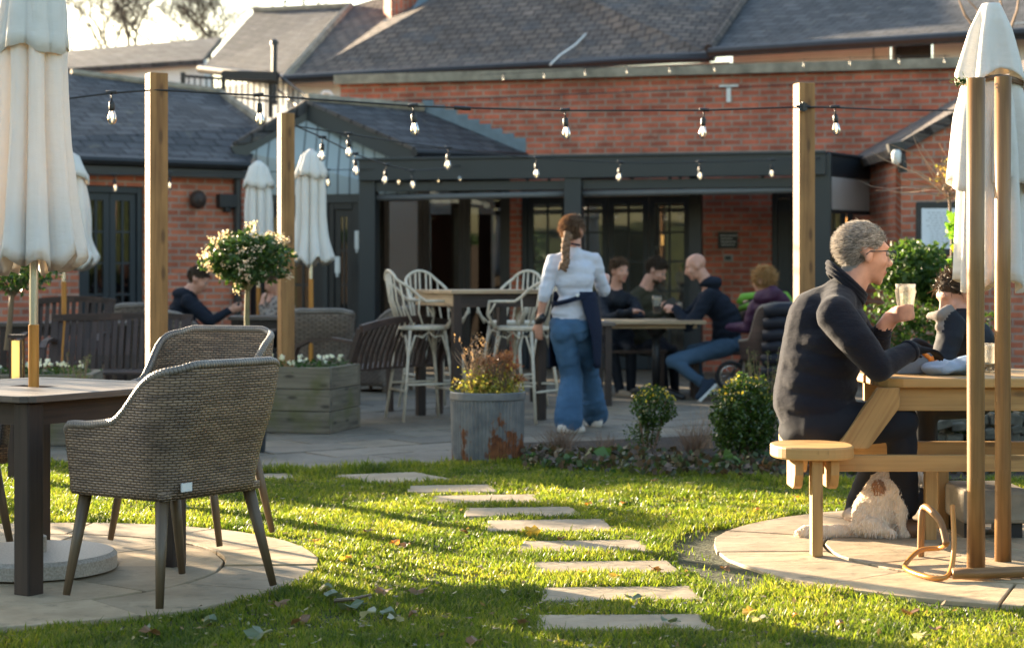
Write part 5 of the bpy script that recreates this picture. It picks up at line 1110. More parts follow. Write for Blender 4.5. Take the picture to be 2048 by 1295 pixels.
def boxbush(label, base, rx, rz, zc, n, gold, stems, lean=0):
    t = thing('box_bush', base, label, 'shrub', 'clipped box bushes in the flower bed'); mb = MB()
    for i in range(stems): a = random.uniform(0, 6.28); mb.tube([Vector(base) + Vector((.03 * math.cos(a), .03 * math.sin(a), 0)), Vector(base) + Vector((lean * .4 + rx * .5 * math.cos(a), rx * .5 * math.sin(a), zc * .7)), Vector(base) + Vector((lean + rx * .6 * math.cos(a), rx * .6 * math.sin(a), zc + rz * .4))], [.009, .006, .003], 5)
    mb.build('stems', TWIG, t); c = (base[0] + lean, base[1], zc); leaves('foliage', cloud(c, rx, rx, rz, n, core=.5, lump=.32, seed=n % 17), .022, BOX, t, aspect=.7)
    gp = [q for q in cloud(c, rx * 1.02, rx * 1.02, rz * 1.03, gold * 3, core=.93, lump=.32, seed=n % 17) if q[2] > zc + rz * .35][:gold]; leaves('golden_tips', gp, .024, GOLD, t, aspect=.7); return t
b1 = G(1298, 905); boxbush('small straggly box bush with a golden top beside the path', b1, .15, .14, .3, 2300, 70, 9, .03)
leaves('lower_foliage', cloud((b1.x - .04, b1.y, .13), .13, .1, .12, 700, core=.2), .02, BOX, [o for o in bpy.data.objects if o.get('label', '').startswith('small straggly')][0])
b2 = G(1490, 925); t = boxbush('big dense clipped box bush with golden tips left of the seated man', b2, .205, .225, .33, 8500, 120, 12)
leaves('foliage', [q for q in cloud((b2.x, b2.y, .2), .205, .2, .2, 4000, core=.5, lump=.2)], .022, BOX, t, aspect=.7)
# dry twiggy perennials, ground cover, foliage in the bed
def twigs(name, label, base, n, h, spread, mat=TWIG, group='leafless twiggy plants in the flower bed', w=.004):
    t = thing(name, base, label, 'plant', group); L = []
    for i in range(n):
        a = random.uniform(0, 6.28); p = Vector(base) + Vector((random.gauss(0, .03), random.gauss(0, .03), 0)); q = p.copy(); pl_ = [tuple(p)]
        d = Vector((math.cos(a) * random.uniform(.1, 1) * spread, math.sin(a) * random.uniform(.1, 1) * spread, h)).normalized()
        for _ in range(5): q = q + d * h / 5 * random.uniform(.7, 1.1); d = (d + Vector((random.gauss(0, .22), random.gauss(0, .22), random.gauss(0, .1)))).normalized(); pl_.append(tuple(q))
        L.append(pl_)
    o = ribbons('twigs', L, w, mat, t); return t
twigs('dry_perennial', 'low spreading bush of bare dark twigs just right of the metal tub', G(1120, 915), 190, .26, .28)
twigs('dry_perennial', 'bare twigs and dead stems between the two box bushes', G(1385, 915), 170, .26, .2)
twigs('dry_perennial', 'thin bare twigs left of the small box bush', G(1210, 915), 80, .2, .2)
twigs('dry_perennial', 'pale dead grass stalks standing against the left side of the big box bush', G(1412, 905), 40, .36, .1, plain('straw', (.42, .28, .16), .8, .3))
gc_ = []
for px in range(1045, 2150, 3):
    for _ in range(6 if px < 1620 else 16): q = G(px + random.uniform(-4, 4), random.uniform(912, 948) + (px - 1045) * .035 if px < 1620 else random.uniform(868, 960)); gc_.append((q.x, q.y, random.uniform(.03, .09)))
tag(leaves('ground_cover', gc_, .05, leafmat('bed_leaves', [(.03, .06, .02), (.06, .08, .03), (.08, .05, .03), (.12, .08, .05), (.03, .025, .02), (.05, .12, .03)], .25), aspect=.8), kind='stuff')
def broad(label, px, py, s, mat, n=5):
    t = thing('broad_leaf_plant', G(px, py, .03), label, 'plant', 'broad leaved plants at the front of the bed'); b = G(px, py, .03)
    leaves('foliage', [(b.x + random.gauss(0, s * .4), b.y + random.gauss(0, s * .3), .03 + random.uniform(0, s * .8)) for _ in range(n)], s, mat, t, aspect=.95)
BL = leafmat('mallow_leaves', [(.05, .12, .03), (.09, .17, .05), (.07, .12, .06)], .35)
broad('bright green round leaf plant right of the bare twigs', 1190, 922, .1, BL, 9); broad('grey green broad leaves under the big box bush', 1462, 935, .1, BL, 10); broad('small green leaf clump at the foot of the metal tub', 1062, 925, .07, BL, 10); broad('green leaves left of the small box bush stem', 1130, 930, .07, BL, 8)
broad('tan dead leaves right of the big box bush', 1530, 945, .09, lc['brown'], 8)
# galvanised tub
gm_, t_, b_ = nt('galvanised_rust'); v = vec(t_); base = ramp(t_, noi(t_, v, 9, 5), [(.3, (.10, .11, .125)), (.7, (.21, .215, .22))])
gr_ = N(t_, 'TexCoord'); sp = N(t_, 'SeparateXYZ'); t_.links.new(gr_.outputs['Object'], sp.inputs[0]); mr = N(t_, 'MapRange'); mr.inputs[1].default_value = 0; mr.inputs[2].default_value = .45; mr.inputs[3].default_value = .16; mr.inputs[4].default_value = -.14; t_.links.new(sp.outputs[2], mr.inputs[0])
ad = N(t_, 'Math', operation='ADD'); t_.links.new(noi(t_, vec(t_, scale=(1, 1, .6)), 5.5, 6, .65), ad.inputs[0]); t_.links.new(mr.outputs[0], ad.inputs[1])
t_.links.new(mix(t_, ramp(t_, ad.outputs[0], [(.59, (0,) * 3), (.63, (1,) * 3)]), base, ramp(t_, noi(t_, v, 25, 5), [(.3, (.09, .03, .015)), (.7, (.24, .09, .035))])), b_.inputs['Base Color']); b_.inputs['Roughness'].default_value = .5; b_.inputs['Metallic'].default_value = .35
tub = thing('metal_tub', G(975, 922), 'rusty ribbed galvanised metal tub planted with dried stems', 'planter'); nR = 60
mb = MB(); mb.lathe([(.218, 0), (.225, .02), (.232, .2), (.236, .39), (.238, .40)], n=nR * 4, fn=lambda a, j: 1 + (.012 * math.cos(nR * a) if j < 4 else 0)); mb.lathe([(.24, .40), (.243, .405), (.243, .445), (.238, .45), (.228, .45), (.225, .4)], n=64, capb=False, capt=False); mb.lathe([(.226, .41), (.01, .415)], n=32, capb=False)
mb.build('tub_wall', gm_, tub, world=False, smooth=False)
tb_ = tub.location
dry = twigs('dried_lavender', 'spiky dried lavender stems on the left of the metal tub', tb_ + Vector((-.07, 0, .42)), 70, .36, .12, plain('pale_stems', (.5, .34, .2), .8, .3), None, w=.005)
ls_ = []
for _ in range(70):
    a = random.uniform(0, 6.28); r = random.random() * .15; h_ = random.uniform(.12, .36); base_ = tb_ + Vector((-.07 + r * math.cos(a) * (h_ / .3), r * math.sin(a), .42 + h_)); ls_ += [(base_.x + random.gauss(0, .005), base_.y, base_.z + k * .012) for k in range(5)]
leaves('seed_heads', ls_, .016, leafmat('seed', [(.4, .26, .16), (.3, .18, .12)], .3), dry, aspect=.8)
sed = thing('dried_sedum', tb_ + Vector((.09, -.02, .42)), 'rust brown dried flower heads on the right of the metal tub', 'plant'); C = []; mb = MB()
for (dx_, dz_, r) in ((.08, .25, .09), (.0, .23, .06), (.15, .2, .06), (.06, .19, .07), (.2, .12, .04), (.02, .15, .05), (.12, .27, .05)):
    y_ = random.uniform(-.08, .08); c0 = tb_ + Vector((dx_, y_, .42 + dz_)); C += [(c0.x + random.gauss(0, r * .5), c0.y + random.gauss(0, r * .5), c0.z + random.gauss(0, .012) - abs(random.gauss(0, .01))) for _ in range(260)]
    for _ in range(9): mb.tube([tb_ + Vector((dx_ * .6, y_ * .5, .42)), c0 + Vector((random.gauss(0, r * .4), 0, 0))], .003, 4)
mb.build('stems', TWIG, sed); leaves('flower_heads', C, .014, leafmat('rust_heads', [(.3, .1, .04), (.42, .17, .07), (.22, .08, .04), (.5, .26, .12)], .3), sed, aspect=.8)
C = [(tb_.x + random.gauss(.02, .11), tb_.y + random.gauss(0, .09), .43 + abs(random.gauss(0, .075))) for _ in range(1500)]; C = [c for c in C if (c[0] - tb_.x) ** 2 + (c[1] - tb_.y) ** 2 < .058]
lp = thing('low_foliage', tb_ + Vector((0, 0, .42)), 'yellow green low foliage filling the metal tub', 'plant'); leaves('foliage', C, .028, leafmat('tub_leaves', [(.3, .28, .04), (.5, .4, .08), (.12, .16, .03), (.4, .26, .08), (.1, .2, .03)], .5), lp)
# right hand greenery
LT = leafmat('bay_leaves', [(.03, .075, .015), (.05, .1, .02), (.09, .15, .03)], .4)
g1_ = thing('leafy_shrub', (P(1820, 548, 12.6).x, 12.6, 0), 'rounded green shrub behind the grey haired man\'s face', 'shrub'); c = P(1822, 540, 12.6); leaves('foliage', cloud(c, .31, .28, .21, 2600, core=.3, lump=.35) + cloud(P(1880, 578, 12.5), .2, .2, .12, 700, core=.3) + cloud(P(1850, 690, 12.9), .5, .25, .5, 3600, core=.3, lump=.4), .05, LT, g1_)
g2_ = thing('tall_leafy_plant', (P(1925, 548, 12.8).x, 12.8, 0), 'bright green leafy plant with yellow flowers left of the right parasol', 'plant'); leaves('foliage', cloud(P(1922, 455, 12.8), .1, .1, .16, 260, core=.2) + cloud(P(1915, 535, 12.8), .12, .1, .07, 160, core=.2), .07, leafmat('bright_leaf', [(.12, .26, .03), (.2, .36, .05)], .5), g2_)
leaves('yellow_flowers', [tuple(P(1915 + random.gauss(0, 5), 497 + random.gauss(0, 4), 12.75)) for _ in range(26)], .04, leafmat('yellow_petal', [(.8, .65, .02), (.85, .75, .05)], .4), g2_, aspect=.9)
mb = MB(); mb.tube([(P(1925, 548, 12.8).x, 12.8, 0), P(1925, 540, 12.8), P(1922, 440, 12.8)], .008, 5); mb.build('stem', TWIG, g2_)
cl = thing('bare_climber', (P(1900, 548, 13.2).x, 13.2, 0), 'bare pale twigs of a climber against the outhouse wall above the menu case', 'climber'); L = []
for i in range(46):
    a = random.uniform(0, 3.14); p = P(1895 + random.gauss(0, 14), 385 + random.gauss(0, 10), 13.2); q = p.copy(); pl_ = [tuple(p)]; d = Vector((math.cos(a) * .8 - .25, random.gauss(0, .3), math.sin(a))).normalized(); l = random.uniform(.15, .65)
    for _ in range(5): q = q + d * l / 5; d = (d + Vector((random.gauss(0, .15), 0, random.gauss(.05, .15)))).normalized(); pl_.append(tuple(q))
    L.append(pl_)
ribbons('twigs', L, .012, plain('pale_twig', (.42, .27, .17), .8, .3), cl); mb = MB(); mb.tube([(P(1900, 548, 13.2).x, 13.2, 0), P(1905, 480, 13.2), P(1898, 385, 13.2)], [.02, .015, .01], 6); mb.build('stem', TWIG, cl)
leaves('buds', cloud(P(1900, 350, 13.2), .13, .1, .12, 110, core=.1), .035, leafmat('climber_leaf', [(.3, .28, .06), (.35, .2, .1)], .4), cl)
twt = thing('bare_sapling', (P(1960, 548, 16).x, 16, 0), 'thin bare branches rising above the right parasol', 'tree'); mb = MB()
for pts_ in (((1960, 548), (1990, 200), (1955, 20), (1918, -20)), ((1985, 240), (2010, 60), (1995, -40)), ((1955, 60), (1930, 30), (1918, 0)), ((2000, 120), (2035, 20), (2040, -30))): mb.tube([P(a, b, 16) for a, b in pts_], [.02, .012, .008, .005][:len(pts_)], 5)
mb.build('branches', TWIG, twt)
# dark planting and low stone wall at far right
hd = thing('low_rubble_wall', (P(1980, 548, 11.8).x, 11.8, 0), 'low wall of rough pale stones behind the picnic table', 'wall'); mb = MB()
for i in range(56):
    px = 1850 + (i % 14) * 20 + random.uniform(-7, 7) + 9 * (i // 14 % 2); p = P(px, 548, 11.8); z = .05 + .07 * (i // 14) + random.gauss(0, .012); mb.box((p.x, 11.8 + random.gauss(0, .05), z), (.085 * random.uniform(.6, 1.35), .16, .07 * random.uniform(.6, 1.2)), Matrix.Rotation(random.gauss(0, .25), 3, 'Y'))
mb.build('stones', plain('mossy_stone', (.12, .11, .085), .9, .6, scale=9), hd, bevel=.01)
for k, (px, py, lab) in enumerate(((1960, 868, 'dark leafy ground plant behind the picnic table legs'), (2035, 850, 'dark leafy clump at the right edge behind the picnic table'), (1880, 885, 'dark leafy clump seen under the picnic table top beside the seated man'))):
    q = thing('evergreen_clump', (P(px, 548, 12).x, 12, .0), lab, 'shrub'); leaves('foliage', cloud(P(px, py - 30, 12.1), .3, .2, .22, 900, core=.2, lump=.4), .045, GREEN, q)
# bollard lantern
bl2 = thing('lantern', (P(34, 548, 10.4).x, 10.4, 0), 'wooden bollard lantern with glowing pane beside the left parasol pole', 'lantern'); c = P(34, 712, 10.4); mb = MB()
for sx in (-1, 1):
    for sy in (-1, 1): mb.box((c.x + sx * .031, 10.4 + sy * .031, c.z - .02), (.012, .012, .24))
mb.box((c.x, 10.4, c.z + .115), (.085, .085, .02)); mb.box((c.x, 10.4, (c.z - .14) / 2), (.085, .085, c.z - .14)); mb.build('frame', MT['bench'], bl2)
mb = MB(); mb.box((c.x, 10.4, c.z - .02), (.048, .048, .22)); mb.build('pane', cloth('lantern_pane', (.75, .7, .5), trans=.6, tcol=(.9, .8, .45)), bl2)
# ------------------------------------------------------------------ bodies: tapered volumes fused into one continuous surface
class Body:
    def __init__(s): s.p = []
    def cap(s, a, b, ra, rb, m): s.p.append(('c', Vector(a), Vector(b), ra, rb, m)); return s
    def chain(s, pts, rs, m):
        for i in range(len(pts) - 1): s.cap(pts[i], pts[i + 1], rs[i], rs[i + 1], m)
        return s
    def ell(s, c, rad, m, R=None): s.p.append(('e', Vector(c), Vector(rad), R or Matrix.Identity(3), 0, m)); return s
    def mesh(s, name, mats, parent, voxel=.012, smooth_it=3, wrinkle=None, post=None, fold=.0):
        bm = bmesh.new()
        for q in s.p:
            if q[0] == 'c':
                a, b, ra, rb = q[1:5]; d = b - a; l = d.length
                if l < 1e-5: d = Vector((0, 0, 1))
                z = d.normalized(); x = z.orthogonal().normalized(); y = z.cross(x); n = 14; rings = []
                prof = [(-math.cos(t) * ra, math.sin(t) * ra) for t in (.25, .8, 1.3)] + [(l * k / 4, ra + (rb - ra) * k / 4) for k in range(5)] + [(l + math.cos(t) * rb, math.sin(t) * rb) for t in (1.3, .8, .25)]
                for h, r in prof: rings.append([bm.verts.new(a + z * h + (x * math.cos(2 * math.pi * k / n) + y * math.sin(2 * math.pi * k / n)) * r) for k in range(n)])
                for r0, r1 in zip(rings, rings[1:]):
                    for k in range(n): bm.faces.new((r0[k], r0[(k + 1) % n], r1[(k + 1) % n], r1[k]))
                bm.faces.new(rings[0][::-1]); bm.faces.new(rings[-1])
            else:
                c, rad, R = q[1:4]; g = bmesh.ops.create_icosphere(bm, subdivisions=3, radius=1)
                for v in g['verts']: v.co = c + R @ Vector((v.co.x * rad.x, v.co.y * rad.y, v.co.z * rad.z))
        me = bpy.data.meshes.new('tmp'); bm.to_mesh(me); bm.free(); o = bpy.data.objects.new('tmp', me); COL.objects.link(o)
        r = o.modifiers.new('r', 'REMESH'); r.mode = 'VOXEL'; r.voxel_size = voxel; r.use_smooth_shade = True
        sm = o.modifiers.new('s', 'SMOOTH'); sm.factor = .5; sm.iterations = smooth_it
        dg = bpy.context.evaluated_depsgraph_get(); dg.update(); me2 = bpy.data.meshes.new_from_object(o.evaluated_get(dg)); bpy.data.objects.remove(o)
        n = len(me2.vertices); co = np.empty(n * 3, dtype=np.float32); me2.vertices.foreach_get('co', co); co = co.reshape(-1, 3)
        D = np.empty((len(s.p), n), dtype=np.float32)
        for i, q in enumerate(s.p):
            if q[0] == 'c':
                a = np.array(q[1]); d = np.array(q[2]) - a; L = max((d ** 2).sum(), 1e-9); t = np.clip(((co - a) @ d) / L, 0, 1); D[i] = np.linalg.norm(co - a - t[:, None] * d, axis=1) - (q[3] + (q[4] - q[3]) * t)
            else:
                Rm = np.array(q[3]); loc = (co - np.array(q[1])) @ Rm; k = np.linalg.norm(loc / np.array(q[2]), axis=1); D[i] = (k - 1) * min(q[2])
        mi = np.array([q[5] for q in s.p])[D.argmin(0)]
        if wrinkle:
            nr = np.empty(n * 3, dtype=np.float32); me2.vertices.foreach_get('normal', nr); nr = nr.reshape(-1, 3)
            for i in range(n):
                if mi[i] in wrinkle:
                    c = Vector(co[i]); w = noise.noise(Vector((c.x * 9, c.y * 9, c.z * 16))) + .5 * noise.noise(Vector((c.x * 22, c.y * 22, c.z * 34 + 7))); w2 = 1 - abs(noise.noise(Vector((c.x * 6 + c.z * 5, c.y * 6, c.z * 13 - c.x * 6 + 3)))) * 3
                    co[i] += nr[i] * wrinkle[mi[i]] * (.6 * w + .5 * w2)
            me2.vertices.foreach_set('co', co.ravel())
        if post: mi = post(co, mi)
        if parent is not None:
            o3 = np.array(off(parent), dtype=np.float32); me2.vertices.foreach_set('co', (co - o3).ravel())
        fm = np.array([mi[p.vertices[0]] for p in me2.polygons], dtype=np.int32)
        me2.materials.clear()
        for m in mats: me2.materials.append(m)
        me2.polygons.foreach_set('material_index', fm); me2.polygons.foreach_set('use_smooth', [True] * len(me2.polygons)); me2.name = name; me2.update()
        o = bpy.data.objects.new(name, me2); COL.objects.link(o); o.parent = parent; return o
TOP, BOT, SKIN, HAIR, SHOE, EXTRA, LIP, SOLE = range(8)
def frame(f, up=(0, 0, 1)):
    y = Vector(f).normalized(); x = y.cross(Vector(up)).normalized(); z = x.cross(y); return Matrix((x, y, z)).transposed()
def add_head(B, c, fwd, k=1.0, up=(0, 0, 1), beard=0, chin=1.0):
    R = frame(fwd, up); T = lambda x, y, z: Vector(c) + R @ (Vector((x, y, z)) * k)
    B.ell(T(0, -.012, .035), Vector((.074, .094, .082)) * k, SKIN, R); B.ell(T(0, .03, -.02), Vector((.060, .066, .080)) * k, SKIN, R); B.ell(T(0, .035, -.070), Vector((.047, .05, .036)) * k, SKIN, R)
    B.ell(T(0, .073, -.098), Vector((.020, .018, .017)) * k, SKIN if not beard else HAIR, R); B.cap(T(0, .090, .016), T(0, .116, -.026), .0085 * k, .0125 * k, SKIN); B.ell(T(0, .104, -.032), Vector((.016, .012, .009)) * k, SKIN, R)
    B.cap(T(-.036, .080, .036), T(.036, .080, .036), .012 * k, .012 * k, SKIN)
    B.cap(T(-.018, .091, -.058), T(.018, .091, -.058), .0075 * k, .0075 * k, LIP); B.cap(T(-.016, .090, -.069), T(.016, .090, -.069), .0075 * k, .0075 * k, LIP)
    for sx in (-1, 1):
        B.ell(T(sx * .078, -.012, -.008), Vector((.010, .021, .034)) * k, SKIN, R); B.ell(T(sx * .042, .062, -.022), Vector((.022, .022, .024)) * k, SKIN, R)
    if beard:
        B.ell(T(0, .045, -.076), Vector((.05, .05, .036)) * k, HAIR, R)
    return R, T
def eyes(parent, R, T, k):
    mb = MB()
    for sx in (-1, 1):
        c = T(sx * .031, .0835, .010); me = bmesh.new(); g = bmesh.ops.create_icosphere(me, subdivisions=2, radius=.0095 * k); mb.add([c + v.co for v in me.verts], [[v.index for v in f.verts] for f in me.faces], None, 0)
        c2 = T(sx * .031, .0895, .010); mb.add([c2 + v.co * .5 for v in me.verts], [[v.index for v in f.verts] for f in me.faces], None, 1); me.free()
    mb.build('eyes', [plain('eye_white', (.3, .25, .22), .4), MT['black']], parent, smooth=True)
def hair_f(y, pts=((-.12, -.07), (-.06, -.062), (-.02, -.03), (.0, .012), (.03, .03), (.07, .066), (.12, .085))):
    for (a, b), (c, d) in zip(pts, pts[1:]):
        if a <= y <= c: return b + (d - b) * (y - a) / (c - a)
    return pts[0][1] if y < pts[0][0] else pts[-1][1]
def hair(parent, c, R, k, n, length, mat, width=.004, curl=.5, comb=(0, -.5, -.4), thick=.006, line=None, name='hair', wild=.3):
    L = []; tries = 0
    while len(L) < n and tries < n * 6:
        tries += 1; d = np.random.normal(size=3); d /= np.linalg.norm(d); p = Vector((0, -.012, .035)) + Vector((d[0] * .078, d[1] * .098, d[2] * .087))
        if p.z < (hair_f(p.y) if line is None else line(p)): continue
        if abs(p.x) > .06 and -.04 < p.y < .012 and p.z < .025: continue
        q = p.copy(); nn = Vector((d[0] / .8, d[1], d[2])).normalized(); dr = (nn * .75 + Vector(comb) * (.6 + .3 * (p.z > .05)) + Vector(np.random.normal(size=3)) * wild).normalized(); pl = []; ll = length * random.uniform(.6, 1.15); ax = Vector(np.random.normal(size=3)).normalized()
        q = q - nn * .004
        for j in range(6):
            pl.append(tuple(Vector(c) + R @ (q * k))); q = q + dr * ll / 5; dr = (Matrix.Rotation(curl * .5, 3, ax) @ dr); dr = (dr * .9 + (Vector(comb) * .25) + (-nn * .12)).normalized()
            v = q - Vector((0, -.012, .035)); e = math.sqrt((v.x / .078) ** 2 + (v.y / .098) ** 2 + (v.z / .087) ** 2)
            if e < 1.02: q = Vector((0, -.012, .035)) + v * (1.03 / e)
        L.append(pl)
    return ribbons(name, L, width, mat, parent)
def add_hand(B, w, d, n, k=1.0, curl=.6, m=SKIN, side=1, spread=.1):
    """w wrist, d finger direction, n palm normal (fingers curl towards it), side: thumb on +x (1) or -x (-1)"""
    y = Vector(d).normalized(); z = Vector(n); z = (z - y * z.dot(y)).normalized(); x = y.cross(z); R = Matrix((x, y, z)).transposed(); T = lambda a, b, c: Vector(w) + R @ (Vector((a, b, c)) * k)
    B.ell(T(0, .045, 0), Vector((.041, .05, .016)) * k, m, R); B.cap(Vector(w), T(0, .03, 0), .026 * k, .026 * k, m)
    for i, (fx, l) in enumerate(((-.030, .062), (-.010, .074), (.010, .078), (.030, .07))):
        fx2 = fx * side; a = T(fx2, .082, 0); dd = Vector((fx2 * spread * 6, 1, 0)).normalized(); p = a; ang = curl * .5
        for j, s in enumerate((.45, .32, .25)):
            v = Vector((dd.x, math.cos(ang), math.sin(ang))).normalized(); q = p + R @ (v * l * s * 1.1 * k); B.cap(p, q, (.0092 - .001 * j) * k, (.0085 - .001 * j) * k, m); p = q; ang += curl * (.9 + .1 * i)
    a = T(side * .032, .025, .004); b = T(side * .058, .055, .014 + .01 * curl); c = T(side * (.062 - .02 * curl), .085, .022 + .02 * curl); B.chain([a, b, c], [.013 * k, .011 * k, .009 * k], m)
def torso(B, pel, chest, hipax, shax, k=1.0, w=(.165, .165, .15, .155, .17, .165), d=(.125, .12, .11, .115, .12, .10), m=TOP, bend=(0, 0, 0), botn=1):
    pel, chest = Vector(pel), Vector(chest); up = (chest - pel).normalized(); n = len(w)
    for i in range(n):
        t = i / (n - 1); x = (Vector(hipax) * (1 - t) + Vector(shax) * t); x = (x - up * x.dot(up)).normalized(); y = up.cross(x); c = pel.lerp(chest, t) + Vector(bend) * math.sin(math.pi * t)
        B.ell(c, Vector((w[i] * k, d[i] * k, .1 * k)), BOT if i < botn else m, Matrix((x, y, up)).transposed())
def arm(B, sh, el, wr, k=1.0, m=TOP, r=(.058, .046, .042, .032), bare=None):
    B.cap(sh, el, r[0] * k, r[1] * k, m)
    if bare is None: B.cap(el, wr, r[2] * k, r[3] * k, m)
    else:
        mid = Vector(el).lerp(Vector(wr), bare); B.cap(el, mid, r[2] * k, (r[2] * .6 + r[3] * .4 + .004) * k, m); B.cap(Vector(el).lerp(Vector(wr), bare * .7), wr, .036 * k, .026 * k, SKIN)
def leg(B, hip, kn, an, k=1.0, r=(.088, .062, .056, .046), m=BOT): B.cap(hip, kn, r[0] * k, r[1] * k, m); B.cap(kn, an, r[2] * k, r[3] * k, m)
def shoe(B, heel, toe, k=1.0, m=SHOE): heel, toe = Vector(heel), Vector(toe); B.cap(heel, heel.lerp(toe, .5), .04 * k, .043 * k, m); B.cap(heel.lerp(toe, .5), toe, .043 * k, .032 * k, m)
def person(label, loc, grp=None): return thing('person', loc, label, 'person', grp)
LIPM = plain('lips', (.42, .16, .12), .5, .1)
def mats(top, bot, hairm, shoe_, extra=None, skin=None): return [top, bot, skin or MT['skin'], hairm, shoe_, extra or MT['black'], LIPM, mt_wp]
def scalp(c, R, k, line=None):
    def f(co, mi):
        loc = ((co - np.array(c)) @ np.array(R)) / k; sel = np.linalg.norm((loc - [0, -.012, .02]) / [.095, .12, .115], axis=1) < 1.1
        for i in np.nonzero(sel)[0]:
            p = loc[i]
            if mi[i] == SKIN and p[2] > (hair_f(p[1]) if line is None else line(Vector(p))) - .004 and not (abs(p[0]) > .066 and -.04 < p[1] < .012 and p[2] < .03): mi[i] = HAIR
        return mi
    return f
def hairm(name, cols, rough=.5): return leafmat(name, cols, trans=.3, rough=rough, spec=.3, tt=(1.1, 1.0, .9))
DENIM = cloth('blue_denim', (.07, .15, .27), var=.45, bmp=.35, wr=14); NAVY = cloth('navy_knit', (.012, .016, .026), bmp=.3); DARK = cloth('dark_coat', (.012, .014, .02), bmp=.3, rough=.7)

# ---------------- waitress walking away
Y = 13.6; wt_ = person('woman walking away in white shirt, navy apron and wide jeans, hair in a long plait', G(1150, 866))
B = Body(); hc = P(1146, 461, 13.62); k = .98; fw = Vector((.42, .9, -.05))
R, T = add_head(B, hc, fw, k)
B.cap(P(1150, 482, 13.6), P(1148, 506, 13.6), .048, .055, SKIN); B.cap(P(1148, 502, 13.6), P(1147, 512, 13.6), .062, .08, TOP)
shL, shR = P(1107, 523, 13.6), P(1187, 520, 13.66); chest = P(1148, 540, 13.6); pel = P(1143, 648, 13.62)
torso(B, pel, chest, (1, .12, 0), (1, .1, 0), 1.0, w=(.172, .165, .14, .132, .155, .16), d=(.13, .115, .105, .10, .11, .095), bend=(.02, 0, 0), botn=1)
B.cap(P(1148, 508, 13.6), shL, .052, .05, TOP); B.cap(P(1148, 508, 13.6), shR, .052, .05, TOP)
elL, wrL = P(1089, 588, 13.55), P(1078, 645, 13.6); arm(B, shL, elL, wrL, 1, bare=.08, r=(.058, .05, .05, .036)); add_hand(B, wrL, (-.02, .05, -1), (.3, .9, 0), .95, .5, side=-1)
elR, wrR = P(1207, 580, 13.75), P(1214, 553, 14.0); arm(B, shR, elR, wrR, 1, bare=.12, r=(.06, .052, .048, .036)); add_hand(B, wrR, (-.2, .9, .1), (-.6, 0, -.6), .9, .7)
B.ell(P(1124, 660, 13.56), (.085, .085, .10), BOT); B.ell(P(1160, 658, 13.58), (.085, .085, .10), BOT)
B.chain([P(1126, 668, 13.62), P(1144, 752, 13.68), P(1139, 800, 13.62), P(1137, 838, 13.6)], [.102, .084, .098, .112], BOT)
B.chain([P(1164, 668, 13.66), P(1178, 750, 13.9), P(1186, 800, 14.05), P(1191, 828, 14.25)], [.1, .08, .092, .102], BOT)
shoe(B, P(1124, 857, 13.52), P(1163, 858, 13.62), 1.0); shoe(B, P(1196, 846, 14.15), P(1178, 848, 14.4), 1.0)
B.cap(P(1084, 636, 13.56), P(1077, 641, 13.6), .033, .033, EXTRA)
HL = hairm('auburn_hair', [(.09, .048, .028), (.16, .09, .05), (.28, .17, .09)])
line = lambda p: -.062 if p.y < .02 else -.062 + (p.y - .02) * 1.5
B.mesh('body', mats(cloth('white_shirt', (.60, .63, .72), trans=.06, bmp=.3, wr=16), DENIM, HL, cloth('white_trainer', (.65, .58, .5))), wt_, .011, 4, {TOP: .011, BOT: .008}, scalp(hc, R, k, line))
hair(wt_, hc, R, k, 2600, .05, HL, .004, .15, comb=(-.25, -.45, -.55), line=line, wild=.1)
pl_ = MB(); bb = [P(1137, 470, 13.52), P(1132, 488, 13.49), P(1131, 505, 13.48), P(1132, 525, 13.46), P(1128, 536, 13.46)]
for i in range(13):
    t = i / 12; f = t * 3.99; a = bb[int(f)].lerp(bb[min(4, int(f) + 1)], f - int(f)); sx = .016 if i % 2 else -.016; r = .034 * (1 - .45 * t)
    pl_.tube([a + Vector((sx * 1.4, 0, .028)), a + Vector((sx * .6, -.012, .0)), a + Vector((-sx * 1.2, 0, -.026))], [r * .5, r, r * .5], 8)
pl_.tube([bb[4] + Vector((0, 0, .03)), P(1124, 528, 13.46), P(1117, 541, 13.46)], [.014, .024, .004], 8); pl_.build('plait', plain('auburn_plait', (.2, .115, .065), .85, .5, scale=60, bmp=.5, bscale=120), wt_, smooth=True)
mb = MB(); NV = cloth('navy_apron', (.012, .018, .04), bmp=.2, wr=10)
cc_ = P(1150, 600, 13.62); vs = []; ns_ = 26; rows_ = 12
for j in range(rows_):
    t = j / (rows_ - 1); z = P(0, 583, 13.6).z * (1 - t) + P(0, 735, 13.6).z * t; c = Vector((P(1150, 0, 13.62).x, 13.64, z)); r1 = .142 + .045 * min(1, t * 2.2) - .01 * t
    for i in range(ns_):
        a0 = -80 + 42 * t; a = math.radians(a0 + (185 - a0) * i / (ns_ - 1)); rr2 = (r1 + .012) * (1 + .03 * math.sin(a * 7 + t * 4)); vs.append((c.x + rr2 * math.cos(a), c.y - .01 + rr2 * .98 * math.sin(a), z))
mb.add(vs, [(j * ns_ + i, j * ns_ + i + 1, (j + 1) * ns_ + i + 1, (j + 1) * ns_ + i) for j in range(rows_ - 1) for i in range(ns_ - 1)]); o = mb.build('apron', NV, wt_, smooth=True); s_ = o.modifiers.new('t', 'SOLIDIFY'); s_.thickness = .006
mb = MB(); mb.tube([P(1116, 606, 13.47), P(1135, 601, 13.455), P(1155, 595, 13.47), P(1177, 588, 13.54)], .012, 6); mb.tube([P(1112, 606, 13.5), P(1106, 603, 13.62)], .01, 6); mb.build('apron_strings', NV, wt_, smooth=True)
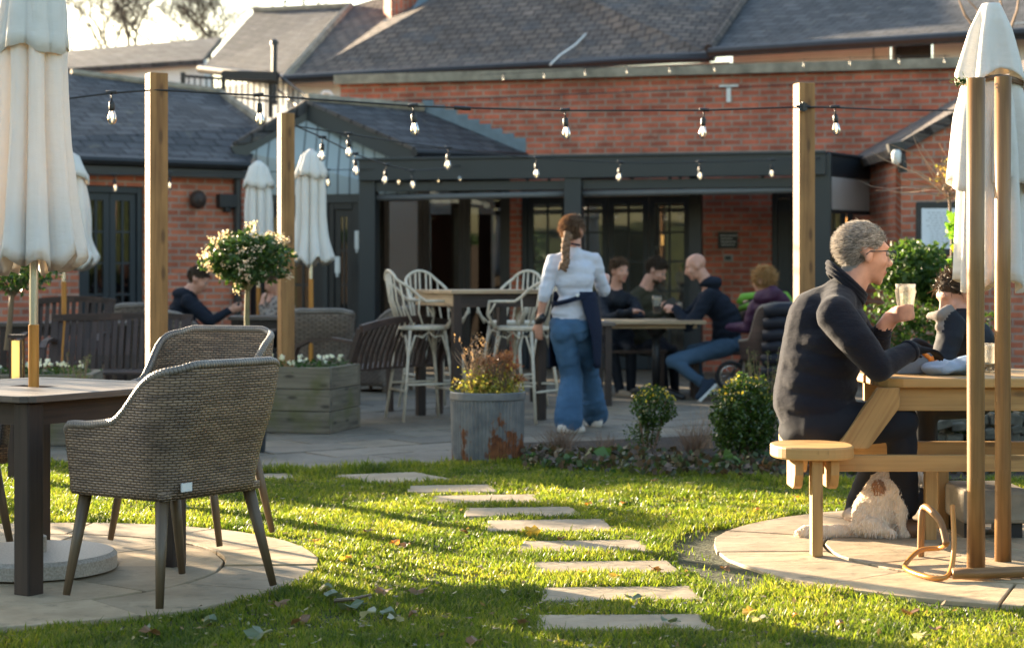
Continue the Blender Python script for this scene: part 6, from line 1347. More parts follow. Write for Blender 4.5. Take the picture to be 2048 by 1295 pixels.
mb = MB(); bw = [P(1104, 607, 13.6), P(1112, 607, 13.50), P(1135, 602, 13.46), P(1158, 595, 13.46), P(1182, 588, 13.52)]
for a_, b_2 in zip(bw, bw[1:]): mb.beam(a_, b_2, .012, .034)
mb.build('waistband', NV, wt_)
mb = MB(); mb.tube([P(1133, 484, 13.52), P(1143, 487, 13.5), P(1160, 490, 13.54)], .007, 6); mb.build('neck_strap', NV, wt_)
mb = MB(); mb.lathe([(.012, -.003), (.013, 0), (.012, .003)], (0, 0, 0), 12); mb.v = [(a, c, b) for a, b, c in mb.v]; q = P(1155, 590, 13.42); mb.v = [(a + q.x, b + q.y, c + q.z) for a, b, c in mb.v]; mb.build('button', mt_wp, wt_)

# ---------------- bald man
bm_ = person('bald man in navy hoodie and jeans sitting sideways at the pale table', G(1440, 800))
B = Body(); hc = P(1392, 533, 17.4); k = 1.05; R, T = add_head(B, hc, (-.9, .1, -.35), k, chin=1)
B.cap(P(1402, 545, 17.4), P(1418, 572, 17.4), .06, .07, SKIN); B.ell(P(1421, 565, 17.42), (.115, .13, .07), TOP)
sh1, sh2 = P(1418, 592, 17.2), P(1418, 588, 17.62); torso(B, P(1452, 682, 17.45), P(1420, 598, 17.42), (.15, 1, 0), (.1, 1, 0), 1.1, bend=(.07, 0, .03), w=(.17, .175, .17, .17, .175, .165), d=(.14, .14, .135, .13, .13, .12))
e1_ = P(1378, 652, 17.15); w1_ = P(1352, 618, 17.3); arm(B, sh1, e1_, w1_, 1.12, r=(.07, .055, .052, .04)); add_hand(B, w1_, (-.8, .4, .3), (0, .6, -.6), 1, .8); B.cap(sh2, P(1372, 635, 17.7), .07, .055, TOP); B.cap(P(1372, 635, 17.7), P(1346, 612, 17.55), .052, .038, TOP); add_hand(B, P(1346, 612, 17.55), (-.8, -.2, .3), (0, -.6, -.6), 1, .8, side=-1)
leg(B, P(1452, 694, 17.3), P(1345, 722, 17.1), P(1402, 764, 17.05), 1.0, r=(.092, .068, .06, .05)); leg(B, P(1450, 694, 17.6), P(1385, 700, 17.85), P(1405, 780, 17.9), 1.0); B.ell(P(1452, 690, 17.45), (.16, .18, .09), BOT)
B.cap(P(1402, 764, 17.05), P(1412, 768, 17.03), .048, .048, SHOE); shoe(B, P(1424, 764, 17.02), P(1396, 794, 16.98), 1.05); shoe(B, P(1412, 797, 17.9), P(1382, 799, 17.85), 1.0)
B.mesh('body', mats(NAVY, cloth('jeans', (.075, .13, .2), var=.4, bmp=.3, wr=14), HL, cloth('navy_canvas_shoe', (.03, .045, .07))), bm_, .013, 3, {TOP: .009, BOT: .007})
mb = MB(); a, b = P(1432, 768, 16.99), P(1397, 802, 16.96); mb.beam(a, b, .085, .024, roll=0); mb.build('shoe_sole', mt_wp, bm_, bevel=.008)
mb = MB(); mb.box(P(1340, 606, 17.4), (.07, .012, .13), Matrix.Rotation(.9, 3, 'Y')); o = mb.build('phone', MT['black'], None); tag(o, 'dark phone held between the bald man\'s hands', 'phone')
# ---------------- young man with curly hair
bo = person('young man with curly brown hair and dark coat, arms folded on the table', G(1240, 790))
B = Body(); hc = P(1240, 541, 18.0); k = 1.0; R, T = add_head(B, hc, (.45, -.88, -.12), k, up=(-.1, 0, 1))
B.cap(P(1234, 555, 18.03), P(1232, 582, 18.08), .052, .062, SKIN); B.cap(P(1228, 584, 18.1), P(1238, 600, 18.05), .085, .1, TOP)
torso(B, P(1235, 690, 18.25), P(1232, 602, 18.12), (1, .2, 0), (1, .15, 0), 1.08, bend=(0, .05, 0)); sA, sB = P(1200, 600, 18.1), P(1266, 604, 18.1)
B.cap(P(1232, 590, 18.1), sA, .06, .06, TOP); B.cap(P(1232, 590, 18.1), sB, .06, .06, TOP); arm(B, sA, P(1212, 638, 17.75), P(1262, 622, 17.55), 1.1); arm(B, sB, P(1280, 634, 17.8), P(1238, 624, 17.6), 1.1); add_hand(B, P(1262, 622, 17.55), (1, .1, .1), (0, 0, -1), 1, .7)
leg(B, P(1222, 695, 18.2), P(1225, 700, 17.8), P(1240, 782, 17.75), 1.05); leg(B, P(1248, 695, 18.2), P(1262, 702, 17.8), P(1262, 782, 17.8), 1.05); shoe(B, P(1238, 787, 17.75), P(1262, 790, 17.6)); shoe(B, P(1262, 785, 17.8), P(1284, 788, 17.65))
HB = hairm('brown_curls', [(.06, .035, .02), (.12, .07, .04), (.2, .12, .07)])
B.mesh('body', mats(DARK, DARK, HB, cloth('tan_trainer', (.35, .26, .18))), bo, .013, 3, {TOP: .009}, scalp(hc, R, k)); eyes(bo, R, T, k); hair(bo, hc, R, k, 1500, .05, HB, .006, 1.2, comb=(.2, 0, .1), wild=.5)
# ---------------- bearded man looking down
be = person('bearded dark haired man in an olive jacket looking down at the table', G(1310, 780))
B = Body(); hc = P(1312, 541, 18.3); k = 1.05; R, T = add_head(B, hc, (.8, -.3, -.5), k, beard=1)
B.cap(P(1302, 552, 18.32), P(1292, 575, 18.35), .06, .07, SKIN)
torso(B, P(1300, 690, 18.5), P(1292, 600, 18.4), (1, .4, 0), (.9, .5, 0), 1.15, bend=(-.05, .05, 0)); sA, sB = P(1265, 595, 18.3), P(1325, 602, 18.5)
B.cap(P(1290, 580, 18.35), sA, .07, .065, TOP); B.cap(P(1290, 580, 18.35), sB, .07, .065, TOP); arm(B, sA, P(1285, 640, 18.0), P(1335, 618, 17.9), 1.2); arm(B, sB, P(1352, 640, 18.3), P(1340, 612, 18.0), 1.15); add_hand(B, P(1335, 618, 17.9), (.9, 0, .4), (0, .5, -.5), 1, .7); leg(B, P(1300, 695, 18.4), P(1320, 700, 18.0), P(1330, 780, 18.0)); leg(B, P(1320, 695, 18.4), P(1345, 702, 18.05), P(1350, 780, 18.1)); shoe(B, P(1330, 787, 18.0), P(1345, 790, 17.85))
HD = hairm('dark_hair', [(.03, .02, .014), (.06, .04, .025), (.1, .065, .04)])
B.mesh('body', mats(cloth('olive_jacket', (.05, .045, .028), bmp=.3), DARK, HD, DARK), be, .013, 3, {TOP: .009}, scalp(hc, R, k)); eyes(be, R, T, k); hair(be, hc, R, k, 1300, .045, HD, .006, .8, comb=(0, .2, 0), wild=.4)
# ---------------- curly haired woman
cw = person('woman with curly fair hair and purple coat sitting right of the bald man', G(1545, 800))
B = Body(); hc = P(1527, 562, 16.75); k = 1.0; R, T = add_head(B, hc, (-.75, .6, -.1), k); B.cap(P(1530, 575, 16.75), P(1540, 595, 16.75), .055, .07, SKIN)
torso(B, P(1545, 690, 16.8), P(1542, 612, 16.75), (1, .3, 0), (1, .4, 0), 1.1, bend=(.03, 0, 0)); B.chain([P(1520, 594, 16.68), P(1545, 590, 16.62), P(1568, 602, 16.68)], [.06, .085, .06], EXTRA); B.ell(P(1545, 600, 16.68), (.14, .1, .07), EXTRA)
for a, b in ((P(1510, 612, 16.75), P(1496, 655, 16.8)), (P(1576, 614, 16.8), P(1588, 660, 16.85))): B.cap(P(1543, 600, 16.75), a, .07, .065, TOP); B.cap(a, b, .065, .055, TOP); B.cap(b, b + Vector((-.15, .22, .0)), .052, .042, TOP)
leg(B, P(1532, 700, 16.8), P(1508, 704, 17.2), P(1506, 785, 17.25)); leg(B, P(1560, 700, 16.85), P(1545, 704, 17.25), P(1540, 785, 17.3)); shoe(B, P(1506, 793, 17.2), P(1498, 796, 17.4))
HF = hairm('fair_curls', [(.4, .22, .08), (.55, .34, .15), (.28, .15, .06)])
fl = lambda p: -.06 if p.y < .03 else -.06 + (p.y - .03) * 2.2
PU = cloth('purple_quilt', (.06, .022, .05), bmp=.5, rough=.5)
B.mesh('body', mats(PU, DARK, HF, DARK, PU), cw, .013, 3, {TOP: .01, EXTRA: .014}, scalp(hc, R, k, fl)); hair(cw, hc, R, k, 2400, .075, HF, .007, 1.3, comb=(0, -.1, -.25), line=fl, wild=.6)
# ---------------- man in hoodie left
hm = person('man in a navy hoodie leaning forward in a wicker lounge chair', G(410, 790))
B = Body(); hc = P(397, 559, 16.8); k = 1.0; R, T = add_head(B, hc, (.85, -.1, -.5), k); B.cap(P(388, 572, 16.8), P(374, 590, 16.8), .058, .068, SKIN); B.ell(P(368, 588, 16.8), (.11, .12, .065), TOP)
torso(B, P(378, 672, 16.9), P(372, 604, 16.85), (.2, 1, 0), (.15, 1, 0), 1.1, bend=(-.05, 0, 0)); sA, sB = P(376, 602, 16.65), P(376, 598, 17.05)
arm(B, sA, P(418, 642, 16.6), P(458, 622, 16.7), 1.15); arm(B, sB, P(425, 640, 17.1), P(462, 620, 16.9), 1.1); add_hand(B, P(458, 622, 16.7), (1, .1, .2), (0, .5, .5), 1, .8); add_hand(B, P(462, 620, 16.9), (1, -.2, .2), (0, -.5, .5), 1, .8, side=-1)
for dy in (-.15, .15): leg(B, P(385, 682, 16.85 + dy), P(478, 680, 16.85 + dy), P(482, 770, 16.85 + dy), 1.05); shoe(B, P(482, 784, 16.85 + dy), P(515, 788, 16.85 + dy))
B.mesh('body', mats(NAVY, DARK, HD, DARK), hm, .014, 3, {TOP: .009}, scalp(hc, R, k)); eyes(hm, R, T, k); hair(hm, hc, R, k, 900, .03, HD, .006, .5)
h2 = person('person in patterned brown top half hidden by flowering tree and planter post', G(545, 780))
B = Body(); hc = P(549, 562, 17.9); k = 1.0; R, T = add_head(B, hc, (-.8, -.3, -.4), k); B.cap(P(556, 574, 17.9), P(566, 590, 17.9), .055, .065, SKIN)
torso(B, P(568, 668, 18), P(564, 606, 17.95), (.2, 1, 0), (.15, 1, 0), 1.05); arm(B, P(556, 604, 17.75), P(530, 642, 17.6), P(524, 612, 17.6), 1.1); arm(B, P(560, 602, 18.15), P(536, 640, 18.1), P(535, 606, 17.9), 1.1); add_hand(B, P(524, 612, 17.6), (.1, 0, 1), (.6, .5, 0), 1, .6); add_hand(B, P(535, 606, 17.9), (.3, 0, 1), (-.6, -.5, 0), 1, .6)
for dy in (-.12, .15): leg(B, P(560, 678, 17.95 + dy), P(500, 680, 17.95 + dy), P(500, 760, 17.95 + dy))
m_, t_, b_ = nt('patterned_knit'); vo = N(t_, 'TexVoronoi'); vo.inputs['Scale'].default_value = 28; t_.links.new(vec(t_), vo.inputs[0]); t_.links.new(ramp(t_, vo.outputs['Distance'], [(.2, (.04, .03, .03)), (.5, (.3, .24, .2))]), b_.inputs['Base Color']); b_.inputs['Roughness'].default_value = .9
B.mesh('body', mats(m_, DARK, HB, DARK), h2, .014, 3, {TOP: .008}, scalp(hc, R, k)); hair(h2, hc, R, k, 700, .05, HB, .007, .8)

# ---------------- picnic table with oval seats
pt = thing('picnic_table', (2.1, 7.9, .022), 'light wooden picnic table with rounded end seats on the right', 'picnic table'); pz = .022
def oval(cx, cy, rx, ry, n=40, p=2.6):
    o = []
    for i in range(n):
        a = 2 * math.pi * i / n; c, s = math.cos(a), math.sin(a); o.append((cx + rx * math.copysign(abs(c) ** (2 / p), c), cy + ry * math.copysign(abs(s) ** (2 / p), s)))
    return o
seats = [((1.275, 7.66), (.172, .19)), ((1.40, 8.30), (.165, .19))]
for (cx, cy), (rx, ry) in seats: mb = MB(); mb.prism(oval(cx, cy, rx, ry), .425, .478); mb.build('seat', MT['picnic'], pt, bevel=.008)
for (cx, cy), l, w in (((2.9, 7.66), .17, .19), ((2.95, 8.3), .17, .19)): mb = MB(); mb.prism(oval(cx, cy, l, w), .425, .478); mb.build('seat', MT['picnic'], pt, bevel=.008)
ZT = .745; T0 = []
x0 = 1.60; mb = MB(); npl = 5; ya, yb = 7.86, 8.72; wpl = (yb - ya) / npl
for k_ in range(npl):
    y0_, y1_ = ya + k_ * wpl + .003, ya + (k_ + 1) * wpl - .003; e = (.05, .012, 0, .012, .06)[k_]; xe = 2.78 
    pol = [(x0 + e + (.05 if k_ == 0 else 0), y0_), (xe, y0_), (xe, y1_), (x0 + e + (.06 if k_ == npl - 1 else 0), y1_)]
    if k_ == 0: pol = [(x0 + .11, y0_), (xe, y0_), (xe, y1_), (x0 + .015, y1_), (x0 + .02, y0_ + .08), (x0 + .05, y0_ + .03)]
    mb.prism(pol, ZT - .042, ZT)
mb.build('tabletop', MT['picnic'], pt, bevel=.006)
mb = MB(); mb.beam((x0 + .09, 7.93, .65), (2.72, 7.93, .65), .038, .10); mb.build('top_bearer', MT['picnic'], pt, bevel=.003)
mb = MB(); mb.beam((x0 + .07, 8.55, .65), (2.72, 8.55, .65), .038, .10); mb.build('top_bearer', MT['picnic'], pt, bevel=.003)
for y_, xs_ in ((7.74, 1.30), (8.36, 1.44)):
    mb = MB(); mb.beam((xs_, y_, .389), (2.95, y_, .389), .04, .07); mb.build('seat_bearer', MT['picnic'], pt, bevel=.003)
mb = MB(); mb.plate([P(a, b, 7.855) for a, b in ((1672, 897), (1738, 897), (1800, 814), (1800, 775), (1757, 775))], .045, P(1740, 785, 7.855) - P(1672, 897, 7.855)); mb.build('brace', MT['picnic'], pt, bevel=.003)
mb = MB(); mb.beam((2.72, 7.8, .42), (2.5, 7.8, .68), .045, .11); mb.build('brace', MT['picnic'], pt, bevel=.003)
for x_, y_, w_ in ((1.275, 7.545, .045), (1.385, 8.2, .05), (2.9, 7.6, .045), (2.95, 8.3, .05)):
    mb = MB(); mb.box((x_, y_, (.424 + pz) / 2), (w_, w_ * 1.6, .424 - pz)); mb.build('leg', MT['picnic'], pt, bevel=.004)
for (cx, cy), (rx, ry) in seats:
    for dx_ in (-.075, .075):
        mb = MB(); pr_ = [(cy - .13, .424), (cy - .13, .36), (cy - .10, .31), (cy - .06, .295), (cy + .1, .295), (cy + .1, .424)]
        mb.plate([(cx + dx_ + .02, a, b) for a, b in pr_], .036); mb.build('seat_bracket', MT['picnic'], pt, bevel=.003)
for px_, y_ in ((1860, 8.0), (1885, 8.35), (1812, 8.6)):
    p = P(px_, 548, y_); mb = MB(); mb.beam((p.x, y_, pz), (p.x, y_, .33 if px_ < 1900 else .6), .05, .045); mb.build('inner_leg', MT['picnic'], pt, bevel=.003)
# ---- bent wood parasol and its frame
q0 = G(1952, 1146, .022); q1 = G(2006, 1122, .022)
rp_ = thing('parasol', ((q0.x + q1.x) / 2 + .02, 7.45, .022), 'closed cream parasol on the right, gathered between two brown wooden poles', 'parasol')
ztA = 1.2 + (548 - 165) / F * 7.25; ztB = 1.2 + (548 - 160) / F * 7.5
for q, zt_, r in ((q0, ztA, .036), (q1, ztB, .034)):
    mb = MB(); xx = q.x; yy = q.y; mb.tube([(xx, yy, .022), (xx, yy, .4), (xx - .002, yy, 1.2), (xx, yy, zt_)], [r, r * .95, r * .95, r], 14); mb.build('pole', MT['bent'], rp_, smooth=True)
cx_, cy_ = P(1982, 548, 7.62).x, 7.62
Zp = lambda py: 1.2 + (548 - py) / F * 7.62
def drape(name, zt0, zb0, rt, rb, n, amp, hemamp, parent, seed, sx=1.0, inner=True):
    rnd = random.Random(seed); ph = [rnd.uniform(0, 6.28) for _ in range(6)]; N_ = 120; rows = 18; vs = []; 
    for j in range(rows):
        t = j / (rows - 1); z = zt0 + (zb0 - zt0) * t; r = rt + (rb - rt) * t ** .8
        for i in range(N_):
            a = 2 * math.pi * i / N_; s = math.cos(n * a + ph[0] + .6 * math.sin(2 * a + ph[1])); q = r * (1 + amp * min(1, t * 3) * (abs(s) ** .7 * math.copysign(1, s)) + .06 * math.sin(2 * a + ph[2]))
            vs.append((cx_ + q * sx * math.cos(a), cy_ + q * math.sin(a), z + hemamp * t ** 3 * math.sin(3 * a + ph[3])))
    mb = MB(); fs = [(j * N_ + i, j * N_ + (i + 1) % N_, (j + 1) * N_ + (i + 1) % N_, (j + 1) * N_ + i)[::-1] for j in range(rows - 1) for i in range(N_)]; fs.append(tuple(range(N_))); mb.add(vs, fs); o = mb.build(name, MT['canvas'], parent, smooth=True); s_ = o.modifiers.new('t', 'SOLIDIFY'); s_.thickness = .005; return o
drape('crown_cap', Zp(8), Zp(160), .04, .128, 5, .26, .04, rp_, 5)
drape('upper_drape', Zp(160), Zp(372), .12, .165, 6, .2, .03, rp_, 9, 1.0)
drape('canopy', Zp(165), Zp(572), .10, .135, 7, .22, .03, rp_, 14)
mb = MB(); mb.tube([(cx_ + .13 * math.cos(a), cy_ + .13 * math.sin(a), Zp(165) + .01 * math.sin(3 * a)) for a in [i / 24 * 2 * math.pi for i in range(25)]], .012, 6); mb.build('tie_cord', TWIG, rp_)
leaves('sprig', [tuple(P(1925 + random.gauss(0, 10), 163 + random.gauss(0, 5), 7.46)) for _ in range(70)], .03, GREEN, rp_, aspect=.2)
mb = MB(); r0_ = G(1900, 1140, .05); mb.tube([G(1905, 1146, .05), G(1952, 1146, .05), G(2060, 1142, .05), G(2150, 1136, .05)], .022, 10); mb.build('foot_rail', MT['bent'], rp_, smooth=True)
def crom(W, n=6):
    o = []
    for i in range(len(W) - 1):
        a, b, c, d = W[max(0, i - 1)], W[i], W[i + 1], W[min(len(W) - 1, i + 2)]
        for j in range(n): t = j / n; o.append(.5 * ((2 * b) + (c - a) * t + (2 * a - 5 * b + 4 * c - d) * t * t + (3 * b - a - 3 * c + d) * t ** 3))
    o.append(W[-1]); return o
hp = [(1905, 1010, 7.15), (1908, 1090, 7.05), (1900, 1150, 6.95), (1880, 1172, 6.9), (1850, 1160, 6.95), (1815, 1132, 7.1), (1812, 1112, 7.25), (1840, 1100, 7.4), (1880, 1095, 7.4), (1893, 1088, 7.3)]
mb = MB(); W = [P(*h) for h in hp]; W[3].z = .035; W[2].z = max(W[2].z, .05); W[4].z = .035; W[5].z = .035; W[6].z = .035; W = crom(W); mb.tube(W, .010, 8); mb.build('bent_hoop', MT['orange'], rp_, smooth=True)
mb = MB(); mb.tube(crom([P(1893, 1088, 7.3), P(1882, 1045, 7.35), P(1862, 1020, 7.42), P(1848, 1014, 7.5), P(1843, 1040, 7.5), P(1841, 1135, 7.5)]), .015, 8); mb.build('bent_strut', MT['bent'], rp_, smooth=True)
pbx = thing('concrete_parasol_base', P(1985, 1085, 8.1), 'pale concrete parasol base under the picnic table behind the wooden poles', 'parasol_base'); pbx.location.z = .022  # concrete base of a parasol, raised on black feet
c = P(1975, 1040, 8.15); mb = MB(); mb.prism([(c.x - .15, 8.0), (c.x + .16, 8.0), (c.x + .16, 8.4), (c.x - .15, 8.4)], .09, .24); mb.build('parasol_base', MT['coping'], pbx, bevel=.02)
mb = MB(); mb.box((c.x - .1, 8.2, .055), (.06, .3, .066)); mb.box((c.x + .1, 8.2, .055), (.06, .3, .066)); mb.build('feet', MT['black'], pbx)
# ---------------- grey haired man at the picnic table
gmn = person('grey haired man in glasses and dark fleece at the picnic table, lifting a glass', (1.45, 8.1, .02))
B = Body(); hc = P(1727, 509, 8.05); k = 1.16; fw = Vector((.96, .22, -.10)); R, T = add_head(B, hc, fw, k, up=(-.05, 0, 1))
B.cap(P(1714, 540, 8.05), P(1694, 586, 8.04), .070, .078, SKIN); B.cap(P(1692, 592, 8.05), P(1684, 598, 8.04), .082, .09, TOP); B.cap(P(1684, 596, 8.05), P(1670, 612, 8.05), .10, .12, TOP)
s1, s2 = P(1672, 630, 7.84), P(1690, 618, 8.27); pel = P(1632, 842, 8.1); ch_ = P(1668, 640, 8.06)
torso(B, pel, ch_, (.12, 1, 0), (.05, 1, 0), 1.12, w=(.19, .195, .19, .19, .195, .17), d=(.15, .165, .165, .165, .155, .13), bend=(-.03, 0, 0), botn=1)
B.cap(P(1640, 640, 8.05), P(1618, 800, 8.08), .15, .165, TOP); B.cap(P(1680, 590, 8.05), s1, .08, .075, TOP); B.cap(P(1684, 590, 8.05), s2, .08, .075, TOP)
eA = P(1757, 735, 7.78); wA = P(1822, 700, 7.92); B.cap(s1, P(1712, 680, 7.78), .088, .08, TOP); B.cap(P(1712, 680, 7.78), eA, .08, .064, TOP); B.cap(eA, wA, .06, .045, TOP); add_hand(B, wA, (.9, .35, .0), (0, 0, -1), 1.1, .5, m=EXTRA)
eB = P(1752, 720, 8.32); wB = P(1766, 652, 8.2); B.cap(s2, eB, .075, .06, TOP); B.cap(eB, wB.lerp(eB, .15), .058, .046, TOP); B.cap(wB.lerp(eB, .2), wB, .034, .032, SKIN)
# hand closed round the glass
gl_c = P(1811, 606, 8.18); R_g = .042
pw = P(1783, 632, 8.2); B.ell(P(1779, 640, 8.2), (.036, .02, .045), SKIN, Matrix.Rotation(-.5, 3, 'Y')); B.cap(wB, P(1779, 636, 8.2), .032, .034, SKIN)
for i in range(4):
    z = gl_c.z - .085 + .021 * (3 - i); pts_ = []
    for j in range(5): a = math.radians(185 + 28 * j + 4 * i) ; rr3 = R_g + .010; pts_.append((gl_c.x + rr3 * math.cos(a), gl_c.y + rr3 * math.sin(a), z + .004 * j))
    B.chain([P(1783, 636 + 6 * i, 8.19)] + pts_, [.012, .0115, .011, .0105, .010, .009], SKIN)
B.chain([P(1777, 630, 8.21), (gl_c.x - .050, gl_c.y + .03, gl_c.z - .025), (gl_c.x - .01, gl_c.y + .056, gl_c.z - .015)], [.014, .013, .011], SKIN)
leg(B, P(1640, 852, 7.98), P(1800, 842, 7.98), P(1812, 1010, 8.1), 1.1, r=(.105, .075, .066, .054)); leg(B, P(1640, 850, 8.25), P(1790, 838, 8.42), P(1712, 1010, 8.72), 1.1, r=(.10, .072, .06, .05)); B.ell(P(1630, 862, 8.1), (.165, .21, .085), BOT)
shoe(B, P(1700, 1034, 8.74), P(1716, 1036, 8.55), 1.15); shoe(B, P(1808, 1058, 8.1), P(1850, 1062, 8.05), 1.15)
HG = hairm('grey_hair', [(.33, .315, .30), (.48, .46, .44), (.17, .16, .15), (.65, .63, .6)])
FL = cloth('navy_fleece', (.011, .012, .02), bmp=.45, rough=.95, wr=11); FL.node_tree.nodes['Principled BSDF'].inputs['Sheen Weight'].default_value = .1
B.mesh('body', mats(FL, cloth('dark_trousers', (.016, .018, .025), bmp=.3), HG, plain('brown_boot', (.12, .06, .03), .5), cloth('black_glove', (.012, .012, .015))), gmn, .0075, 22, {TOP: .0028, BOT: .004}, scalp(hc, R, k)); eyes(gmn, R, T, k)
hair(gmn, hc, R, k, 5600, .030, HG, .0028, .18, comb=(.05, -.75, -.25), wild=.2)
mb = MB()
for sx in (-1, 1):
    L_ = [T(sx * .034 + .026 * math.cos(a), .108, .008 + .019 * math.sin(a)) for a in [i / 16 * 2 * math.pi for i in range(17)]]; mb.tube(L_, .0022 * k, 6, cap=False); mb.tube([T(sx * .06, .105, .018), T(sx * .082, .06, .018), T(sx * .083, -.01, .010), T(sx * .082, -.025, -.004)], .0028 * k, 6)
mb.tube([T(-.01, .11, .013), T(.01, .11, .013)], .0025 * k, 6); sp_ = mb.build('spectacles', MT['black'], gmn, smooth=True)
mb = MB()
for sx in (-1, 1): mb.add([T(sx * .034, .108, .008)] + [T(sx * .034 + .025 * math.cos(a), .108, .008 + .018 * math.sin(a)) for a in [i / 16 * 2 * math.pi for i in range(16)]], [(0, 1 + i, 1 + (i + 1) % 16) for i in range(16)])
mb.build('lens', MT['clear'], sp_)
mb = MB(); 
for t_a in range(2):
    w0 = [P(1702, 560, 7.965), P(1690, 548, 7.99), P(1672, 542, 8.04)]
mb = MB(); ring = [];
for i in range(25): a = 2 * math.pi * i / 24; ring.append(P(1693, 572, 8.045) + Vector((.083 * math.cos(a), .088 * math.sin(a), .03 - .075 * math.cos(a))))
mb.tube(ring, .012, 8)
for q_ in (.02, .04): mb.tube([r_ + (Vector((P(1680, 600, 8.05).x, 8.05, P(1680, 600, 8.05).z)) - r_) * q_ * 5 * .5 + Vector((0, 0, -q_ * .6)) for r_ in ring], .014, 8)
mb.build('collar', FL, gmn, smooth=True)
for a_, b_2, r_2 in ((wB.lerp(eB, .16), wB.lerp(eB, .3), .045), (wA, wA.lerp(eA, .1), .049)): mb = MB(); mb.tube([a_, a_.lerp(b_2, .5), b_2], [r_2, r_2 * 1.04, r_2 * 1.02], 16); mb.build('cuff', FL, gmn, smooth=True)
pg2 = pint('pint_glass', 'nearly empty clear glass held up by the grey haired man', gl_c - Vector((0, 0, .075)), 1.1, .45, plain('beer_dregs', (.7, .55, .42), .4, .3)); 
# ---------------- companion in black across the table
cpn = person('companion in black coat and pale scarf across the picnic table', (2.25, 8.9, .02))
B = Body(); hc = P(1912, 590, 9.0); k = 1.0; R, T = add_head(B, hc, (-.8, -.3, -.45), k); B.cap(P(1918, 605, 9.0), P(1925, 628, 9.0), .06, .07, SKIN)
torso(B, P(1940, 790, 9.05), P(1922, 655, 9.0), (.2, 1, 0), (.15, 1, 0), 1.12, bend=(.03, 0, 0)); sA, sB = P(1905, 650, 8.8), P(1915, 645, 9.2); arm(B, sA, P(1880, 735, 8.65), P(1838, 715, 8.5), 1.2); arm(B, sB, P(1890, 720, 9.2), P(1830, 690, 9.05), 1.15)
add_hand(B, P(1838, 715, 8.5), (-1, 0, .0), (0, 0, -1), 1.0, .5, m=EXTRA); add_hand(B, P(1830, 690, 9.05), (-1, -.3, -.1), (0, 0, -1), 1.0, .5, m=EXTRA); B.chain([P(1858, 632, 8.8), P(1880, 630, 8.74), P(1898, 618, 8.8), P(1905, 650, 8.82), P(1880, 655, 8.74)], [.016, .026, .024, .03, .022], LIP)
leg(B, P(1935, 800, 8.9), P(1850, 815, 8.75), P(1850, 980, 8.8), 1.05); leg(B, P(1935, 800, 9.2), P(1850, 812, 9.2), P(1862, 960, 9.25), 1.05); shoe(B, P(1852, 1000, 8.8), P(1825, 1004, 8.75))
mm = mats(DARK, DARK, HD, DARK, MT['black']); mm[LIP] = cloth('pale_scarf', (.22, .19, .17), bmp=.4)
B.mesh('body', mm, cpn, .012, 3, {TOP: .01, LIP: .008}, scalp(hc, R, k)); hair(cpn, hc, R, k, 1100, .06, HD, .005, .5)
# things on the picnic table
mb = MB(); c = P(1822, 735, 8.3); bx2 = thing('grey_box', (c.x, c.y, ZT), 'grey lidded box on the picnic table in front of the companion', 'box'); mb.box((c.x, c.y, ZT + .045), (.17, .2, .09)); mb.build('box_body', MT['coping'] if False else plain('grey_card', (.16, .19, .24), .6), bx2, bevel=.006); mb = MB(); mb.box((c.x, c.y, ZT + .097), (.18, .21, .012)); mb.build('lid', plain('grey_lid', (.22, .25, .3), .5), bx2, bevel=.003)
B = Body(); B.chain([P(1838, 700, 8.2), P(1855, 712, 8.2)], [.008, .013], 0); B.ell(P(1872, 720, 8.2), (.035, .02, .022), 0); o = B.mesh('orange_cloth', [plain('orange_cloth', (.75, .22, .02), .6, .3)], None, .005, 2, {0: .004}); tag(o, 'small bright orange knotted cloth lying on the grey box edge', 'cloth')
B = Body(); c = P(1895, 742, 8.15); B.ell((c.x, c.y, ZT + .03), (.11, .09, .035), 0); B.ell((c.x + .07, c.y, ZT + .04), (.07, .08, .04), 0); o = B.mesh('blue_bag', [cloth('pale_blue_bag', (.3, .38, .5), rough=.4, bmp=.5)], None, .008, 2, {0: .02}); tag(o, 'crumpled pale blue bag on the picnic table beside the poles', 'bag')
pint('small_glass', 'small glass standing behind the parasol poles on the picnic table', Vector((P(1978, 548, 8.4).x, 8.4, ZT)), .9, .3, foam)

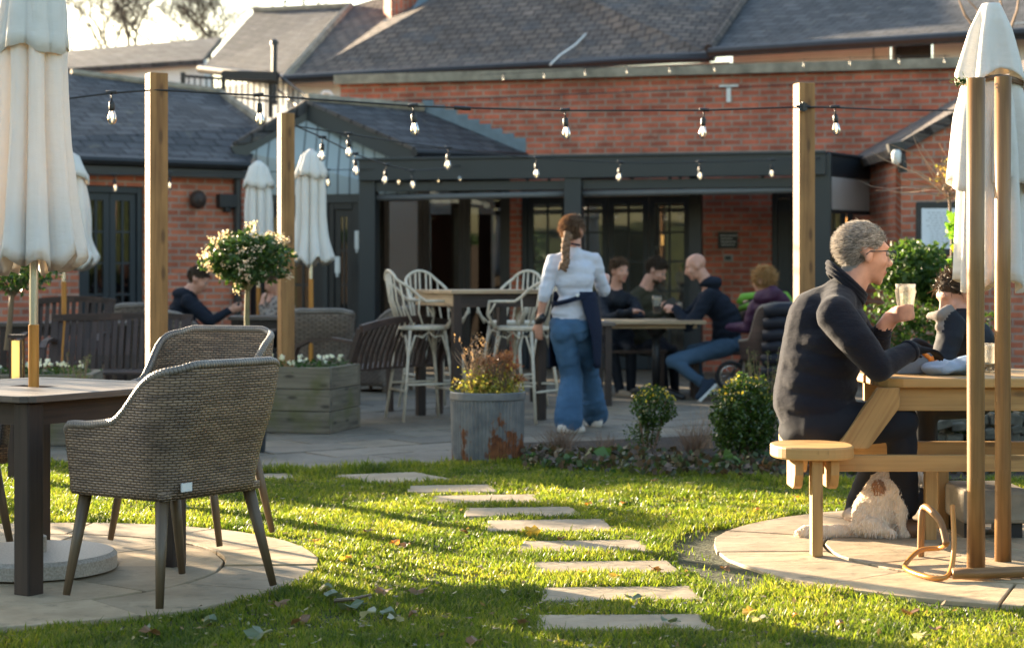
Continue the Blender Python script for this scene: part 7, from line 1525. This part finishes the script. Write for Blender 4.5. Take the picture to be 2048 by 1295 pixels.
# ---------------- dog
dg_ = thing('dog', P(1760, 1072, 8.15), 'fluffy white dog sitting under the picnic table with its tail on the stones', 'dog'); B = Body()
Yd_ = 8.12; Q = lambda px, py, dy=0: P(px, py, Yd_ + dy)
B.ell(Q(1745, 1036), (.085, .09, .09), 0); B.ell(Q(1733, 1044, -.05), (.066, .045, .066), 0); B.cap(Q(1750, 1022), Q(1775, 978), .092, .088, 0); B.cap(Q(1777, 978), Q(1794, 955), .088, .072, 0); B.cap(Q(1792, 960), Q(1805, 945), .062, .056, 0)
B.ell(Q(1806, 936), (.06, .058, .053), 0); B.cap(Q(1818, 942), Q(1842, 958), .036, .024, 0); B.ell(Q(1849, 958), (.013, .013, .011), 2)
B.cap(Q(1790, 972, -.05), Q(1800, 1020, -.05), .045, .032, 0); B.cap(Q(1800, 1020, -.05), Q(1803, 1064, -.05), .03, .026, 0); B.cap(Q(1790, 972, .07), Q(1806, 1030, .07), .042, .03, 0); B.cap(Q(1806, 1030, .07), Q(1810, 1060, .07), .028, .025, 0); B.cap(Q(1803, 1066, -.05), Q(1812, 1067, -.06), .026, .022, 0); B.cap(Q(1810, 1060, .07), Q(1820, 1060, .06), .025, .022, 0)
B.cap(Q(1738, 1050, -.08), Q(1770, 1064, -.1), .045, .028, 0); B.cap(Q(1770, 1066, -.1), Q(1785, 1066, -.12), .026, .022, 0); B.chain([Q(1722, 1052), Q(1695, 1062, -.02), Q(1655, 1064, -.04), Q(1612, 1062, -.03), Q(1597, 1063, -.03)], [.034, .028, .032, .036, .018], 0)
B.cap(Q(1799, 922, -.05), Q(1793, 956, -.062), .018, .027, 1); B.cap(Q(1800, 920, .045), Q(1798, 945, .055), .02, .028, 1); B.ell(Q(1758, 975, -.05), (.03, .05, .04), 1)
fur = plain('cream_fur', (.74, .62, .48), .9, .2, scale=20); tanf = plain('tan_fur', (.36, .19, .1), .9, .2)
o = B.mesh('body', [fur, tanf, MT['black']], dg_, .009, 3, {0: .012}); me = o.data; L = []; LT_ = []
nv = len(me.vertices); idx = np.random.choice(nv, min(nv, 5200), replace=False); mi_of = {}
for p_ in me.polygons: mi_of[p_.vertices[0]] = p_.material_index
o3 = off(dg_)
for i in idx:
    v = me.vertices[int(i)]; n_ = v.normal; p_ = v.co + o3; d_ = (n_ * .6 + Vector((-.3, 0, -.8)) + Vector(np.random.normal(size=3)) * .2).normalized(); l = random.uniform(.008, .016); pl2 = [tuple(p_), tuple(p_ + d_ * l * .5), tuple(p_ + (d_ + Vector((0, 0, -.3))) * l)]
    (LT_ if mi_of.get(int(i), 0) == 1 else L).append(pl2)
ribbons('fur', L, .005, leafmat('fur_strands', [(.8, .72, .62), (.88, .82, .74), (.72, .62, .5)], .25, .7, tt=(1.1, 1, .9)), dg_)
if LT_: ribbons('tan_fur', LT_, .005, leafmat('tan_strands', [(.36, .19, .1), (.45, .26, .15)], .3, .7), dg_)
mb = MB(); mb.tube([Q(1793, 966) + Vector((.064 * math.cos(a), .064 * math.sin(a), -.02 * math.cos(a))) for a in [i / 20 * 6.2832 for i in range(21)]], .007, 6); mb.build('collar', plain('grey_collar', (.2, .18, .16), .6), dg_)
